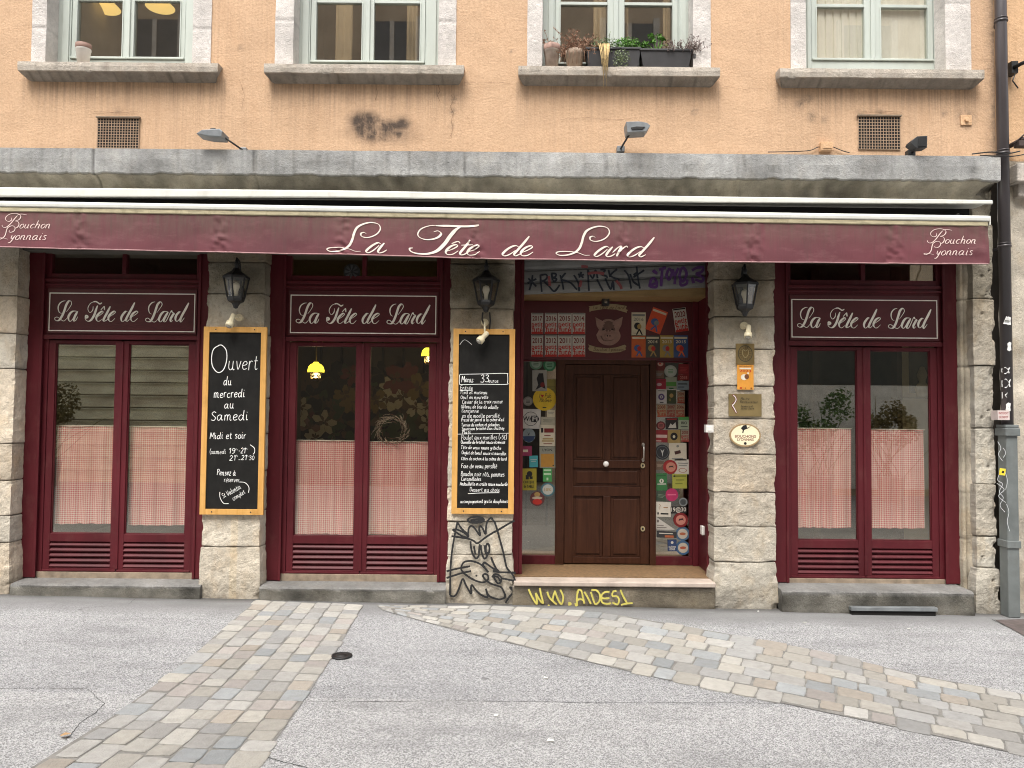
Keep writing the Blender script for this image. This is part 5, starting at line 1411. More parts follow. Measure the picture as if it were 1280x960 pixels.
chalkboard((252, 408.5, 331, 643.5), 'tall wood framed chalkboard reading Ouvert du mercredi au samedi', [
    ("uvert", 284, 321, 462, 11, 1.15, 0), ("du", 278.5, 288.5, 481, 6, 1.15, 0), ("mercredi", 266.5, 305, 497, 5.8, 1.15, 1.5), ("au", 279.5, 291.5, 510.5, 6, 1.15, 0), ("Samedi", 262.5, 309, 526, 6.6, 1.15, 2),
    ("Midi et soir", 261.5, 306.5, 548.5, 4.8, 1.0, 1), ("(samedi", 261.5, 281.5, 567.5, 3.9, .9, 1), ("19", 285, 293, 567, 4.4, .95, 0), ("-21", 297.5, 305.5, 566.5, 4.4, .95, 0), ("21", 286, 293, 575.5, 4.2, .95, 0), ("_21", 297.5, 307, 575, 4.2, .95, 0), ("30", 310.5, 317, 575, 4.0, .95, 0), ("h", 294, 296.5, 562.5, 1.6, .6, 0), ("h", 306.3, 308.8, 562, 1.6, .6, 0), ("h", 294.2, 296.8, 571, 1.6, .6, 0), ("h", 307.6, 310, 571, 1.6, .6, 0),
    ("Pensez à", 270.5, 294, 594, 4.2, .95, 0), ("réserver", 279.5, 298.5, 602.5, 4, .95, 0), ("St Valentin", 278.5, 304, 623, 4, .95, 29), ("complet", 291.5, 309, 626, 3.6, .9, 33)],
    [("274,431.5 267,436 264.2,446 265.5,458 272,465.5 279,462 283,450 282.5,438 277,431.5 272,432", 1.15), ("274.5,615 274.8,622 279,629 285.5,629.6", .8), ("299,602.5 306,603.5 310.8,609 310.4,616", .8), ("312.5,556 317.5,560 318,565 316,568", .8)])
chalkboard((565.5, 411, 643, 642.5), 'tall wood framed menu chalkboard reading Menu 33 euros', [
    ("Menu:", 576.5, 592, 477.5, 4.2, 1.0, 0), ("33", 600, 610.5, 477.5, 5.6, 1.1, 0), ("euros", 610.5, 622.5, 478, 3.2, .85, 0),
    ("Entrée", 575, 590.5, 487, 3.2, .85, 0), ("Pied et museau", 575.5, 609, 492.5, 3, .85, .5), ("Oeuf en meurette", 575.5, 610, 498.5, 3, .85, .5), ("Caviar de la croix rousse", 577.5, 628, 504.5, 3.3, .75, 1), ("Gâteau de foie de volaille", 576, 622.5, 510, 2.9, .85, -1),
    ("l'ancienne", 577, 598, 515.5, 2.9, .85, 0), ("os de moelle persillé", 577.5, 624, 522, 3.3, .8, .8), ("Pressé de jarret à la crème d'ail", 576.5, 630, 526.8, 2.8, .8, 1), ("Terrine de cochon et pistaches", 576.5, 624, 533, 2.7, .8, 1), ("Saucisson brioché d'un chutney", 577, 630, 537.8, 2.7, .85, 1.5), ("Plats", 577.5, 588, 542.3, 2.8, .85, 1),
    ("Poulet aux morilles (+5€)", 576.5, 633, 549.5, 3.7, .85, 1), ("Quenelle de brochet sauce écrevisse", 576, 631, 554.5, 2.7, .85, .5), ("Tête de veau sauce gribiche", 576, 626, 561, 2.8, .85, -.5), ("Onglet de boeuf sauce st marcellin", 577, 632.5, 567.5, 2.8, .8, -1), ("Côtes de cochon à la crème de lard", 576.5, 633, 575, 2.8, .8, 0), ("Foie de veau persillé", 576.5, 621, 585, 3.8, .85, .5),
    ("Boudin noir rôti, pommes", 576, 630, 594.8, 3.8, .85, -.3), ("Caramélisées", 576.5, 601, 600.5, 3.2, .85, 0), ("Andouillette en croûte sauce moutarde", 575, 634, 606.5, 2.8, .9, 0), ("Dessert au choix", 587, 624, 614, 3.2, .85, 0), ("accompagnement gratin dauphinois", 575.5, 634, 628.5, 2.8, .85, .8)],
    [("575.5,468 604,467.5 632,466.8 634.5,469 634.5,478 632,480.5 600,480.3 577,480.8 574.5,478 574.6,470 575.5,468", .7), ("575,488.3 591,487.8", .7), ("585,616.8 600,616 624,615.5", .7), ("571.8,542.6 636,541.4", .5), ("575,431 581,425 590,431", .35)])

# plaques, stickers and signs on the pier
PLY = -.012
def flatthing(name, label, cat, rect, draw, mats, Y=PLY, th=.008, group=None, shape='rect', rot=0, mat=0):
    x0, y0, x1, y1 = rect
    if Y > .5: gx, gy = (x1 - x0) * .035, (y1 - y0) * .035; x0, x1, y0, y1 = x0 - gx, x1 + gx, y0 - gy, y1 + gy
    X0, Z0, X1, Z1 = R(x0, y0, x1, y1, Y)
    s = MB()
    cx, cz_ = (X0 + X1) / 2, (Z0 + Z1) / 2
    s.M = (Matrix.Translation((cx, 0, cz_)) @ Matrix.Rotation(rad(-rot), 4, 'Y') @ Matrix.Translation((-cx, 0, -cz_))) if rot else None
    if shape == 'rect': s.box(X0, X1, Y, Y + th, Z0, Z1, 0)
    elif shape == 'tri': s.plate([(X0, Z0), (X1, Z0), (X0, Z1)], Y, Y + th, 0)
    else: s.disc(cx, cz_, (X1 - X0) / 2, (Z1 - Z0) / 2, Y, Y + th, 0, 36)
    lv = [0]
    class D: pass
    d = D()
    fx = lambda u: X0 + (X1 - X0) * u
    fz = lambda v: Z0 + (Z1 - Z0) * v
    def yy(): lv[0] += 1; return Y - .0005 - .0003 * lv[0]
    def rect_(u0, v0, u1, v1, m): y = yy(); s.add([(fx(u0), y, fz(v0)), (fx(u1), y, fz(v0)), (fx(u1), y, fz(v1)), (fx(u0), y, fz(v1))], [(0, 1, 2, 3)], m)
    def ell(u, v, ru, rv, m, n=24): 
        y = yy(); s.add([(fx(u + ru * math.cos(2 * math.pi * k / n)), y, fz(v + rv * math.sin(2 * math.pi * k / n))) for k in range(n)], [tuple(range(n))], m)
    def poly(pts, m): y = yy(); s.add([(fx(a), y, fz(b)) for a, b in pts], [tuple(range(len(pts)))], m)
    def txt(t, u0, v0, u1, v1, m): s.text(t, fx(u0), fx(u1), fz(v0), fz(v1), yy(), m)
    def line(st, w, m):
        pts = [(fx(a), fz(b)) for a, b in cr(P(st), 6)]; y = yy(); s.ribbon(pts, w, lambda x, z, off: (x, y - off, z), m)
    def hand(t, u0, v, u1, xh, w, m):
        y = yy(); hand_line(s, t, fx(u0), fz(v), fx(u1) - fx(u0), xh * (Z1 - Z0), lambda x, z, off: (x, y - off, z), w, m, .15, .1)
    d.rect, d.ell, d.poly, d.txt, d.line, d.hand = rect_, ell, poly, txt, line, hand
    draw(d)
    o = s.build(name, mats, None, loc=(cx, Y + th, Z0))
    return tag(o, label, cat, group)
c = lambda r, g, b: paint(S(r, g, b, .82))
def dr(d):
    d.ell(.5, .52, .40, .40, 1); d.ell(.5, .52, .36, .36, 0)
    for k in range(16):
        a = k * math.pi / 8; d.line('%.3f,%.3f %.3f,%.3f' % (.5 + .22 * math.cos(a), .52 + .22 * math.sin(a), .5 + .34 * math.cos(a), .52 + .34 * math.sin(a)), .003, 1)
    d.line(".34,.62 .38,.70 .5,.64 .62,.70 .66,.62 .64,.46 .5,.32 .36,.46 .34,.62", .005, 2)
flatthing('plaque', 'square bronze plaque with an engraved heart under the ivory spotlight', 'plaque', (920, 429.5, 943, 455.5), dr, [M_BRASS, surf('engraved_dark', (.05, .04, .02), .6), surf('brass_bright', (.40, .32, .16), .5)], th=.012)
def dr(d):
    d.txt("2023", .14, .70, .86, .80, 1); d.txt("RESTAURANT", .12, .92, .9, .97, 3); d.rect(.14, .82, .84, .88, 2); d.ell(.42, .50, .2, .12, 2); d.ell(.58, .52, .14, .1, 3); d.ell(.66, .66, .06, .04, 2); d.rect(.16, .04, .28, .09, 1); d.rect(.46, .04, .52, .08, 3); d.rect(.8, .04, .9, .08, 3)
flatthing('sticker', 'orange 2023 guide sticker between the two brass plaques', 'sticker', (921.5, 456, 942, 487), dr, [c(232, 160, 60), c(190, 40, 20), c(240, 232, 215), c(120, 70, 40)], th=.004)
def dr(d):
    d.line(".12,.96 .2,.86 .22,.70 .12,.52", .018, 1); d.line(".10,.5 .16,.34 .24,.14", .018, 1); d.line(".13,.95 .205,.84 .215,.70 .14,.53 .11,.49 .17,.34 .23,.16", .008, 2)
    d.hand("Maitre", .36, .74, .62, .06, .003, 3); d.hand("Restaurateur", .34, .60, .88, .06, .003, 3); d.hand("Saveurs et", .36, .42, .72, .05, .003, 3); d.hand("savoir faire", .36, .32, .76, .05, .003, 3)
flatthing('plaque', 'rectangular brass plaque with a red and white curved mark', 'plaque', (911, 492.5, 952, 520.5), dr, [surf('plaque_bronze', (.25, .185, .08), .45, .15, 6, .03, metal=.4), c(110, 20, 25), c(235, 230, 225), surf('engraving', (.06, .045, .02), .6)], th=.012)
def dr(d):
    d.ell(.5, .5, .455, .44, 1); d.txt("BOUCHONS", .17, .39, .84, .51, 2); d.txt("LYONNAIS", .24, .26, .77, .37, 2); d.ell(.5, .145, .045, .06, 3)
    d.poly([(.36, .80), (.44, .92), (.54, .95), (.56, .82), (.66, .86), (.67, .90), (.60, .80), (.52, .76), (.46, .72), (.44, .60), (.40, .60), (.42, .72)], 3)
flatthing('oval_sign', 'cream oval sign reading Bouchons Lyonnais with a dark hat', 'sign', (912, 529.5, 951, 558.5), dr, [surf('oval_rim', (.32, .22, .11), .5), surf('oval_cream', (.80, .72, .50), .4, .05), c(120, 40, 25), c(20, 20, 22)], shape='disc', th=.016, Y=-.02)
s = MB(); X0, Z0, X1, Z1 = R(881.5, 531, 891, 540.5, .0); s.box(X0, X1, -.03, .04, Z0, Z1); s.box(X0 + .01, X1 - .012, -.034, -.0305, Z0 + .014, Z1 - .014)
o = s.build('doorbell', surf('white_plastic', (.72, .70, .66), .4), None, loc=((X0 + X1) / 2, .02, Z0), bevel=.005); tag(o, 'white bell box on the pier edge right of the entrance', 'doorbell')
s = MB(); x_ = Xc(888, .22) - .001; X0, Z0, X1, Z1 = R(868, 656.5, 876, 667.5, .5)
s.box(x_ - .03, x_, .42, .50, Z0, Z1); o = s.build('socket_box', surf('white_plastic', (.72, .70, .66), .4), None, loc=(x_, .46, Z0), bevel=.006); tag(o, 'ivory socket box low on the burgundy side wall of the entrance', 'socket')

# pig emblem on the header board
YH = Y7 - .0145
pg = thing('pig_emblem', 'painted pig head emblem with two ribbons above the oak door', 'emblem', (Xc(762, YH), YH, Zc(412, YH)))
zp = zoompx(640, 325, 7.386); zq = zoompx(770, 325, 7.385)
PINK = surf('pig_pink', (.28, .165, .13), .7, .2, 18, 0); PDK = surf('pig_shade', (.12, .065, .05), .7, .2, 18, 0)
def poly(s, pts, Y, mat=0, th=.004): s.plate(pts, Y, Y + th, mat)
s = MB()
out = [W(*p, YH) for p in cr(P("778,690 800,650 810,605 845,555 890,545 940,560 970,610 985,650 1002,700 985,745 940,780 890,788 835,775 795,740 778,690"), 5)][:-1]
poly(s, out, YH - .004, 0, .006)
ears = ["770,528 800,545 838,565 815,600 800,640 782,610", "1022,525 990,540 945,560 965,600 985,650 1010,600"]
for e in ears: poly(s, [W(*zp(p) if False else p, YH) for p in [zp(q) for q in P(e)]], YH - .006, 0, .006)
s.v = s.v; 
s2 = MB()
out = [W(*zp(p), YH) for p in cr(P("778,690 800,650 810,605 845,555 890,545 940,560 970,610 985,650 1002,700 985,745 940,780 890,788 835,775 795,740 778,690"), 5)][:-1]
poly(s2, out, YH - .004, 0, .006)
for e in ears: poly(s2, [W(*zp(q), YH) for q in P(e)], YH - .007, 0, .006)
cx, cz_ = W(*zp((890, 702)), YH)
s2.disc(cx, cz_, 30 / 7.386 * PX(YH), 24 / 7.386 * PX(YH), YH - .02, YH - .003, 0, 20)
for sg in (-1, 1): s2.disc(cx + sg * .013, cz_, .006, .009, YH - .022, YH - .0195, 2, 10)
for (a, b) in ((845, 640), (925, 640)):
    ex, ez = W(*zp((a, b)), YH); s2.disc(ex, ez, .014, .007, YH - .0055, YH - .0035, 2, 10)
to3 = lambda x, z, off: (x, YH - .0052 - off, z)
for st, w in (("846,738 870,746 905,744 936,736", .008), ("858,590 890,575 925,592", .03), ("845,615 890,598 938,618", .035), ("835,640 870,622 890,632 912,622 945,642", .03), ("830,650 860,625", .012), ("950,650 920,625", .012), ("820,700 835,730 850,745", .012), ("870,660 890,620 905,660", .02), ("800,560 815,590", .02), ("985,560 970,590", .02)):
    s2.ribbon([W(*zp(p), YH) for p in cr(P(st), 6)], w, to3, 1)
s2.build('pig_head', [PINK, PDK, M_DARK], pg)
for st_t, st_b, txt, (ta, tb, tl) in (("708,428 718,440 712,448 716,480 735,470 850,452 960,458 1060,487 1058,474 1072,462 1050,455 1060,425 960,408 850,404 735,425", 0, "La Tête de Lard", (745, 1035, 452)),
                                ("702,780 714,795 705,815 712,835 760,850 880,860 1000,850 1052,828 1046,812 1056,795 1040,782 960,808 880,815 780,806", 0, "Bouchon Lyonnais", (750, 1025, 838))):
    s = MB(); poly(s, [W(*zp(q), YH) for q in P(st_t)], YH - .003, 0, .004)
    a = W(*zp((ta, tl)), YH); b = W(*zp((tb, tl)), YH)
    hand_line(s, txt, a[0], a[1], b[0] - a[0], 2.4 * PX(YH), lambda x, z, off: (x, YH - .0036 - off, z), .004, 1, .3, .1)
    s.build('ribbon', [surf('parchment', (.32, .25, .14), .7, .12, 14), surf('ribbon_ink', (.10, .06, .03), .7)], pg)
s = MB(); X, Z = W(757, 372, .55); s.box(X - .035, X + .035, .52, .60, Z - .08, zh1 + .005); s.box(X - .015, X + .015, .515, .5195, Z - .06, Z + .02, 1)
o = s.build('entrance_lamp', [M_IRON, M_LGLASS], None, loc=(X, .56, zh1), bevel=.006); tag(o, 'small dark lamp hanging from the soffit above the pig emblem', 'lamp')

# ---- guide stickers on the header board and the side panes
SY = Y7 - .0135          # on the header
GY = Y7 + .0175          # on the glass
GRP = 'guide and card stickers round the entrance door'
WHT, CRM, RED, DRD = c(205, 200, 188), c(215, 205, 175), c(190, 45, 35), c(120, 22, 20)
BLK, GRY, GRN, DGN = c(22, 22, 24), c(130, 130, 125), c(70, 140, 80), c(40, 85, 50)
YLW, ORG, BLU, DBL = c(225, 190, 50), c(215, 100, 45), c(60, 95, 150), c(35, 55, 90)
PNK, TEA, CRI, GLD = c(195, 60, 110), c(70, 165, 170), c(165, 35, 60), c(170, 140, 80)
def futee(year):
    def f(d):
        if year: d.txt(str(year), .1, .62, .9, .86, 2)
        d.rect(.02, .0, .98, .09, 1); d.txt("petit", .04, .28, .96, .56, 1); d.txt("futé", .08, .06, .96, .36, 1); d.rect(.04, .93, .96, .985, 3)
    return f
for r, (ya, yb, yrs) in enumerate(((392, 416.5, (2017, 2016, 2015, 2014)), (419.5, 445, (2013, 2012, 2011, 2010)))):
    for (xa, xb), yr in zip(((664.5, 678.5), (681.5, 696), (698, 714), (716, 731)), yrs):
        flatthing('sticker', 'white and red guide sticker dated %d above the door' % yr, 'sticker', (xa, ya, xb, yb), futee(yr), [WHT, RED, DRD, GRY], SY, .002, GRP)
def rout(year, a=2, b=3):
    def f(d):
        d.rect(.06, .84, .94, .93, 1)
        if year: d.txt(str(year), .15, .64, .85, .78, 1)
        d.ell(.42, .42, .24, .15, a); d.ell(.55, .40, .15, .11, b); d.poly([(.5, .3), (.6, .3), (.8, .05), (.7, .05), (.55, .22), (.4, .05), (.3, .05)], a)
    return f
flatthing('sticker', 'cream guide sticker dated 2016 right of the pig emblem', 'sticker', (790, 391.5, 806.5, 419), rout(2016, 2, 3), [CRM, GRY, BLK, GLD], SY, .002, GRP)
flatthing('sticker', 'tilted bright orange guide sticker with a blue globe', 'sticker', (811.5, 387, 830, 414.5), rout(0, 2, 3), [c(220, 85, 45), CRM, BLU, GRY], SY, .002, GRP, rot=-20)
flatthing('sticker', 'tilted white and red guide sticker dated 2020', 'sticker', (843, 386, 858.5, 413.5), futee(2020), [WHT, RED, DRD, BLK], SY, .002, GRP, rot=8)
for (xa, xb, m1, m2, yr, nm) in ((790, 806.5, c(200, 95, 40), BLU, 0, 'orange guide sticker directly under the cream 2016 one'), (807.5, 824, c(70, 68, 62), GLD, 2014, 'charcoal guide sticker dated 2014'), (825.5, 841.5, c(170, 140, 60), GRY, 2013, 'mustard guide sticker dated 2013 above the right side pane'), (842.5, 859.5, c(60, 85, 130), ORG, 2015, 'blue guide sticker at the end of the header row')):
    flatthing('sticker', nm, 'sticker', (xa, 420, xb, 446), rout(yr, 2, 3), [m1, CRM, m2, RED], SY, .002, GRP)
def two(a=1, t=None, ln=3):
    def f(d):
        d.ell(.5, .5, .36, .36, a)
        for k in range(ln): d.rect(.30, .60 - k * .13, .70, .65 - k * .13, 2)
    return f
def card(n=4, m=1, top=None, big=None):
    def f(d):
        if top: d.rect(.0, .72, 1, 1, top)
        if big: d.ell(.5, .58, .22, .2, big)
        for k in range(n): d.rect(.12 + .06 * (k % 2), .30 - k * .075 if big else .62 - k * .13, .88 - .1 * ((k * 7) % 3), (.30 - k * .075 if big else .62 - k * .13) + .05, m)
    return f
def wifi(d):
    d.ell(.5, .5, .36, .36, 1); d.ell(.5, .5, .335, .335, 0)
    d.poly([(.08, .38), (.5, .36), (.52, .62), (.1, .64)], 0)
    d.ell(.70, .50, .22, .17, 1); d.rect(.52, .34, .72, .66, 1); d.txt("Wi", .1, .38, .48, .62, 1); d.txt("Fi", .58, .38, .84, .62, 0)
def heart(d):
    d.hand("I", .24, .56, .30, .1, .004, 2); d.poly([(.40, .70), (.46, .66), (.40, .54), (.33, .66)], 1) if False else d.poly([(.33, .67), (.365, .705), (.40, .68), (.435, .705), (.47, .67), (.40, .56)], 1)
    d.hand("Pub", .50, .57, .76, .10, .004, 2); d.hand("Rhône", .28, .38, .78, .10, .004, 2); d.rect(.42, .12, .58, .16, 2)
def cheque(d):
    d.ell(.55, .75, .18, .13, 1); d.rect(.3, .5, .5, .7, 1); d.rect(.55, .52, .75, .64, 1); d.txt("CHEQUE", .14, .30, .86, .44, 1); d.txt("de TABLE", .18, .12, .82, .25, 1)
G_ = [
 ((662.5, 446.5, 677.5, 461.5), 'disc', 'pale green round sticker in the top corner of the left side pane', [c(100, 140, 110), c(150, 170, 150), DGN], two()),
 ((679.5, 448.5, 694.5, 463.5), 'disc', 'brighter green round sticker right of the pale green round one', [c(45, 120, 75), c(110, 160, 125), DGN], two()),
 ((666, 463.5, 683, 488), 'rect', 'grey poster sticker with a dark figure', [c(160, 158, 148), BLK, DRD], lambda d: (d.poly([(.2, .05), (.4, .3), (.3, .6), (.45, .85), (.75, .85), (.8, .5), (.9, .1), (.6, .2)], 1), d.ell(.7, .3, .15, .12, 2))),
 ((683.5, 475, 694.5, 500), 'rect', 'plain olive yellow paper behind the yellow round sticker', [c(140, 128, 60), c(120, 110, 50)], card(2, 1)),
 ((667, 485.5, 694.5, 512.5), 'disc', 'big yellow round sticker with a red heart', [c(228, 190, 40), RED, BLK], heart),
 ((654.5, 496, 665.5, 507), 'disc', 'small grey round sticker left of the yellow heart sticker', [c(135, 130, 120), c(150, 146, 136), BLK], two()),
 ((652, 512, 675, 535), 'rect', 'white square WiFi sticker', [c(205, 200, 190), BLK], wifi),
 ((684, 512.5, 693.5, 521), 'rect', 'tiny cream sticker, upper one right of the WiFi sticker', [CRM, GRY, BLK], card(2, 1)),
 ((677, 521.5, 693.5, 531), 'rect', 'small grey and cream sticker just below the tiny cream one', [c(180, 172, 150), GRY, c(90, 95, 75)], card(3, 2)),
 ((675, 531.5, 693.5, 556.5), 'rect', 'cream card sticker with a red panel and gold lines', [c(215, 205, 180), DRD, GLD, BLK], lambda d: (d.rect(.3, .62, .9, .82, 1), d.rect(.1, .62, .24, .84, 3), d.rect(.3, .46, .7, .5, 1), d.rect(.2, .3, .85, .36, 2), d.rect(.15, .2, .9, .26, 2), d.rect(.25, .08, .8, .12, 1))),
 ((653.5, 536, 668.5, 552.5), 'disc', 'half grey half dark blue round sticker under the WiFi sticker', [c(130, 140, 140), DBL, BLK], lambda d: (d.poly([(.02, .45), (.98, .45), (.86, .15), (.5, .01), (.14, .15)], 1), d.poly([(.4, .75), (.5, .6), (.6, .75), (.52, .5), (.48, .5)], 2))),
 ((653, 558, 664.5, 569.5), 'rect', 'small magenta sticker with a white tag', [c(150, 50, 85), CRM], lambda d: d.rect(.1, .4, .6, .65, 1)),
 ((662, 570, 672, 583.5), 'rect', 'small turquoise sticker beside the ochre book cover sticker', [c(70, 160, 165), WHT], card(2, 1)),
 ((675, 559, 693.5, 584), 'rect', 'grey and ochre book cover sticker', [c(140, 140, 125), c(180, 130, 50), BLK], lambda d: (d.rect(.08, .05, .92, .66, 1), d.txt("LYON", .2, .78, .8, .9, 2), d.rect(.82, .08, .9, .14, 2))),
 ((652, 586.5, 670, 612), 'rect', 'yellow sticker reading cheque de table', [c(165, 150, 45), BLK], cheque),
 ((679, 586, 689.5, 601.5), 'rect', 'green ticket sticker right of the cheque de table sticker', [c(70, 150, 80), c(190, 215, 180), DGN], lambda d: (d.rect(.1, .5, .9, .65, 1), d.rect(.1, .8, .9, .92, 1), d.rect(.4, .1, .6, .3, 1))),
 ((676.5, 604, 693, 620), 'disc', 'blue rimmed white round sticker low on the left side pane', [c(70, 110, 120), c(185, 185, 175), GLD], lambda d: (d.ell(.5, .5, .38, .38, 1), d.txt("10%", .26, .4, .74, .6, 2))),
 ((663, 615, 680, 632), 'disc', 'red and gold round sticker, lowest on the left side pane', [c(100, 50, 50), GLD, c(190, 175, 150), RED], lambda d: (d.ell(.5, .8, .2, .16, 1), d.ell(.5, .56, .36, .1, 2), d.ell(.5, .3, .32, .2, 3))),
 # right pane
 ((819, 449.5, 831, 463), 'rect', 'dark red sticker with a white heart at the top corner of the right pane', [c(100, 30, 25), c(190, 160, 140), RED], lambda d: (d.ell(.55, .6, .28, .2, 1), d.ell(.5, .62, .1, .08, 2))),
 ((819, 463.5, 829.5, 472.5), 'rect', 'small grey brown sticker below the white heart one', [c(110, 85, 70), RED, GRY], card(3, 2)),
 ((831, 457, 845.5, 471), 'disc', 'white round sticker near the top of the right pane', [c(165, 170, 158), c(175, 180, 168), GRN], two()),
 ((848.5, 455.5, 861, 468), 'rect', 'crimson sticker in the right upper corner of the right pane', [c(130, 25, 30), c(170, 60, 60)], card(4, 1)),
 ((847.5, 469, 861.5, 475), 'rect', 'red strip sticker under the crimson corner one', [c(125, 25, 22), c(190, 120, 110)], lambda d: d.txt("2018", .2, .2, .8, .8, 1)),
 ((820, 474, 832, 486), 'rect', 'deep pink sticker with a pale oval', [c(150, 25, 50), c(190, 160, 160), DRD], lambda d: (d.ell(.35, .45, .25, .15, 1), d.rect(.1, .75, .9, .85, 2))),
 ((832.5, 472, 845.5, 486), 'rect', 'white and green label sticker', [c(150, 155, 135), c(80, 140, 60), DGN], lambda d: (d.rect(.05, .25, .95, .6, 1), d.rect(.3, .0, .7, .12, 2))),
 ((846.5, 476.5, 861, 487), 'rect', 'pale blue sticker with a dark line of text', [c(130, 145, 150), BLK, c(95, 110, 120)], lambda d: (d.rect(.1, .6, .85, .72, 1), d.rect(.1, .2, .6, .4, 2))),
 ((820.5, 487.5, 833, 504), 'rect', 'white sticker with a purple rosette', [c(195, 190, 185), c(80, 60, 110), BLK], lambda d: (d.ell(.5, .48, .3, .23, 1), d.ell(.5, .48, .14, .11, 0), d.ell(.5, .48, .07, .055, 1), d.rect(.2, .88, .8, .93, 2), d.rect(.35, .06, .7, .12, 2))),
 ((833.5, 488, 845, 504.5), 'rect', 'dark green sticker with gold flecks', [c(60, 68, 40), GLD, c(120, 110, 50)], lambda d: (d.ell(.5, .6, .2, .15, 1), d.ell(.35, .3, .12, .1, 2))),
 ((847, 489, 855.5, 503.5), 'rect', 'small guide sticker above the row of three guide stickers', [c(160, 140, 110), c(160, 60, 40), DRD, GRY], futee(2009)),
 ((821.5, 505, 832.5, 520.5), 'rect', 'guide sticker dated 2008, first of the row of three', [c(165, 140, 105), c(170, 70, 40), DRD, GRY], futee(2008)),
 ((833.5, 505, 844, 520.5), 'rect', 'guide sticker dated 2007, middle of the row of three', [c(150, 130, 105), c(150, 55, 45), DRD, GRY], futee(2007)),
 ((845, 505, 855.5, 520.5), 'rect', 'guide sticker dated 2006, last of the row of three', [c(165, 145, 115), c(165, 65, 45), DRD, GRY], futee(2006)),
 ((821, 527, 831.5, 537), 'disc', 'dark red round sticker beside the black and red one', [c(95, 25, 25), c(150, 80, 75), BLK], two()),
 ((832.5, 522.5, 847, 536), 'rect', 'black sticker with a red title and white shapes', [c(40, 32, 30), c(150, 40, 35), WHT], lambda d: (d.rect(.1, .8, .9, .92, 1), d.poly([(.2, .1), (.4, .5), (.55, .35), (.8, .6), (.85, .1)], 2))),
 ((848.5, 521.5, 862, 536), 'rect', 'green headed white card reading BIO', [c(165, 175, 150), c(80, 150, 75), BLK], lambda d: (d.rect(0, .74, 1, 1, 1), d.txt("BIO", .25, .4, .75, .62, 2), d.rect(.2, .2, .8, .25, 2))),
 ((819.5, 538, 834, 552.5), 'rect', 'red sticker with a white band', [c(135, 30, 35), c(200, 170, 160), DRD], lambda d: (d.rect(.04, .38, .96, .62, 1), d.rect(.05, .08, .5, .16, 1))),
 ((835, 538, 850, 553), 'rect', 'gold square sticker with a black blot', [c(165, 140, 85), BLK, CRM], lambda d: (d.ell(.5, .5, .28, .3, 1), d.ell(.5, .48, .1, .12, 2))),
 ((851.5, 537, 861, 551.5), 'rect', 'guide sticker dated 2005 right of the gold square', [c(160, 150, 130), c(160, 60, 50), DRD, GRY], futee(2005)),
 ((819.5, 556.5, 836.5, 574), 'disc', 'black round sticker with a white fork mark', [c(40, 42, 46), c(95, 98, 100), c(190, 190, 185)], lambda d: (d.ell(.5, .5, .42, .42, 1), d.ell(.5, .5, .38, .38, 0), d.poly([(.36, .72), (.46, .45), (.5, .2), (.54, .45), (.64, .72), (.52, .6), (.48, .6)], 2))),
 ((837, 554.5, 857.5, 575), 'rect', 'large cream sticker with a dark brown parcel', [c(205, 195, 175), c(70, 35, 30), GRY], lambda d: (d.poly([(.3, .52), (.64, .6), (.68, .42), (.34, .34)], 1), d.ell(.5, .82, .08, .07, 2), d.rect(.15, .08, .8, .14, 2))),
 ((820, 577, 829.5, 587), 'rect', 'tiny brown sticker left of the red rimmed round one', [c(105, 85, 70), c(160, 140, 120)], card(3, 1)),
 ((829.5, 575.5, 846, 592), 'disc', 'red rimmed round sticker with a dark animal, overlapped by a white card', [c(150, 35, 35), c(190, 130, 110), c(60, 35, 30)], lambda d: (d.ell(.55, .5, .34, .34, 1), d.poly([(.38, .4), (.42, .56), (.7, .6), (.74, .42), (.66, .5), (.46, .48)], 2))),
 ((844, 574.5, 863, 592), 'rect', 'white card sticker with a small red oval', [c(205, 198, 185), c(150, 70, 50), GRY], lambda d: (d.ell(.5, .25, .25, .15, 1), d.ell(.5, .25, .21, .12, 0), d.rect(.2, .7, .8, .75, 2), d.rect(.25, .55, .75, .6, 2))),
 ((820.5, 592.5, 833.5, 612.5), 'rect', 'tall green sticker with a white fork in a circle', [c(55, 115, 65), WHT, DGN], lambda d: (d.ell(.5, .56, .2, .13, 1), d.rect(.46, .48, .54, .64, 2), d.rect(.1, .35, .9, .41, 1), d.rect(.1, .85, .9, .9, 2))),
 ((841, 593, 858, 610), 'rect', 'yellow green square sticker', [c(165, 165, 70), c(110, 115, 40), BLK], lambda d: (d.rect(.05, .8, .95, .9, 1), d.rect(.25, .55, .8, .62, 1), d.rect(.2, .3, .7, .36, 1), d.ell(.15, .85, .06, .06, 2))),
 ((821, 614.5, 832.5, 626), 'rect', 'small dark green tilted sticker', [c(60, 75, 60), c(130, 145, 125)], card(3, 1)),
 ((832.5, 611, 847, 626), 'disc', 'hot pink round sticker', [c(180, 45, 95), c(215, 110, 140)], lambda d: d.rect(.15, .46, .85, .56, 1)),
 ((849, 622.5, 859, 632.5), 'disc', 'small grey round sticker beneath the yellow green square', [c(130, 135, 135), c(80, 85, 85), BLK], two()),
 ((820.5, 628, 838, 645.5), 'rect', 'white card sticker with a black footer line', [c(215, 208, 195), c(150, 110, 70), BLK], lambda d: (d.rect(.1, .15, .2, .3, 2), d.rect(.32, .16, .84, .26, 2), d.rect(.5, .6, .8, .66, 1), d.line(".2,.85 .3,.75 .2,.6 .25,.5", .004, 1))),
 ((839, 633.5, 857.5, 641.5), 'rect', 'black strip sticker reading 19@30 in white', [c(30, 28, 28), WHT], lambda d: d.txt("19@30", .03, .1, .97, .92, 1)),
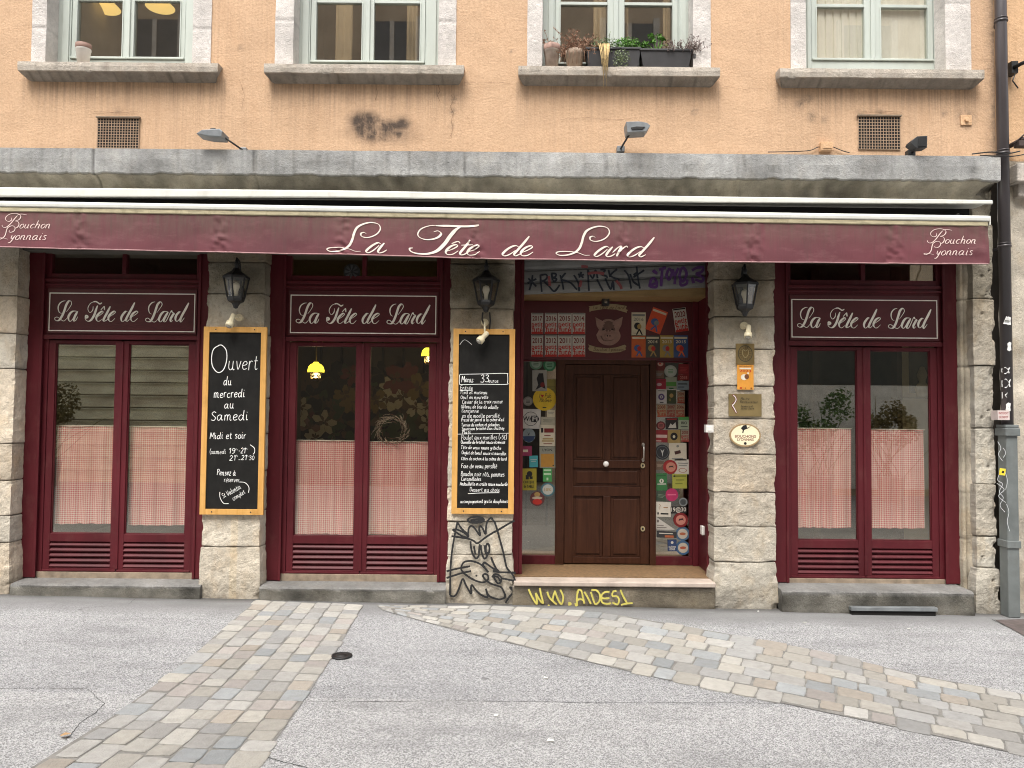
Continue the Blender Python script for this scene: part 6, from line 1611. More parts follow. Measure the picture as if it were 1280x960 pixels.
 ((842.5, 641.5, 859.5, 658.5), 'disc', 'lower red rimmed round sticker with a pink animal', [c(125, 28, 30), c(195, 130, 115), c(60, 30, 28)], lambda d: (d.ell(.5, .5, .34, .34, 1), d.poly([(.34, .42), (.38, .58), (.66, .62), (.7, .44), (.62, .5), (.44, .48)], 2))),
 ((820.5, 646.5, 843.5, 661.5), 'tri', 'white triangular corner sticker', [c(195, 190, 182), c(110, 100, 95)], lambda d: (d.rect(.06, .55, .16, .75, 1), d.rect(.06, .3, .4, .36, 1), d.rect(.06, .12, .55, .18, 1))),
 ((822, 664.5, 845, 672), 'rect', 'dark strip sticker with an orange line', [c(50, 52, 55), c(170, 95, 60), WHT], lambda d: (d.rect(.4, .05, .85, .4, 1), d.rect(.1, .6, .8, .75, 2))),
 ((835, 675, 845.5, 688.5), 'rect', 'small navy sticker with white words', [c(45, 65, 105), WHT], lambda d: (d.txt("suivez", .1, .3, .9, .48, 1), d.txt("nous", .2, .08, .8, .26, 1), d.ell(.5, .75, .15, .12, 1))),
 ((845, 659, 861.5, 675.5), 'disc', 'upper of the two blue rimmed round stickers at the bottom', [c(70, 100, 130), c(190, 180, 165), c(165, 90, 60)], lambda d: (d.ell(.5, .5, .36, .36, 1), d.ell(.5, .5, .22, .1, 2))),
 ((845.5, 676.5, 862, 693), 'disc', 'lower of the two blue rimmed round stickers at the bottom', [c(60, 95, 130), c(190, 180, 165), c(165, 80, 55)], lambda d: (d.ell(.5, .5, .36, .36, 1), d.ell(.5, .5, .22, .1, 2))),
]
for k, (rc, shp, lb, ms, dr) in enumerate(G_):
    flatthing('sticker', lb, 'sticker', rc, dr, ms, GY - .0022 * (k % 3), .0018, GRP, shp, rot=(-8 if 'tilted' in lb else random.uniform(-2, 2)))

# ---- graffiti
s = MB(); zp = zoompx(555, 640, 8.0)
def pier_y(x, z): return -.028
to3g = lambda x, z, off: (x, -.0262 - off, z)
def sp(st, w=.021): s.ribbon([W(*zp(p), -.02) for p in cr(P(st), 7)], [w * (.75 + .4 * abs(nz(p[0], p[1], 0, .05))) for p in cr(P(st), 7)], to3g, 0)
for st in ["230,82 270,55 330,48 390,62 395,90 340,105 270,104 230,82", "265,82 330,70 385,76 330,92 270,92", "135,100 118,180 95,300 75,440 65,580 62,720 60,830", "135,100 165,150 200,190 240,222 235,252 180,238 120,200 92,178 130,175 200,205 240,240", "242,215 250,160 275,138 305,160 335,200 362,232 352,170 360,140 385,160 415,218 420,160 432,100 462,62 490,66", "470,60 505,100 530,170 560,280 590,390 612,490 632,562 690,630 720,720",
           "75,240 160,252 250,268 300,290 335,312 400,265 470,218 560,168 640,120 705,84", "265,290 270,350 285,410 318,462 345,440 352,380 356,320", "300,340 306,380 316,425", "368,330 375,390 400,462 425,450 440,400", "405,330 410,380 420,420", "440,310 455,350 450,400 430,425 418,380 425,330 440,310",
           "180,525 205,498 260,488 320,500 370,525 410,560 445,602", "180,525 172,565 195,605 260,655 330,690 395,702 440,672 438,632 405,618 390,640 420,680 470,715 530,735 572,752 600,800 612,840 590,868", "25,592 100,572 180,556 262,540", "25,660 110,630 190,606 272,590", "470,450 490,500 520,560 545,592 480,555 420,512 392,512 400,545 440,600", "488,590 560,600 640,603 715,606", "580,662 650,676 715,690", "480,652 505,622 540,625 572,655 566,700 540,712 515,682 500,645 540,650 560,690",
           "60,832 95,842 125,820 155,750 188,668 215,720 245,775 272,812 270,760 280,730 320,780 370,825 432,850 428,800 418,765 445,830 500,860 560,872 612,852", "318,630 324,636 330,630", "615,910 650,850 690,800 660,752 712,782 745,850 785,920"]:
    sp(st)
o = s.build('graffiti', M_BLACK, None, loc=(Xc(602, 0), -.026, Zc(750, 0))); tag(o, 'black sprayed scribble face on the pier below the menu chalkboard', 'graffiti')
s = MB(); zp = zoompx(645, 720, 8.0); to3g = lambda x, z, off: (x, -.052 - off, z)
for st in ["125,122 150,180 180,235 208,268 205,210 195,160", "195,160 225,215 268,262 250,180 236,112", "310,150 330,200 368,245", "390,138 372,190 368,240 405,275", "385,140 400,180 425,240 455,270 470,200 440,128", "520,262 540,262 540,275 520,278", "610,290 605,230 612,160 625,130 650,140 665,200 680,268", "610,230 640,222 670,232", "680,150 710,200 745,270", "745,150 765,215 790,272 830,240 835,180 800,135 750,132", "930,150 880,155 850,190 870,215 930,212", "850,190 855,250 900,270 945,262", "1000,140 965,150 960,190 1005,195 1025,230 1010,275 960,255", "1040,130 1065,190 1105,262", "1045,280 1090,268 1160,262", "320,280 330,290", "590,262 600,300"]:
    sp(st, .019)
o = s.build('graffiti', M_YEL, None, loc=(Xc(720, 0), -.05, Zc(750, 0))); tag(o, 'yellow sprayed tag on the riser of the entrance step', 'graffiti')

# ================================================================== DRAINPIPE AND NEIGHBOUR HOUSE
dp = thing('drainpipe', 'brown round drainpipe running into a grey square boot at the building corner', 'drainpipe', (Xc(1256, -.09, 650), -.09, gz(4.4)))
px_, pr_ = Xc(1255.5, -.09, 300), .049
ztopp = 9.0
s = MB(); s.tube([(px_, -.09, Zc(532, -.09)), (px_, -.09, ztopp)], pr_, 20); s.build('pipe', M_PIPE, dp)
for yy in (27, 308, 192):
    s = MB(); z = W(1254, yy, -.09)[1]; s.tube([(px_, -.09, z - .008), (px_, -.09, z + .008)], pr_ + .008, 20); s.tube([(px_, -.09, z + .022), (px_, -.09, z + .03)], pr_ + .005, 20)
    s.box(px_ - .012, px_ + .012, -.04, .06, z - .01, z + .01); s.build('clamp', M_PIPE, dp)
s = MB(); zc_ = W(1256, 535, -.09)[1]
s.box(px_ - .053, px_ + .053, -.15, -.03, gz(4.4) + .0, zc_ - .03); s.build('square_boot', M_PIPE2, dp, bevel=.008)
s = MB(); s.box(px_ - .066, px_ + .066, -.168, -.012, zc_ - .07, zc_ + .0); s.box(px_ - .06, px_ + .06, -.16, -.02, zc_ + .001, zc_ + .03); s.box(px_ - .062, px_ + .062, -.163, -.017, W(1258, 681, -.15)[1] - .03, W(1258, 681, -.15)[1] + .035); s.build('collar', M_PIPE2, dp, bevel=.006)
s = MB()
to3p = lambda x, z, off: (x, -.1512 - off, z)
for st in ["1247,552 1251,560 1248,568 1253,576", "1250,590 1247,600 1253,605 1249,615 1254,622 1250,632 1256,640", "1254,560 1257,566 1254,572", "1255,586 1259,600 1257,612", "1258,630 1261,640 1259,652 1262,664", "1246,604 1255,612 1248,620 1257,628"]:
    s.ribbon([W(*p, -.15) for p in cr(P(st), 6)], .0042, to3p, 0)
s.build('scribble', surf('white_marker', (.6, .62, .64), .7), dp)
s = MB(); zp = lambda p: p
for k, (xx, yy, w, h) in enumerate([(1261, 401, 8, 11), (1262.5, 433, 6, 12), (1258.5, 463, 10, 9), (1259, 479, 11, 12), (1255.5, 494, 11, 8), (1261.5, 509, 6, 12)]):
    a = .0
    X0, Z0, X1, Z1 = R(xx - w / 2, yy - h / 2, xx + w / 2, yy + h / 2, -.15)
    n = 6
    rr = random.Random(k)
    jag = [(X0 + (X1 - X0) * u, Z0 + (Z1 - Z0) * v) for u, v in ((.1, .1 + .2 * rr.random()), (.5, .0), (.95, .15), (.85, .5), (1, .9), (.5, 1), (.15, .8), (.25 * rr.random(), .5))]
    def wrap(p): 
        u = max(-.99, min(.99, (p[0] - px_) / (pr_ + .002))); return (px_ + u * (pr_ + .002), -.09 - math.sqrt(1 - u * u) * (pr_ + .002), p[1])
    s.add([wrap(p) for p in jag], [tuple(range(8))], 0)
o = s.build('torn_paper', surf('torn_white_paper', (.70, .70, .68), .9, .1, 40), dp)
X0, Z0, X1, Z1 = R(1247, 513, 1262, 525, -.155)
s = MB(); s.box(X0, X1, -.156, -.154, Z0, Z1, 0); s.box(X0 + .02, X1 - .02, -.153, -.03, Z0, Z1, 0)
s.text("INTERDIT", X0 + .01, X1 - .01, (Z0 + Z1) / 2 + .008, Z1 - .015, -.1566, 1); s.text("DE DEPOT", X0 + .015, X1 - .015, Z0 + .015, (Z0 + Z1) / 2 - .008, -.1568, 1)
o = s.build('sticker', [paint(S(205, 190, 185)), paint(S(150, 60, 60))], None, loc=(X0, -.155, Z0)); tag(o, 'small pink printed notice on the drainpipe just above its grey collar', 'sticker')
X0, Z0, X1, Z1 = R(1249, 585, 1256.5, 593.5, -.155)
s = MB(); s.M = Matrix.Translation((X0, 0, Z0)) @ Matrix.Rotation(rad(8), 4, 'Y') @ Matrix.Translation((-X0, 0, -Z0)); s.box(X0, X1, -.153, -.1505, Z0, Z1, 0); s.plate([(X0 + .02, Z0 + .02), (X0 + .04, Z0 + .02), (X0 + .04, Z1 - .02), (X0 + .025, Z1 - .02)], -.1535, -.1531, 1)
o = s.build('sticker', [paint(S(225, 205, 60)), BLK], None, loc=(X0, -.15, Z0)); tag(o, 'tiny yellow sticker on the grey lower drainpipe', 'sticker')
s = MB()
for st in ["1255,404 1262,397 1265,402", ]: pass
X0, Z0, X1, Z1 = R(1254, 395, 1264, 406, -.155)
s = MB(); s.add([(X0, -.152, Z0 + .01), (X1, -.150, Z0), (X1 + .004, -.135, Z1 - .03), (X0 + .03, -.152, Z1)], [(0, 1, 2, 3)], 0); s.add([(X0 + .012, -.1525, Z0 + .03), (X1 - .01, -.1515, Z0 + .025), (X1 - .01, -.147, Z0 + .04), (X0 + .02, -.1525, Z0 + .045)], [(0, 1, 2, 3)], 1)
o = s.build('sticker', [paint(S(215, 215, 212)), GRY], None, loc=(X0, -.15, Z0)); tag(o, 'peeling white sticker high on the brown drainpipe', 'sticker')

nb = thing('neighbour_house', 'narrow slice of a paler rendered house with stone ground floor beyond the drainpipe', 'building', (Xc(1268, .05, 500), 0, 0))
nx0 = Xc(1262, .02, 300)
def noisy_wall(x0, x1, z0, z1, y, mat, name, par, amp=.01, res=.03):
    s = MB(); s.tint = []
    xs, zs = lines(x0, x1, res), lines(z0, z1, res)
    for z in zs:
        for x in xs:
            s.v.append((x, y + amp * fb(x, 4, z, 4), z)); f = .9 + .25 * fb(x, 7, z, 2.5); s.tint.append((f, f, f) if mat is M_STONE else (.1, 0, max(0, .3 * fb(x, 2, z, 2))))
    n = len(xs)
    for j in range(len(zs) - 1):
        for i in range(n - 1): s.f.append((j * n + i, j * n + i + 1, (j + 1) * n + i + 1, (j + 1) * n + i)); s.m.append(0); s.sm.append(True)
    return s.build(name, mat, par)
noisy_wall(nx0 - .1, 7.5, gz(5) - .1, Zc(196, .03), .03, M_STONE, 'stone_wall', nb, .02)
noisy_wall(nx0 - .13, 7.5, Zc(196, .03), 9, .045, M_PLASTER2, 'rendered_wall', nb, .005, .06)
s = MB(); s.tint = []
s.box(Xc(1270, -.1, 205), 7.5, -.12, .06, Zc(222, -.1), Zc(199, -.1)); s.box(Xc(1272, -.04, 230), 7.5, -.05, .05, Zc(240, -.05), Zc(222.2, -.05)); s.tint = [(1, 1, 1)] * len(s.v)
s.build('cornice', M_SILL, nb, bevel=.01)
s = MB(); s.box(nx0 - .2, 7.5, .08, 5, gz(5) - .1, 9); s.build('house_body', M_PLASTER2, nb) if False else None
s = MB(); X, Z = W(1262, 86, -.02); s.box(X, X + .06, -.05, .04, Z - .05, Z + .06); s.tube([(X + .02, -.05, Z), (X + .10, -.12, Z + .03), (X + .22, -.3, Z + .08)], .018, 8); s.tube([(X + .03, -.05, Z - .06), (X + .0, -.06, Z - .13), (X + .05, -.06, Z - .2)], .006, 6)
s.build('iron_bracket', M_IRON, nb)
s = MB(); X, Z = W(1266, 178, -.05); s.tube([(X, .03, Z - .02), (X + .05, -.1, Z + .01), (X + .25, -.2, Z + .01)], .022, 8); s.tube([(X - .02, -.1, Z - .03), (X + .06, -.12, Z + .05), (X + .2, -.15, Z + .1)], .007, 6); s.box(X, X + .3, -.14, -.06, Z - .06, Z - .01); s.build('cable_bracket', surf('rusty_iron', (.06, .04, .035), .8), nb)
# dark-coloured back of the recess between the two houses
s = MB(); s.box(Xc(1241, .2), nx0 + .05, .2, .26, gz(4.6) - .1, 9); o = s.build('recess_back', surf('dark_joint', (.07, .06, .05), .95, .3, 6, .3, 30), nb)

# ================================================================== PLANTS AND POTS ON THE SILL
GP = 'potted plants on the planted window sill'
ZS_ = ZS + .004
def leafclump(s, c, r, n, size, mat, flat=.7, seed=0):
    rr = random.Random(seed)
    for _ in range(n):
        d = Vector((rr.gauss(0, 1), rr.gauss(0, 1), rr.gauss(0, 1))); d.normalize(); d *= rr.random() ** .45
        p = Vector(c) + Vector((d.x * r[0], d.y * r[1], d.z * r[2]))
        a = Vector((rr.gauss(0, 1), rr.gauss(0, 1), rr.gauss(0, .6))).normalized(); b = a.cross(Vector((rr.gauss(0, 1), rr.gauss(0, 1), rr.gauss(0, 1)))).normalized()
        l = size * rr.uniform(.6, 1.3)
        s.add([p - a * l, p + b * l * .55, p + a * l, p - b * l * .55], [(0, 1, 2), (0, 2, 3)], mat)
def stalks(s, c, n, h, spread, r, mat, seed=0, curl=.5, leaf=0, lm=None):
    rr = random.Random(seed)
    for _ in range(n):
        p = Vector(c) + Vector((rr.uniform(-1, 1) * spread * .5, rr.uniform(-1, 1) * spread * .3, 0)); pts = [p.copy()]
        d = Vector((rr.gauss(0, .35), rr.gauss(0, .3) - .1, 1)).normalized(); hh = h * rr.uniform(.5, 1.1)
        for k in range(6):
            d = (d + Vector((rr.gauss(0, curl * .5), rr.gauss(0, curl * .4), rr.gauss(-.12 * curl, curl * .3)))).normalized(); p = p + d * hh / 6; pts.append(p.copy())
            if leaf:
                for _q in range(leaf):
                    a = Vector((rr.gauss(0, 1), rr.gauss(0, 1), rr.gauss(0, 1))).normalized() * .011; b = Vector((rr.gauss(0, 1), rr.gauss(0, 1), rr.gauss(0, 1))).normalized() * .006
                    s.add([p, p + a + b, p + a * 2, p + a - b], [(0, 1, 2, 3)], lm if lm is not None else mat)
        s.tube(pts, [r] * 6 + [r * .4], 4, mat, caps=False)
YP = .03
def pot_round(name, x0, x1, ytop, label, mat, rim, plant, cat='plant pot'):
    X0, X1 = Xc(x0, YP, 75), Xc(x1, YP, 75); zt = Zc(ytop, YP)
    cx, r = (X0 + X1) / 2, (X1 - X0) / 2
    t = thing(name, label, cat, (cx, YP, ZS_), GP if plant else None)
    h = zt - ZS_
    s = MB(); s.lathe([(r * .70, 0), (r * .93, h * .72), (r * 1.0, h * .74), (r * 1.0, h), (r * .9, h), (r * .88, h * .8), (0, h * .8)], (cx, YP, ZS_), 20)
    s.build('pot', mat, t)
    if rim: s = MB(); s.lathe([(r * 1.0, h * .80), (r * 1.03, h * .82), (r * 1.03, h * 1.0), (r * .85, h * 1.01), (r * .8, h * .9)], (cx, YP, ZS_), 20); s.build('rim', rim, t)
    return t, cx, zt, r
yc = lambda y: y    # rows as read in the photo
t, cx, zt, r = pot_round('potted_plant', 679.5, 700, 57, 'weathered terracotta pot with a bare stalk at the left end of the sill', surf('limed_terracotta', (.40, .32, .27), .9, .3, 10, .2, 60, dirt=.7, dirtcol=(.52, .48, .38)), surf('rusty_rim', (.34, .22, .18), .9, .3, 12), True)
s = MB(); stalks(s, (cx - .04, YP, zt - .02), 4, .22, .06, .0025, 0, 3, .7, 2, 0); s.build('dry_stems', M_DRY, t)
t, cx, zt, r = pot_round('potted_plant', 706, 730, 64, 'pot of bushy dried brown stems beside the terracotta pot', surf('pale_clay', (.44, .34, .26), .9, .3, 10, .2, 60, dirt=.5, dirtcol=(.45, .46, .36)), None, True)
s = MB(); stalks(s, (cx, YP, zt - .03), 60, .26, .20, .0022, 0, 5, .75, 3, 0); stalks(s, (cx + .12, YP, zt - .03), 26, .2, .2, .002, 0, 8, .9, 2, 0); stalks(s, (cx - .11, YP, zt - .05), 10, .16, .08, .002, 0, 9, .9, 2, 0)
for k in range(8):
    xx = cx - .13 + .034 * k; s.tube([(xx, YP - .06, zt), (xx + .01, YP - .11, zt - .05), (xx + .004 * k - .01, YP - .115, zt - .16 - .01 * (k % 3))], .0022, 4, 0)
s.build('dry_stems', M_DRY, t)
def box_pot(x0, x1, ytop, label, slope=.02, rim=True):
    X0, X1 = Xc(x0, YP, 75), Xc(x1, YP, 75); zt = Zc(ytop, YP); cx = (X0 + X1) / 2
    t = thing('potted_plant', label, 'planter', (cx, YP, ZS_), GP)
    s = MB()
    a = .075
    vs = [(X0 + slope, YP - a + .015, ZS_), (X1 - slope, YP - a + .015, ZS_), (X1 - slope, YP + a - .015, ZS_), (X0 + slope, YP + a - .015, ZS_), (X0, YP - a, zt), (X1, YP - a, zt), (X1, YP + a, zt), (X0, YP + a, zt)]
    s.add(vs, [(0, 3, 2, 1), (0, 1, 5, 4), (1, 2, 6, 5), (2, 3, 7, 6), (3, 0, 4, 7)], 0)
    if rim: mfr = [(X0 - .006, X1 + .006, YP - a - .008, YP - a + .006), (X0 - .006, X1 + .006, YP + a - .006, YP + a + .008)]; [s.box(*m4, zt - .012, zt + .006) for m4 in mfr]; s.box(X0 - .006, X0 + .006, YP - a + .006, YP + a - .006, zt - .012, zt + .006); s.box(X1 - .006, X1 + .006, YP - a + .006, YP + a - .006, zt - .012, zt + .006)
    s.box(X0 + .01, X1 - .01, YP - a + .01, YP + a - .01, zt - .03, zt - .015, 1)
    s.build('planter_box', [M_PLPOT, surf('potting_soil', (.03, .022, .015), .95, .4, 60, .3)], t, bevel=.003)
    return t, X0, X1, zt
t, X0, X1, zt = box_pot(732, 770, 64, 'black planter with straw hanging down over the sill front')
s = MB(); rr = random.Random(4)
sxp, szp = W(756, 62, -.14)
for k in range(26):
    a = rr.uniform(-.055, .05); l = rr.uniform(.12, .42) * (1 if abs(a) < .03 else .6)
    s.tube([(sxp + a * 1.3, YP - .03, zt + .03), (sxp + a, -.09, zt + .02), (sxp + a * .8, -.145, zt - .08), (sxp + a * .35 + rr.gauss(0, .008), -.15, zt - .08 - l)], [.0032, .003, .0025, .0012], 4, 0)
s.build('straw', M_STRAW, t)
s = MB(); stalks(s, (sxp, YP, zt - .02), 34, .17, .14, .002, 0, 12, .6, 3, 0); s.build('foliage', M_LEAF2, t)
t, X0, X1, zt = box_pot(765, 799, 63.5, 'black pot of bright green parsley in the middle of the sill')
s = MB(); cx = (X0 + X1) / 2 + .02
leafclump(s, (cx, YP, zt + .06), (.15, .08, .075), 900, .011, 0, seed=2); stalks(s, (cx, YP, zt), 22, .10, .14, .002, 0, 6, .3)
s.build('foliage', M_LEAF, t)
s = MB(); ax, az_ = W(777, 66, -.10)
leafclump(s, (ax, -.10, az_ - .055), (.085, .03, .10), 330, .010, 0, seed=8); leafclump(s, (ax - .05, -.02, az_ + .06), (.12, .04, .05), 240, .010, 0, seed=9); s.build('trailing_foliage', surf('trailing_leaf', (.16, .20, .10), .6, .4, 40, 0), t)
t, X0, X1, zt = box_pot(798.5, 863, 65, 'long dark planter with a green sprout and dry lavender', .035)
s = MB()
px0, _z = W(820, 60, YP)
for (ex, ez, r_) in ((814, 45, .028), (824, 46, .03), (808, 55, .034), (829, 49, .02), (817, 52, .02), (803, 57, .03)):
    e = W(ex, ez, YP - .02); s.tube([(px0, YP, zt - .02), ((px0 + e[0]) / 2 + .01, YP - .01, (zt + e[1]) / 2), (e[0], YP - .02, e[1])], [.007, .006, .003], 6, 0)
    leafclump(s, (e[0], YP - .02, e[1]), (r_ * 1.3, r_, r_), 38, .015, 0, seed=int(ex))
s.tube([(px0, YP, zt - .02), (px0 + .05, YP - .03, zt + .06), (px0 + .09, YP - .03, zt + .065), (px0 + .13, YP - .03, zt + .05)], [.005, .004, .003, .002], 5, 0)
s.build('sprout', M_LEAF, t)
s = MB(); stalks(s, (Xc(852, YP, 60), YP, zt - .02), 60, .15, .30, .002, 0, 21, .45, 2, 0); stalks(s, (Xc(872, YP, 60), YP, zt - .06), 30, .20, .10, .002, 0, 22, .5, 2, 0)
s.build('dry_lavender', surf('dry_lavender_stems', (.20, .15, .135), .9, .3, 40, 0), t)
t, cx, zt, r = pot_round('potted_plant', 861, 873, 68, 'narrow dark grey pot of dry twigs at the right end of the sill', surf('grey_pot', (.12, .115, .11), .7, .2, 10), None, True)
s = MB(); stalks(s, (cx, YP, zt - .02), 16, .16, .05, .002, 0, 41, .5, 1, 0); s.build('twigs', surf('dry_lavender_stems', (.2, .15, .13)), t)
t, cx, zt, r = pot_round('plant_pot', 95, 113, 60.5, 'small empty white pot with a brown rim on the leftmost upper sill', surf('white_pot', (.72, .68, .63), .6, .08, 10), surf('brown_rim', (.22, .13, .10), .7), False)

# ================================================================== INSIDE THE WINDOWS
def oil_lamp(px, py, Y, label):
    X, Z = W(px, py, Y); k = PX(Y)
    t = thing('oil_lamp', label, 'pendant lamp', (X, Y, Z), 'lit yellow pendant lamps in the dining room')
    s = MB(); s.lathe([(2.6 * k, 7.6 * k), (3.4 * k, 6.8 * k), (3.2 * k, 6 * k), (6.5 * k, 4.6 * k), (9.2 * k, 1.6 * k), (10.4 * k, -3 * k), (10.2 * k, -5.4 * k)], (X, Y, Z), 24); s.build('lamp_shade', emit('glowing_yellow_glass', (1.0, .80, .06), 1.15), t)
    s = MB(); s.lathe([(10.6 * k, -5.6 * k), (10.6 * k, -6.4 * k)], (X, Y, Z), 24)
    for sg in (-1, 1): s.tube([(X + sg * 6.5 * k, Y, Z - 6 * k), (X + sg * 6 * k, Y, Z - 13 * k), (X + sg * 4 * k, Y, Z - 14 * k)], .35 * k, 5)
    s.tube([(X, Y, Z + 7 * k), (X, Y, 3.3)], .4 * k, 5); s.build('hanger', M_BRASS, t)
    s = MB(); s.lathe([(0, -16 * k), (4 * k, -15.5 * k), (5 * k, -14 * k), (4 * k, -12.5 * k), (1.4 * k, -11 * k), (0, -10 * k)], (X, Y, Z), 14); s.build('oil_reservoir', M_BRASS, t)
    s = MB(); s.lathe([(0, -10 * k), (1.8 * k, -8.6 * k), (1.6 * k, -6 * k), (0, -5 * k)], (X, Y, Z), 10); s.build('flame_bulb', emit('warm_bulb', (1, .85, .5), 4.0), t)
    ld = bpy.data.lights.new('lamp_light', 'POINT'); ld.energy = 10; ld.color = (1, .8, .45); ld.shadow_soft_size = .05
    lo = bpy.data.objects.new('lamp_light', ld); COL.objects.link(lo); lo.parent = t; lo.location = (0, 0, -.09)
oil_lamp(395, 460, 1.9, 'lit yellow pendant oil lamp hanging clear in the left pane')
oil_lamp(537, 440, 2.3, 'lit yellow pendant oil lamp half hidden at the window edge by the menu board')
# flowered wall panel at the back of the room
Ym = 3.6
X0, Z0, X1, Z1 = R(345, 466, 575, 575, Ym)
s = MB(); s.box(X0, X1, Ym, Ym + .02, Z0, Z1, 0)
rr = random.Random(11)
cols = [surf('mural_ground', (.05, .035, .02), .8, .4, 3, 0)] + [paint(x, .8, n) for n, x in (('mural_white', (.30, .27, .21)), ('mural_red', (.10, .026, .022)), ('mural_ochre', (.13, .09, .03)), ('mural_green', (.035, .05, .022)), ('mural_pink', (.15, .08, .065)), ('mural_black', (.012, .012, .012)), ('mural_brown', (.075, .045, .025)))]
lv = 0
def petal(cx, cz_, r, m, n=7, sx=1):
    global lv
    for k in range(n):
        a = 2 * math.pi * k / n + rr.random(); lv += 1
        q = Vector((math.cos(a), math.sin(a))); p = Vector((-q.y, q.x))
        pts = [(cx + (q.x * r * u + p.x * r * v) * sx, cz_ + q.y * r * u + p.y * r * v) for u, v in ((.1, .05), (.6, .28), (1, .12), (1, -.12), (.6, -.28), (.1, -.05))]
        s.add([(x, Ym - .001 - lv * .00006, z) for x, z in pts], [tuple(range(6))], m)
for k in range(150):
    x, z = rr.uniform(X0 + .1, X1 - .1), Z0 + (Z1 - Z0) * rr.random() ** .8
    m = rr.choice([2, 4, 4, 6, 6, 6, 7, 7, 7]) if z > Z0 + (Z1 - Z0) * .5 else rr.choice([6, 6, 4, 4, 7, 6, 5])
    petal(x, z, rr.uniform(.08, .24), m, rr.randint(3, 7), rr.uniform(.7, 1.3))
for (a, b, r_, m) in ((489, 480, .16, 1), (485, 495, .17, 1), (504, 492, .18, 1), (471, 497, .17, 3), (441, 497, .18, 3), (432, 491, .16, 3), (377, 505, .15, 1), (406, 524, .18, 1), (388, 530, .15, 5), (372, 520, .15, 1), (395, 545, .16, 1), (520, 505, .14, 1), (534, 505, .14, 1), (534, 525, .12, 1), (440, 465, .15, 2), (525, 480, .2, 3), (495, 470, .2, 2)):
    x, z = W(a, b, Ym); petal(x, z - .05, r_, m, 6); petal(x, z - .03, r_ * .45, 7, 5)
o = s.build('flower_mural', cols, None, loc=((X0 + X1) / 2, Ym, Z0)); tag(o, 'dark floral wall panel glimpsed behind the middle shop window', 'mural')
# twig wreath hanging inside the right pane of the middle window
X, Z = W(490, 538, Y2 + .07)
s = MB(); rr = random.Random(3)
for k in range(150):
    a = rr.uniform(0, 6.28); R0 = .125 + rr.gauss(0, .018)
    p = Vector((X + R0 * math.cos(a), Y2 + .062 + rr.uniform(-.012, .012), Z + R0 * math.sin(a) * .9)); tdir = Vector((-math.sin(a), 0, math.cos(a) * .9)); q = p + tdir * rr.uniform(.03, .08) + Vector((rr.gauss(0, .018), 0, rr.gauss(0, .018)))
    s.tube([p, p.lerp(q, .5) + Vector((math.cos(a), 0, math.sin(a))) * .008, q], .0016, 4, rr.choice([0, 0, 1]))
o = s.build('twig_wreath', [surf('pale_twig', (.42, .33, .25), .8), surf('red_brown_twig', (.14, .06, .04), .8)], None, loc=(X, Y2 + .065, Z)); tag(o, 'round twig wreath hanging inside the pane above a long gingham curtain', 'wreath')
# cream partition and posts behind the last window
s = MB(); X0, Z0, X1, Z1 = R(1126, 420, 1200, 700, .85); s.box(X0, X1, .85, .9, Z0, Z1, 0); zpn = Zc(493, .85); s.box(X0, X1, .835, .85, zpn - .01, zpn + .006, 1); s.box(X0 + .09, X1, .846, .8495, zpn + .05, Z1, 2)
s.box(X0 - .055, X0 - .004, .80, .92, .12, 3.3, 3)
s.lathe([(0, -.16), (.05, -.15), (.07, -.06), (.03, .0), (.05, .07), (.02, .15), (0, .16)], (Xc(1152, .82, 470), .81, Zc(473, .82)), 10, 0)
o = s.build('partition', [surf('cream_partition', (.72, .60, .36), .8, .1, 3, 0), surf('partition_rail', (.3, .2, .09), .6), surf('partition_panel', (.22, .19, .13), .8), surf('brown_post', (.07, .04, .02), .6)], None, loc=(X0, .85, .12)); tag(o, 'cream partition with a brown post just inside the last shop window', 'partition')
s = MB(); xp = Xc(1018, 1.2, 480); s.box(xp - .04, xp + .04, 1.15, 1.25, .12, 3.3, 0); o = s.build('timber_post', surf('brown_post', (.07, .04, .02), .6), None, loc=(xp, 1.2, .12)); tag(o, 'slim brown timber post inside the last shop window', 'post')

# ================================================================== ACROSS THE STREET (seen only as reflections in the panes)
OY = -10.0
op = thing('opposite_house', 'stone fronted house across the street mirrored in the shop windows', 'building', (0, OY, 0))
s = MB(); s.tint = None
H = 12.0
s.box(-16, 14, OY - .5, OY - .12, -.5, H)
s.build('wall', surf('opposite_render', (.56, .47, .36), .9, .12, 2), op)
for fl_ in range(3):
    for k in range(11):
        xw = -15 + k * 2.75 + .6; s = MB(); zw = 5.0 + fl_ * 2.2 - (.2 if fl_ else 0)
        s.box(xw, xw + 1.1, OY - .119, OY - .08, zw, zw + 1.6, 0); s.box(xw - .14, xw, OY - .119, OY - .02, zw - .1, zw + 1.7, 1); s.box(xw + 1.1, xw + 1.24, OY - .119, OY - .02, zw - .1, zw + 1.7, 1); s.box(xw + .5, xw + .6, OY - .0795, OY - .06, zw, zw + 1.6, 1)
        s.build('window', [surf('dark_pane', (.14, .145, .15), .3), surf('pale_frame', (.6, .58, .54), .7)], op)
s = MB()
for k in range(16):
    z0 = .1 + k * .285
    s.box(-16, -6.9, OY - .119, OY, z0, z0 + .235); 
    s.box(-16, -6.9, OY - .119, OY + .05, z0 + .236, z0 + .258)
s.build('rusticated_stone', surf('opposite_stone', (.80, .72, .54), .9, .35, 2.2, .2, 20, stretch=(.6, 1, 1.5)), op)
s = MB(); s.box(-6.8, .8, OY - .119, OY - .02, .1, 4.2); s.build('dark_shop', surf('dark_shopfront', (.03, .028, .026), .6), op)
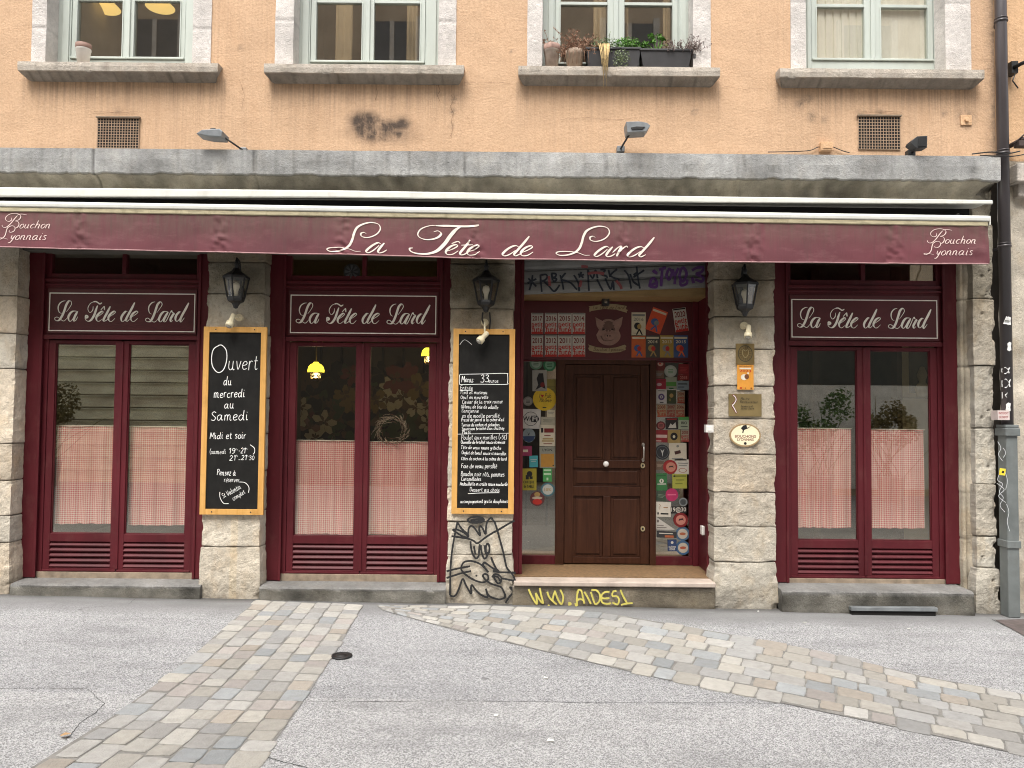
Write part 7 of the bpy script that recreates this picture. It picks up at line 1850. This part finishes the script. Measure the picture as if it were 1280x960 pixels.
s = MB(); s.box(3.2, 13.5, OY - .119, OY - .03, .1, 2.45, 0); s.box(3.2, 13.5, OY - .119, OY - .02, 2.455, 3.3, 1); s.box(3.2, 13.5, OY - .119, OY - .01, 3.31, 4.2, 2); s.build('pale_shop', [surf('pale_shopfront', (.66, .66, .63), .8), surf('dark_fascia', (.05, .055, .05), .7), surf('tan_fascia', (.36, .30, .22), .8)], op)
for k, (a, zt_, r_, g_) in enumerate(((6.6, 2.25, .5, 'green'), (5.0, 1.95, .4, 'russet'), (8.1, 2.2, .45, 'russet and green'), (-9.9, 2.2, .45, 'thin grey'))):
    s = MB(); t = thing('potted_shrub', 'bushy %s shrub in a pot across the street, mirrored in a shop window' % g_, 'shrub', (a, OY + 1.0, gz(a)), 'shrubs across the street')
    s.lathe([(.2, 0), (.28, .5), (.3, .5), (.3, .55), (.0, .5)], (a, OY + 1.0, gz(a)), 16); s.build('pot', surf('pale_stone_pot', (.5, .5, .47), .9), t)
    s = MB(); rq = random.Random(90 + k); [leafclump(s, (a + rq.uniform(-.9, .9) * r_, OY + 1.0 + rq.uniform(-.5, .5) * r_, zt_ - r_ * rq.uniform(.1, 2.2)), (r_ * rq.uniform(.3, .6), r_ * .5, r_ * rq.uniform(.35, .6)), 130, .04, 0, seed=60 + k * 20 + u) for u in range(13)]; stalks(s, (a, OY + 1.0, gz(a) + .5), 16, zt_ - .5, r_ * 1.2, .008, 0, 30 + k, .25); s.build('foliage', surf('shrub_leaf', (.11, .19, .07), .6, .4, 9, 0) if k == 0 else surf('russet_leaf', (.19, .16, .07), .6, .4, 9, 0), t)

# ================================================================== SMALL THINGS ON THE GROUND
x, y = G(427, 821)
s = MB(); s.lathe([(.075, .002), (.073, .012), (.055, .014), (.052, .009), (.035, .009), (.033, .014), (0, .014)], (x, y, road_z(x, y)), 8 if False else 20)
o = s.build('valve_cover', M_IRON, None, loc=(x, y, road_z(x, y))); tag(o, 'small round black iron valve cover in the asphalt', 'valve cover')
for (a, b, l, ang, nm) in ((682, 848, .03, .2, 'white paper scrap in the middle of the asphalt'), (688, 927, .04, .1, 'larger white paper scrap near the bottom of the road'), (620, 896, .025, .5, 'tiny white scrap left of the larger paper scrap'), (1006, 779, .03, .2, 'cigarette end in front of the last pier with plaques'), (948, 765, .025, .9, 'cigarette end at the foot of the pier with plaques'), (1001, 765, .025, 0, 'cigarette end at the left end of the last step'), (1251, 763, .03, 1.4, 'upright cigarette end wedged at the drainpipe foot'), (1136, 787, .025, .3, 'cigarette end out on the asphalt before the last shopfront'), (318, 764, .03, .4, 'cigarette end in the crack below the chalkboard reading Ouvert')):
    x, y = G(a, b); z = road_z(x, y) + .006
    s = MB()
    if 'scrap' in nm: s.add([(x - l / 2, y - .01, z), (x + l / 2, y - .014, z + .004), (x + l * .4, y + .014, z), (x - l * .3, y + .012, z + .006)], [(0, 1, 2, 3)], 0); s.add([(x - l / 2, y - .01, z - .003), (x + l / 2, y - .014, z - .002), (x + l * .4, y + .014, z - .003), (x - l * .3, y + .012, z - .002)], [(3, 2, 1, 0)], 0)
    else: s.tube([(x - l / 2 * math.cos(ang), y, z), (x + l / 2 * math.cos(ang), y + .01 * math.sin(ang), z + (l * .7 if ang > 1 else 0))], .0045, 8, 0)
    o = s.build('paper_scrap' if 'scrap' in nm else 'cigarette_end', surf('litter_white', (.75, .74, .70), .9), None, loc=(x, y, z)); tag(o, nm, 'litter', 'litter on the road')
x, y = G(82, 923); z = road_z(x, y) + .012
s = MB(); s.add([(x - .03, y, z), (x - .01, y - .022, z + .006), (x + .03, y - .005, z + .012), (x + .012, y + .02, z + .004), (x - .012, y + .015, z + .01)], [(0, 1, 2, 3, 4)], 0)
o = s.build('fallen_leaf', surf('dry_leaf', (.42, .26, .13), .8), None, loc=(x, y, z)); tag(o, 'single dry leaf at the edge of the paving band', 'leaf')
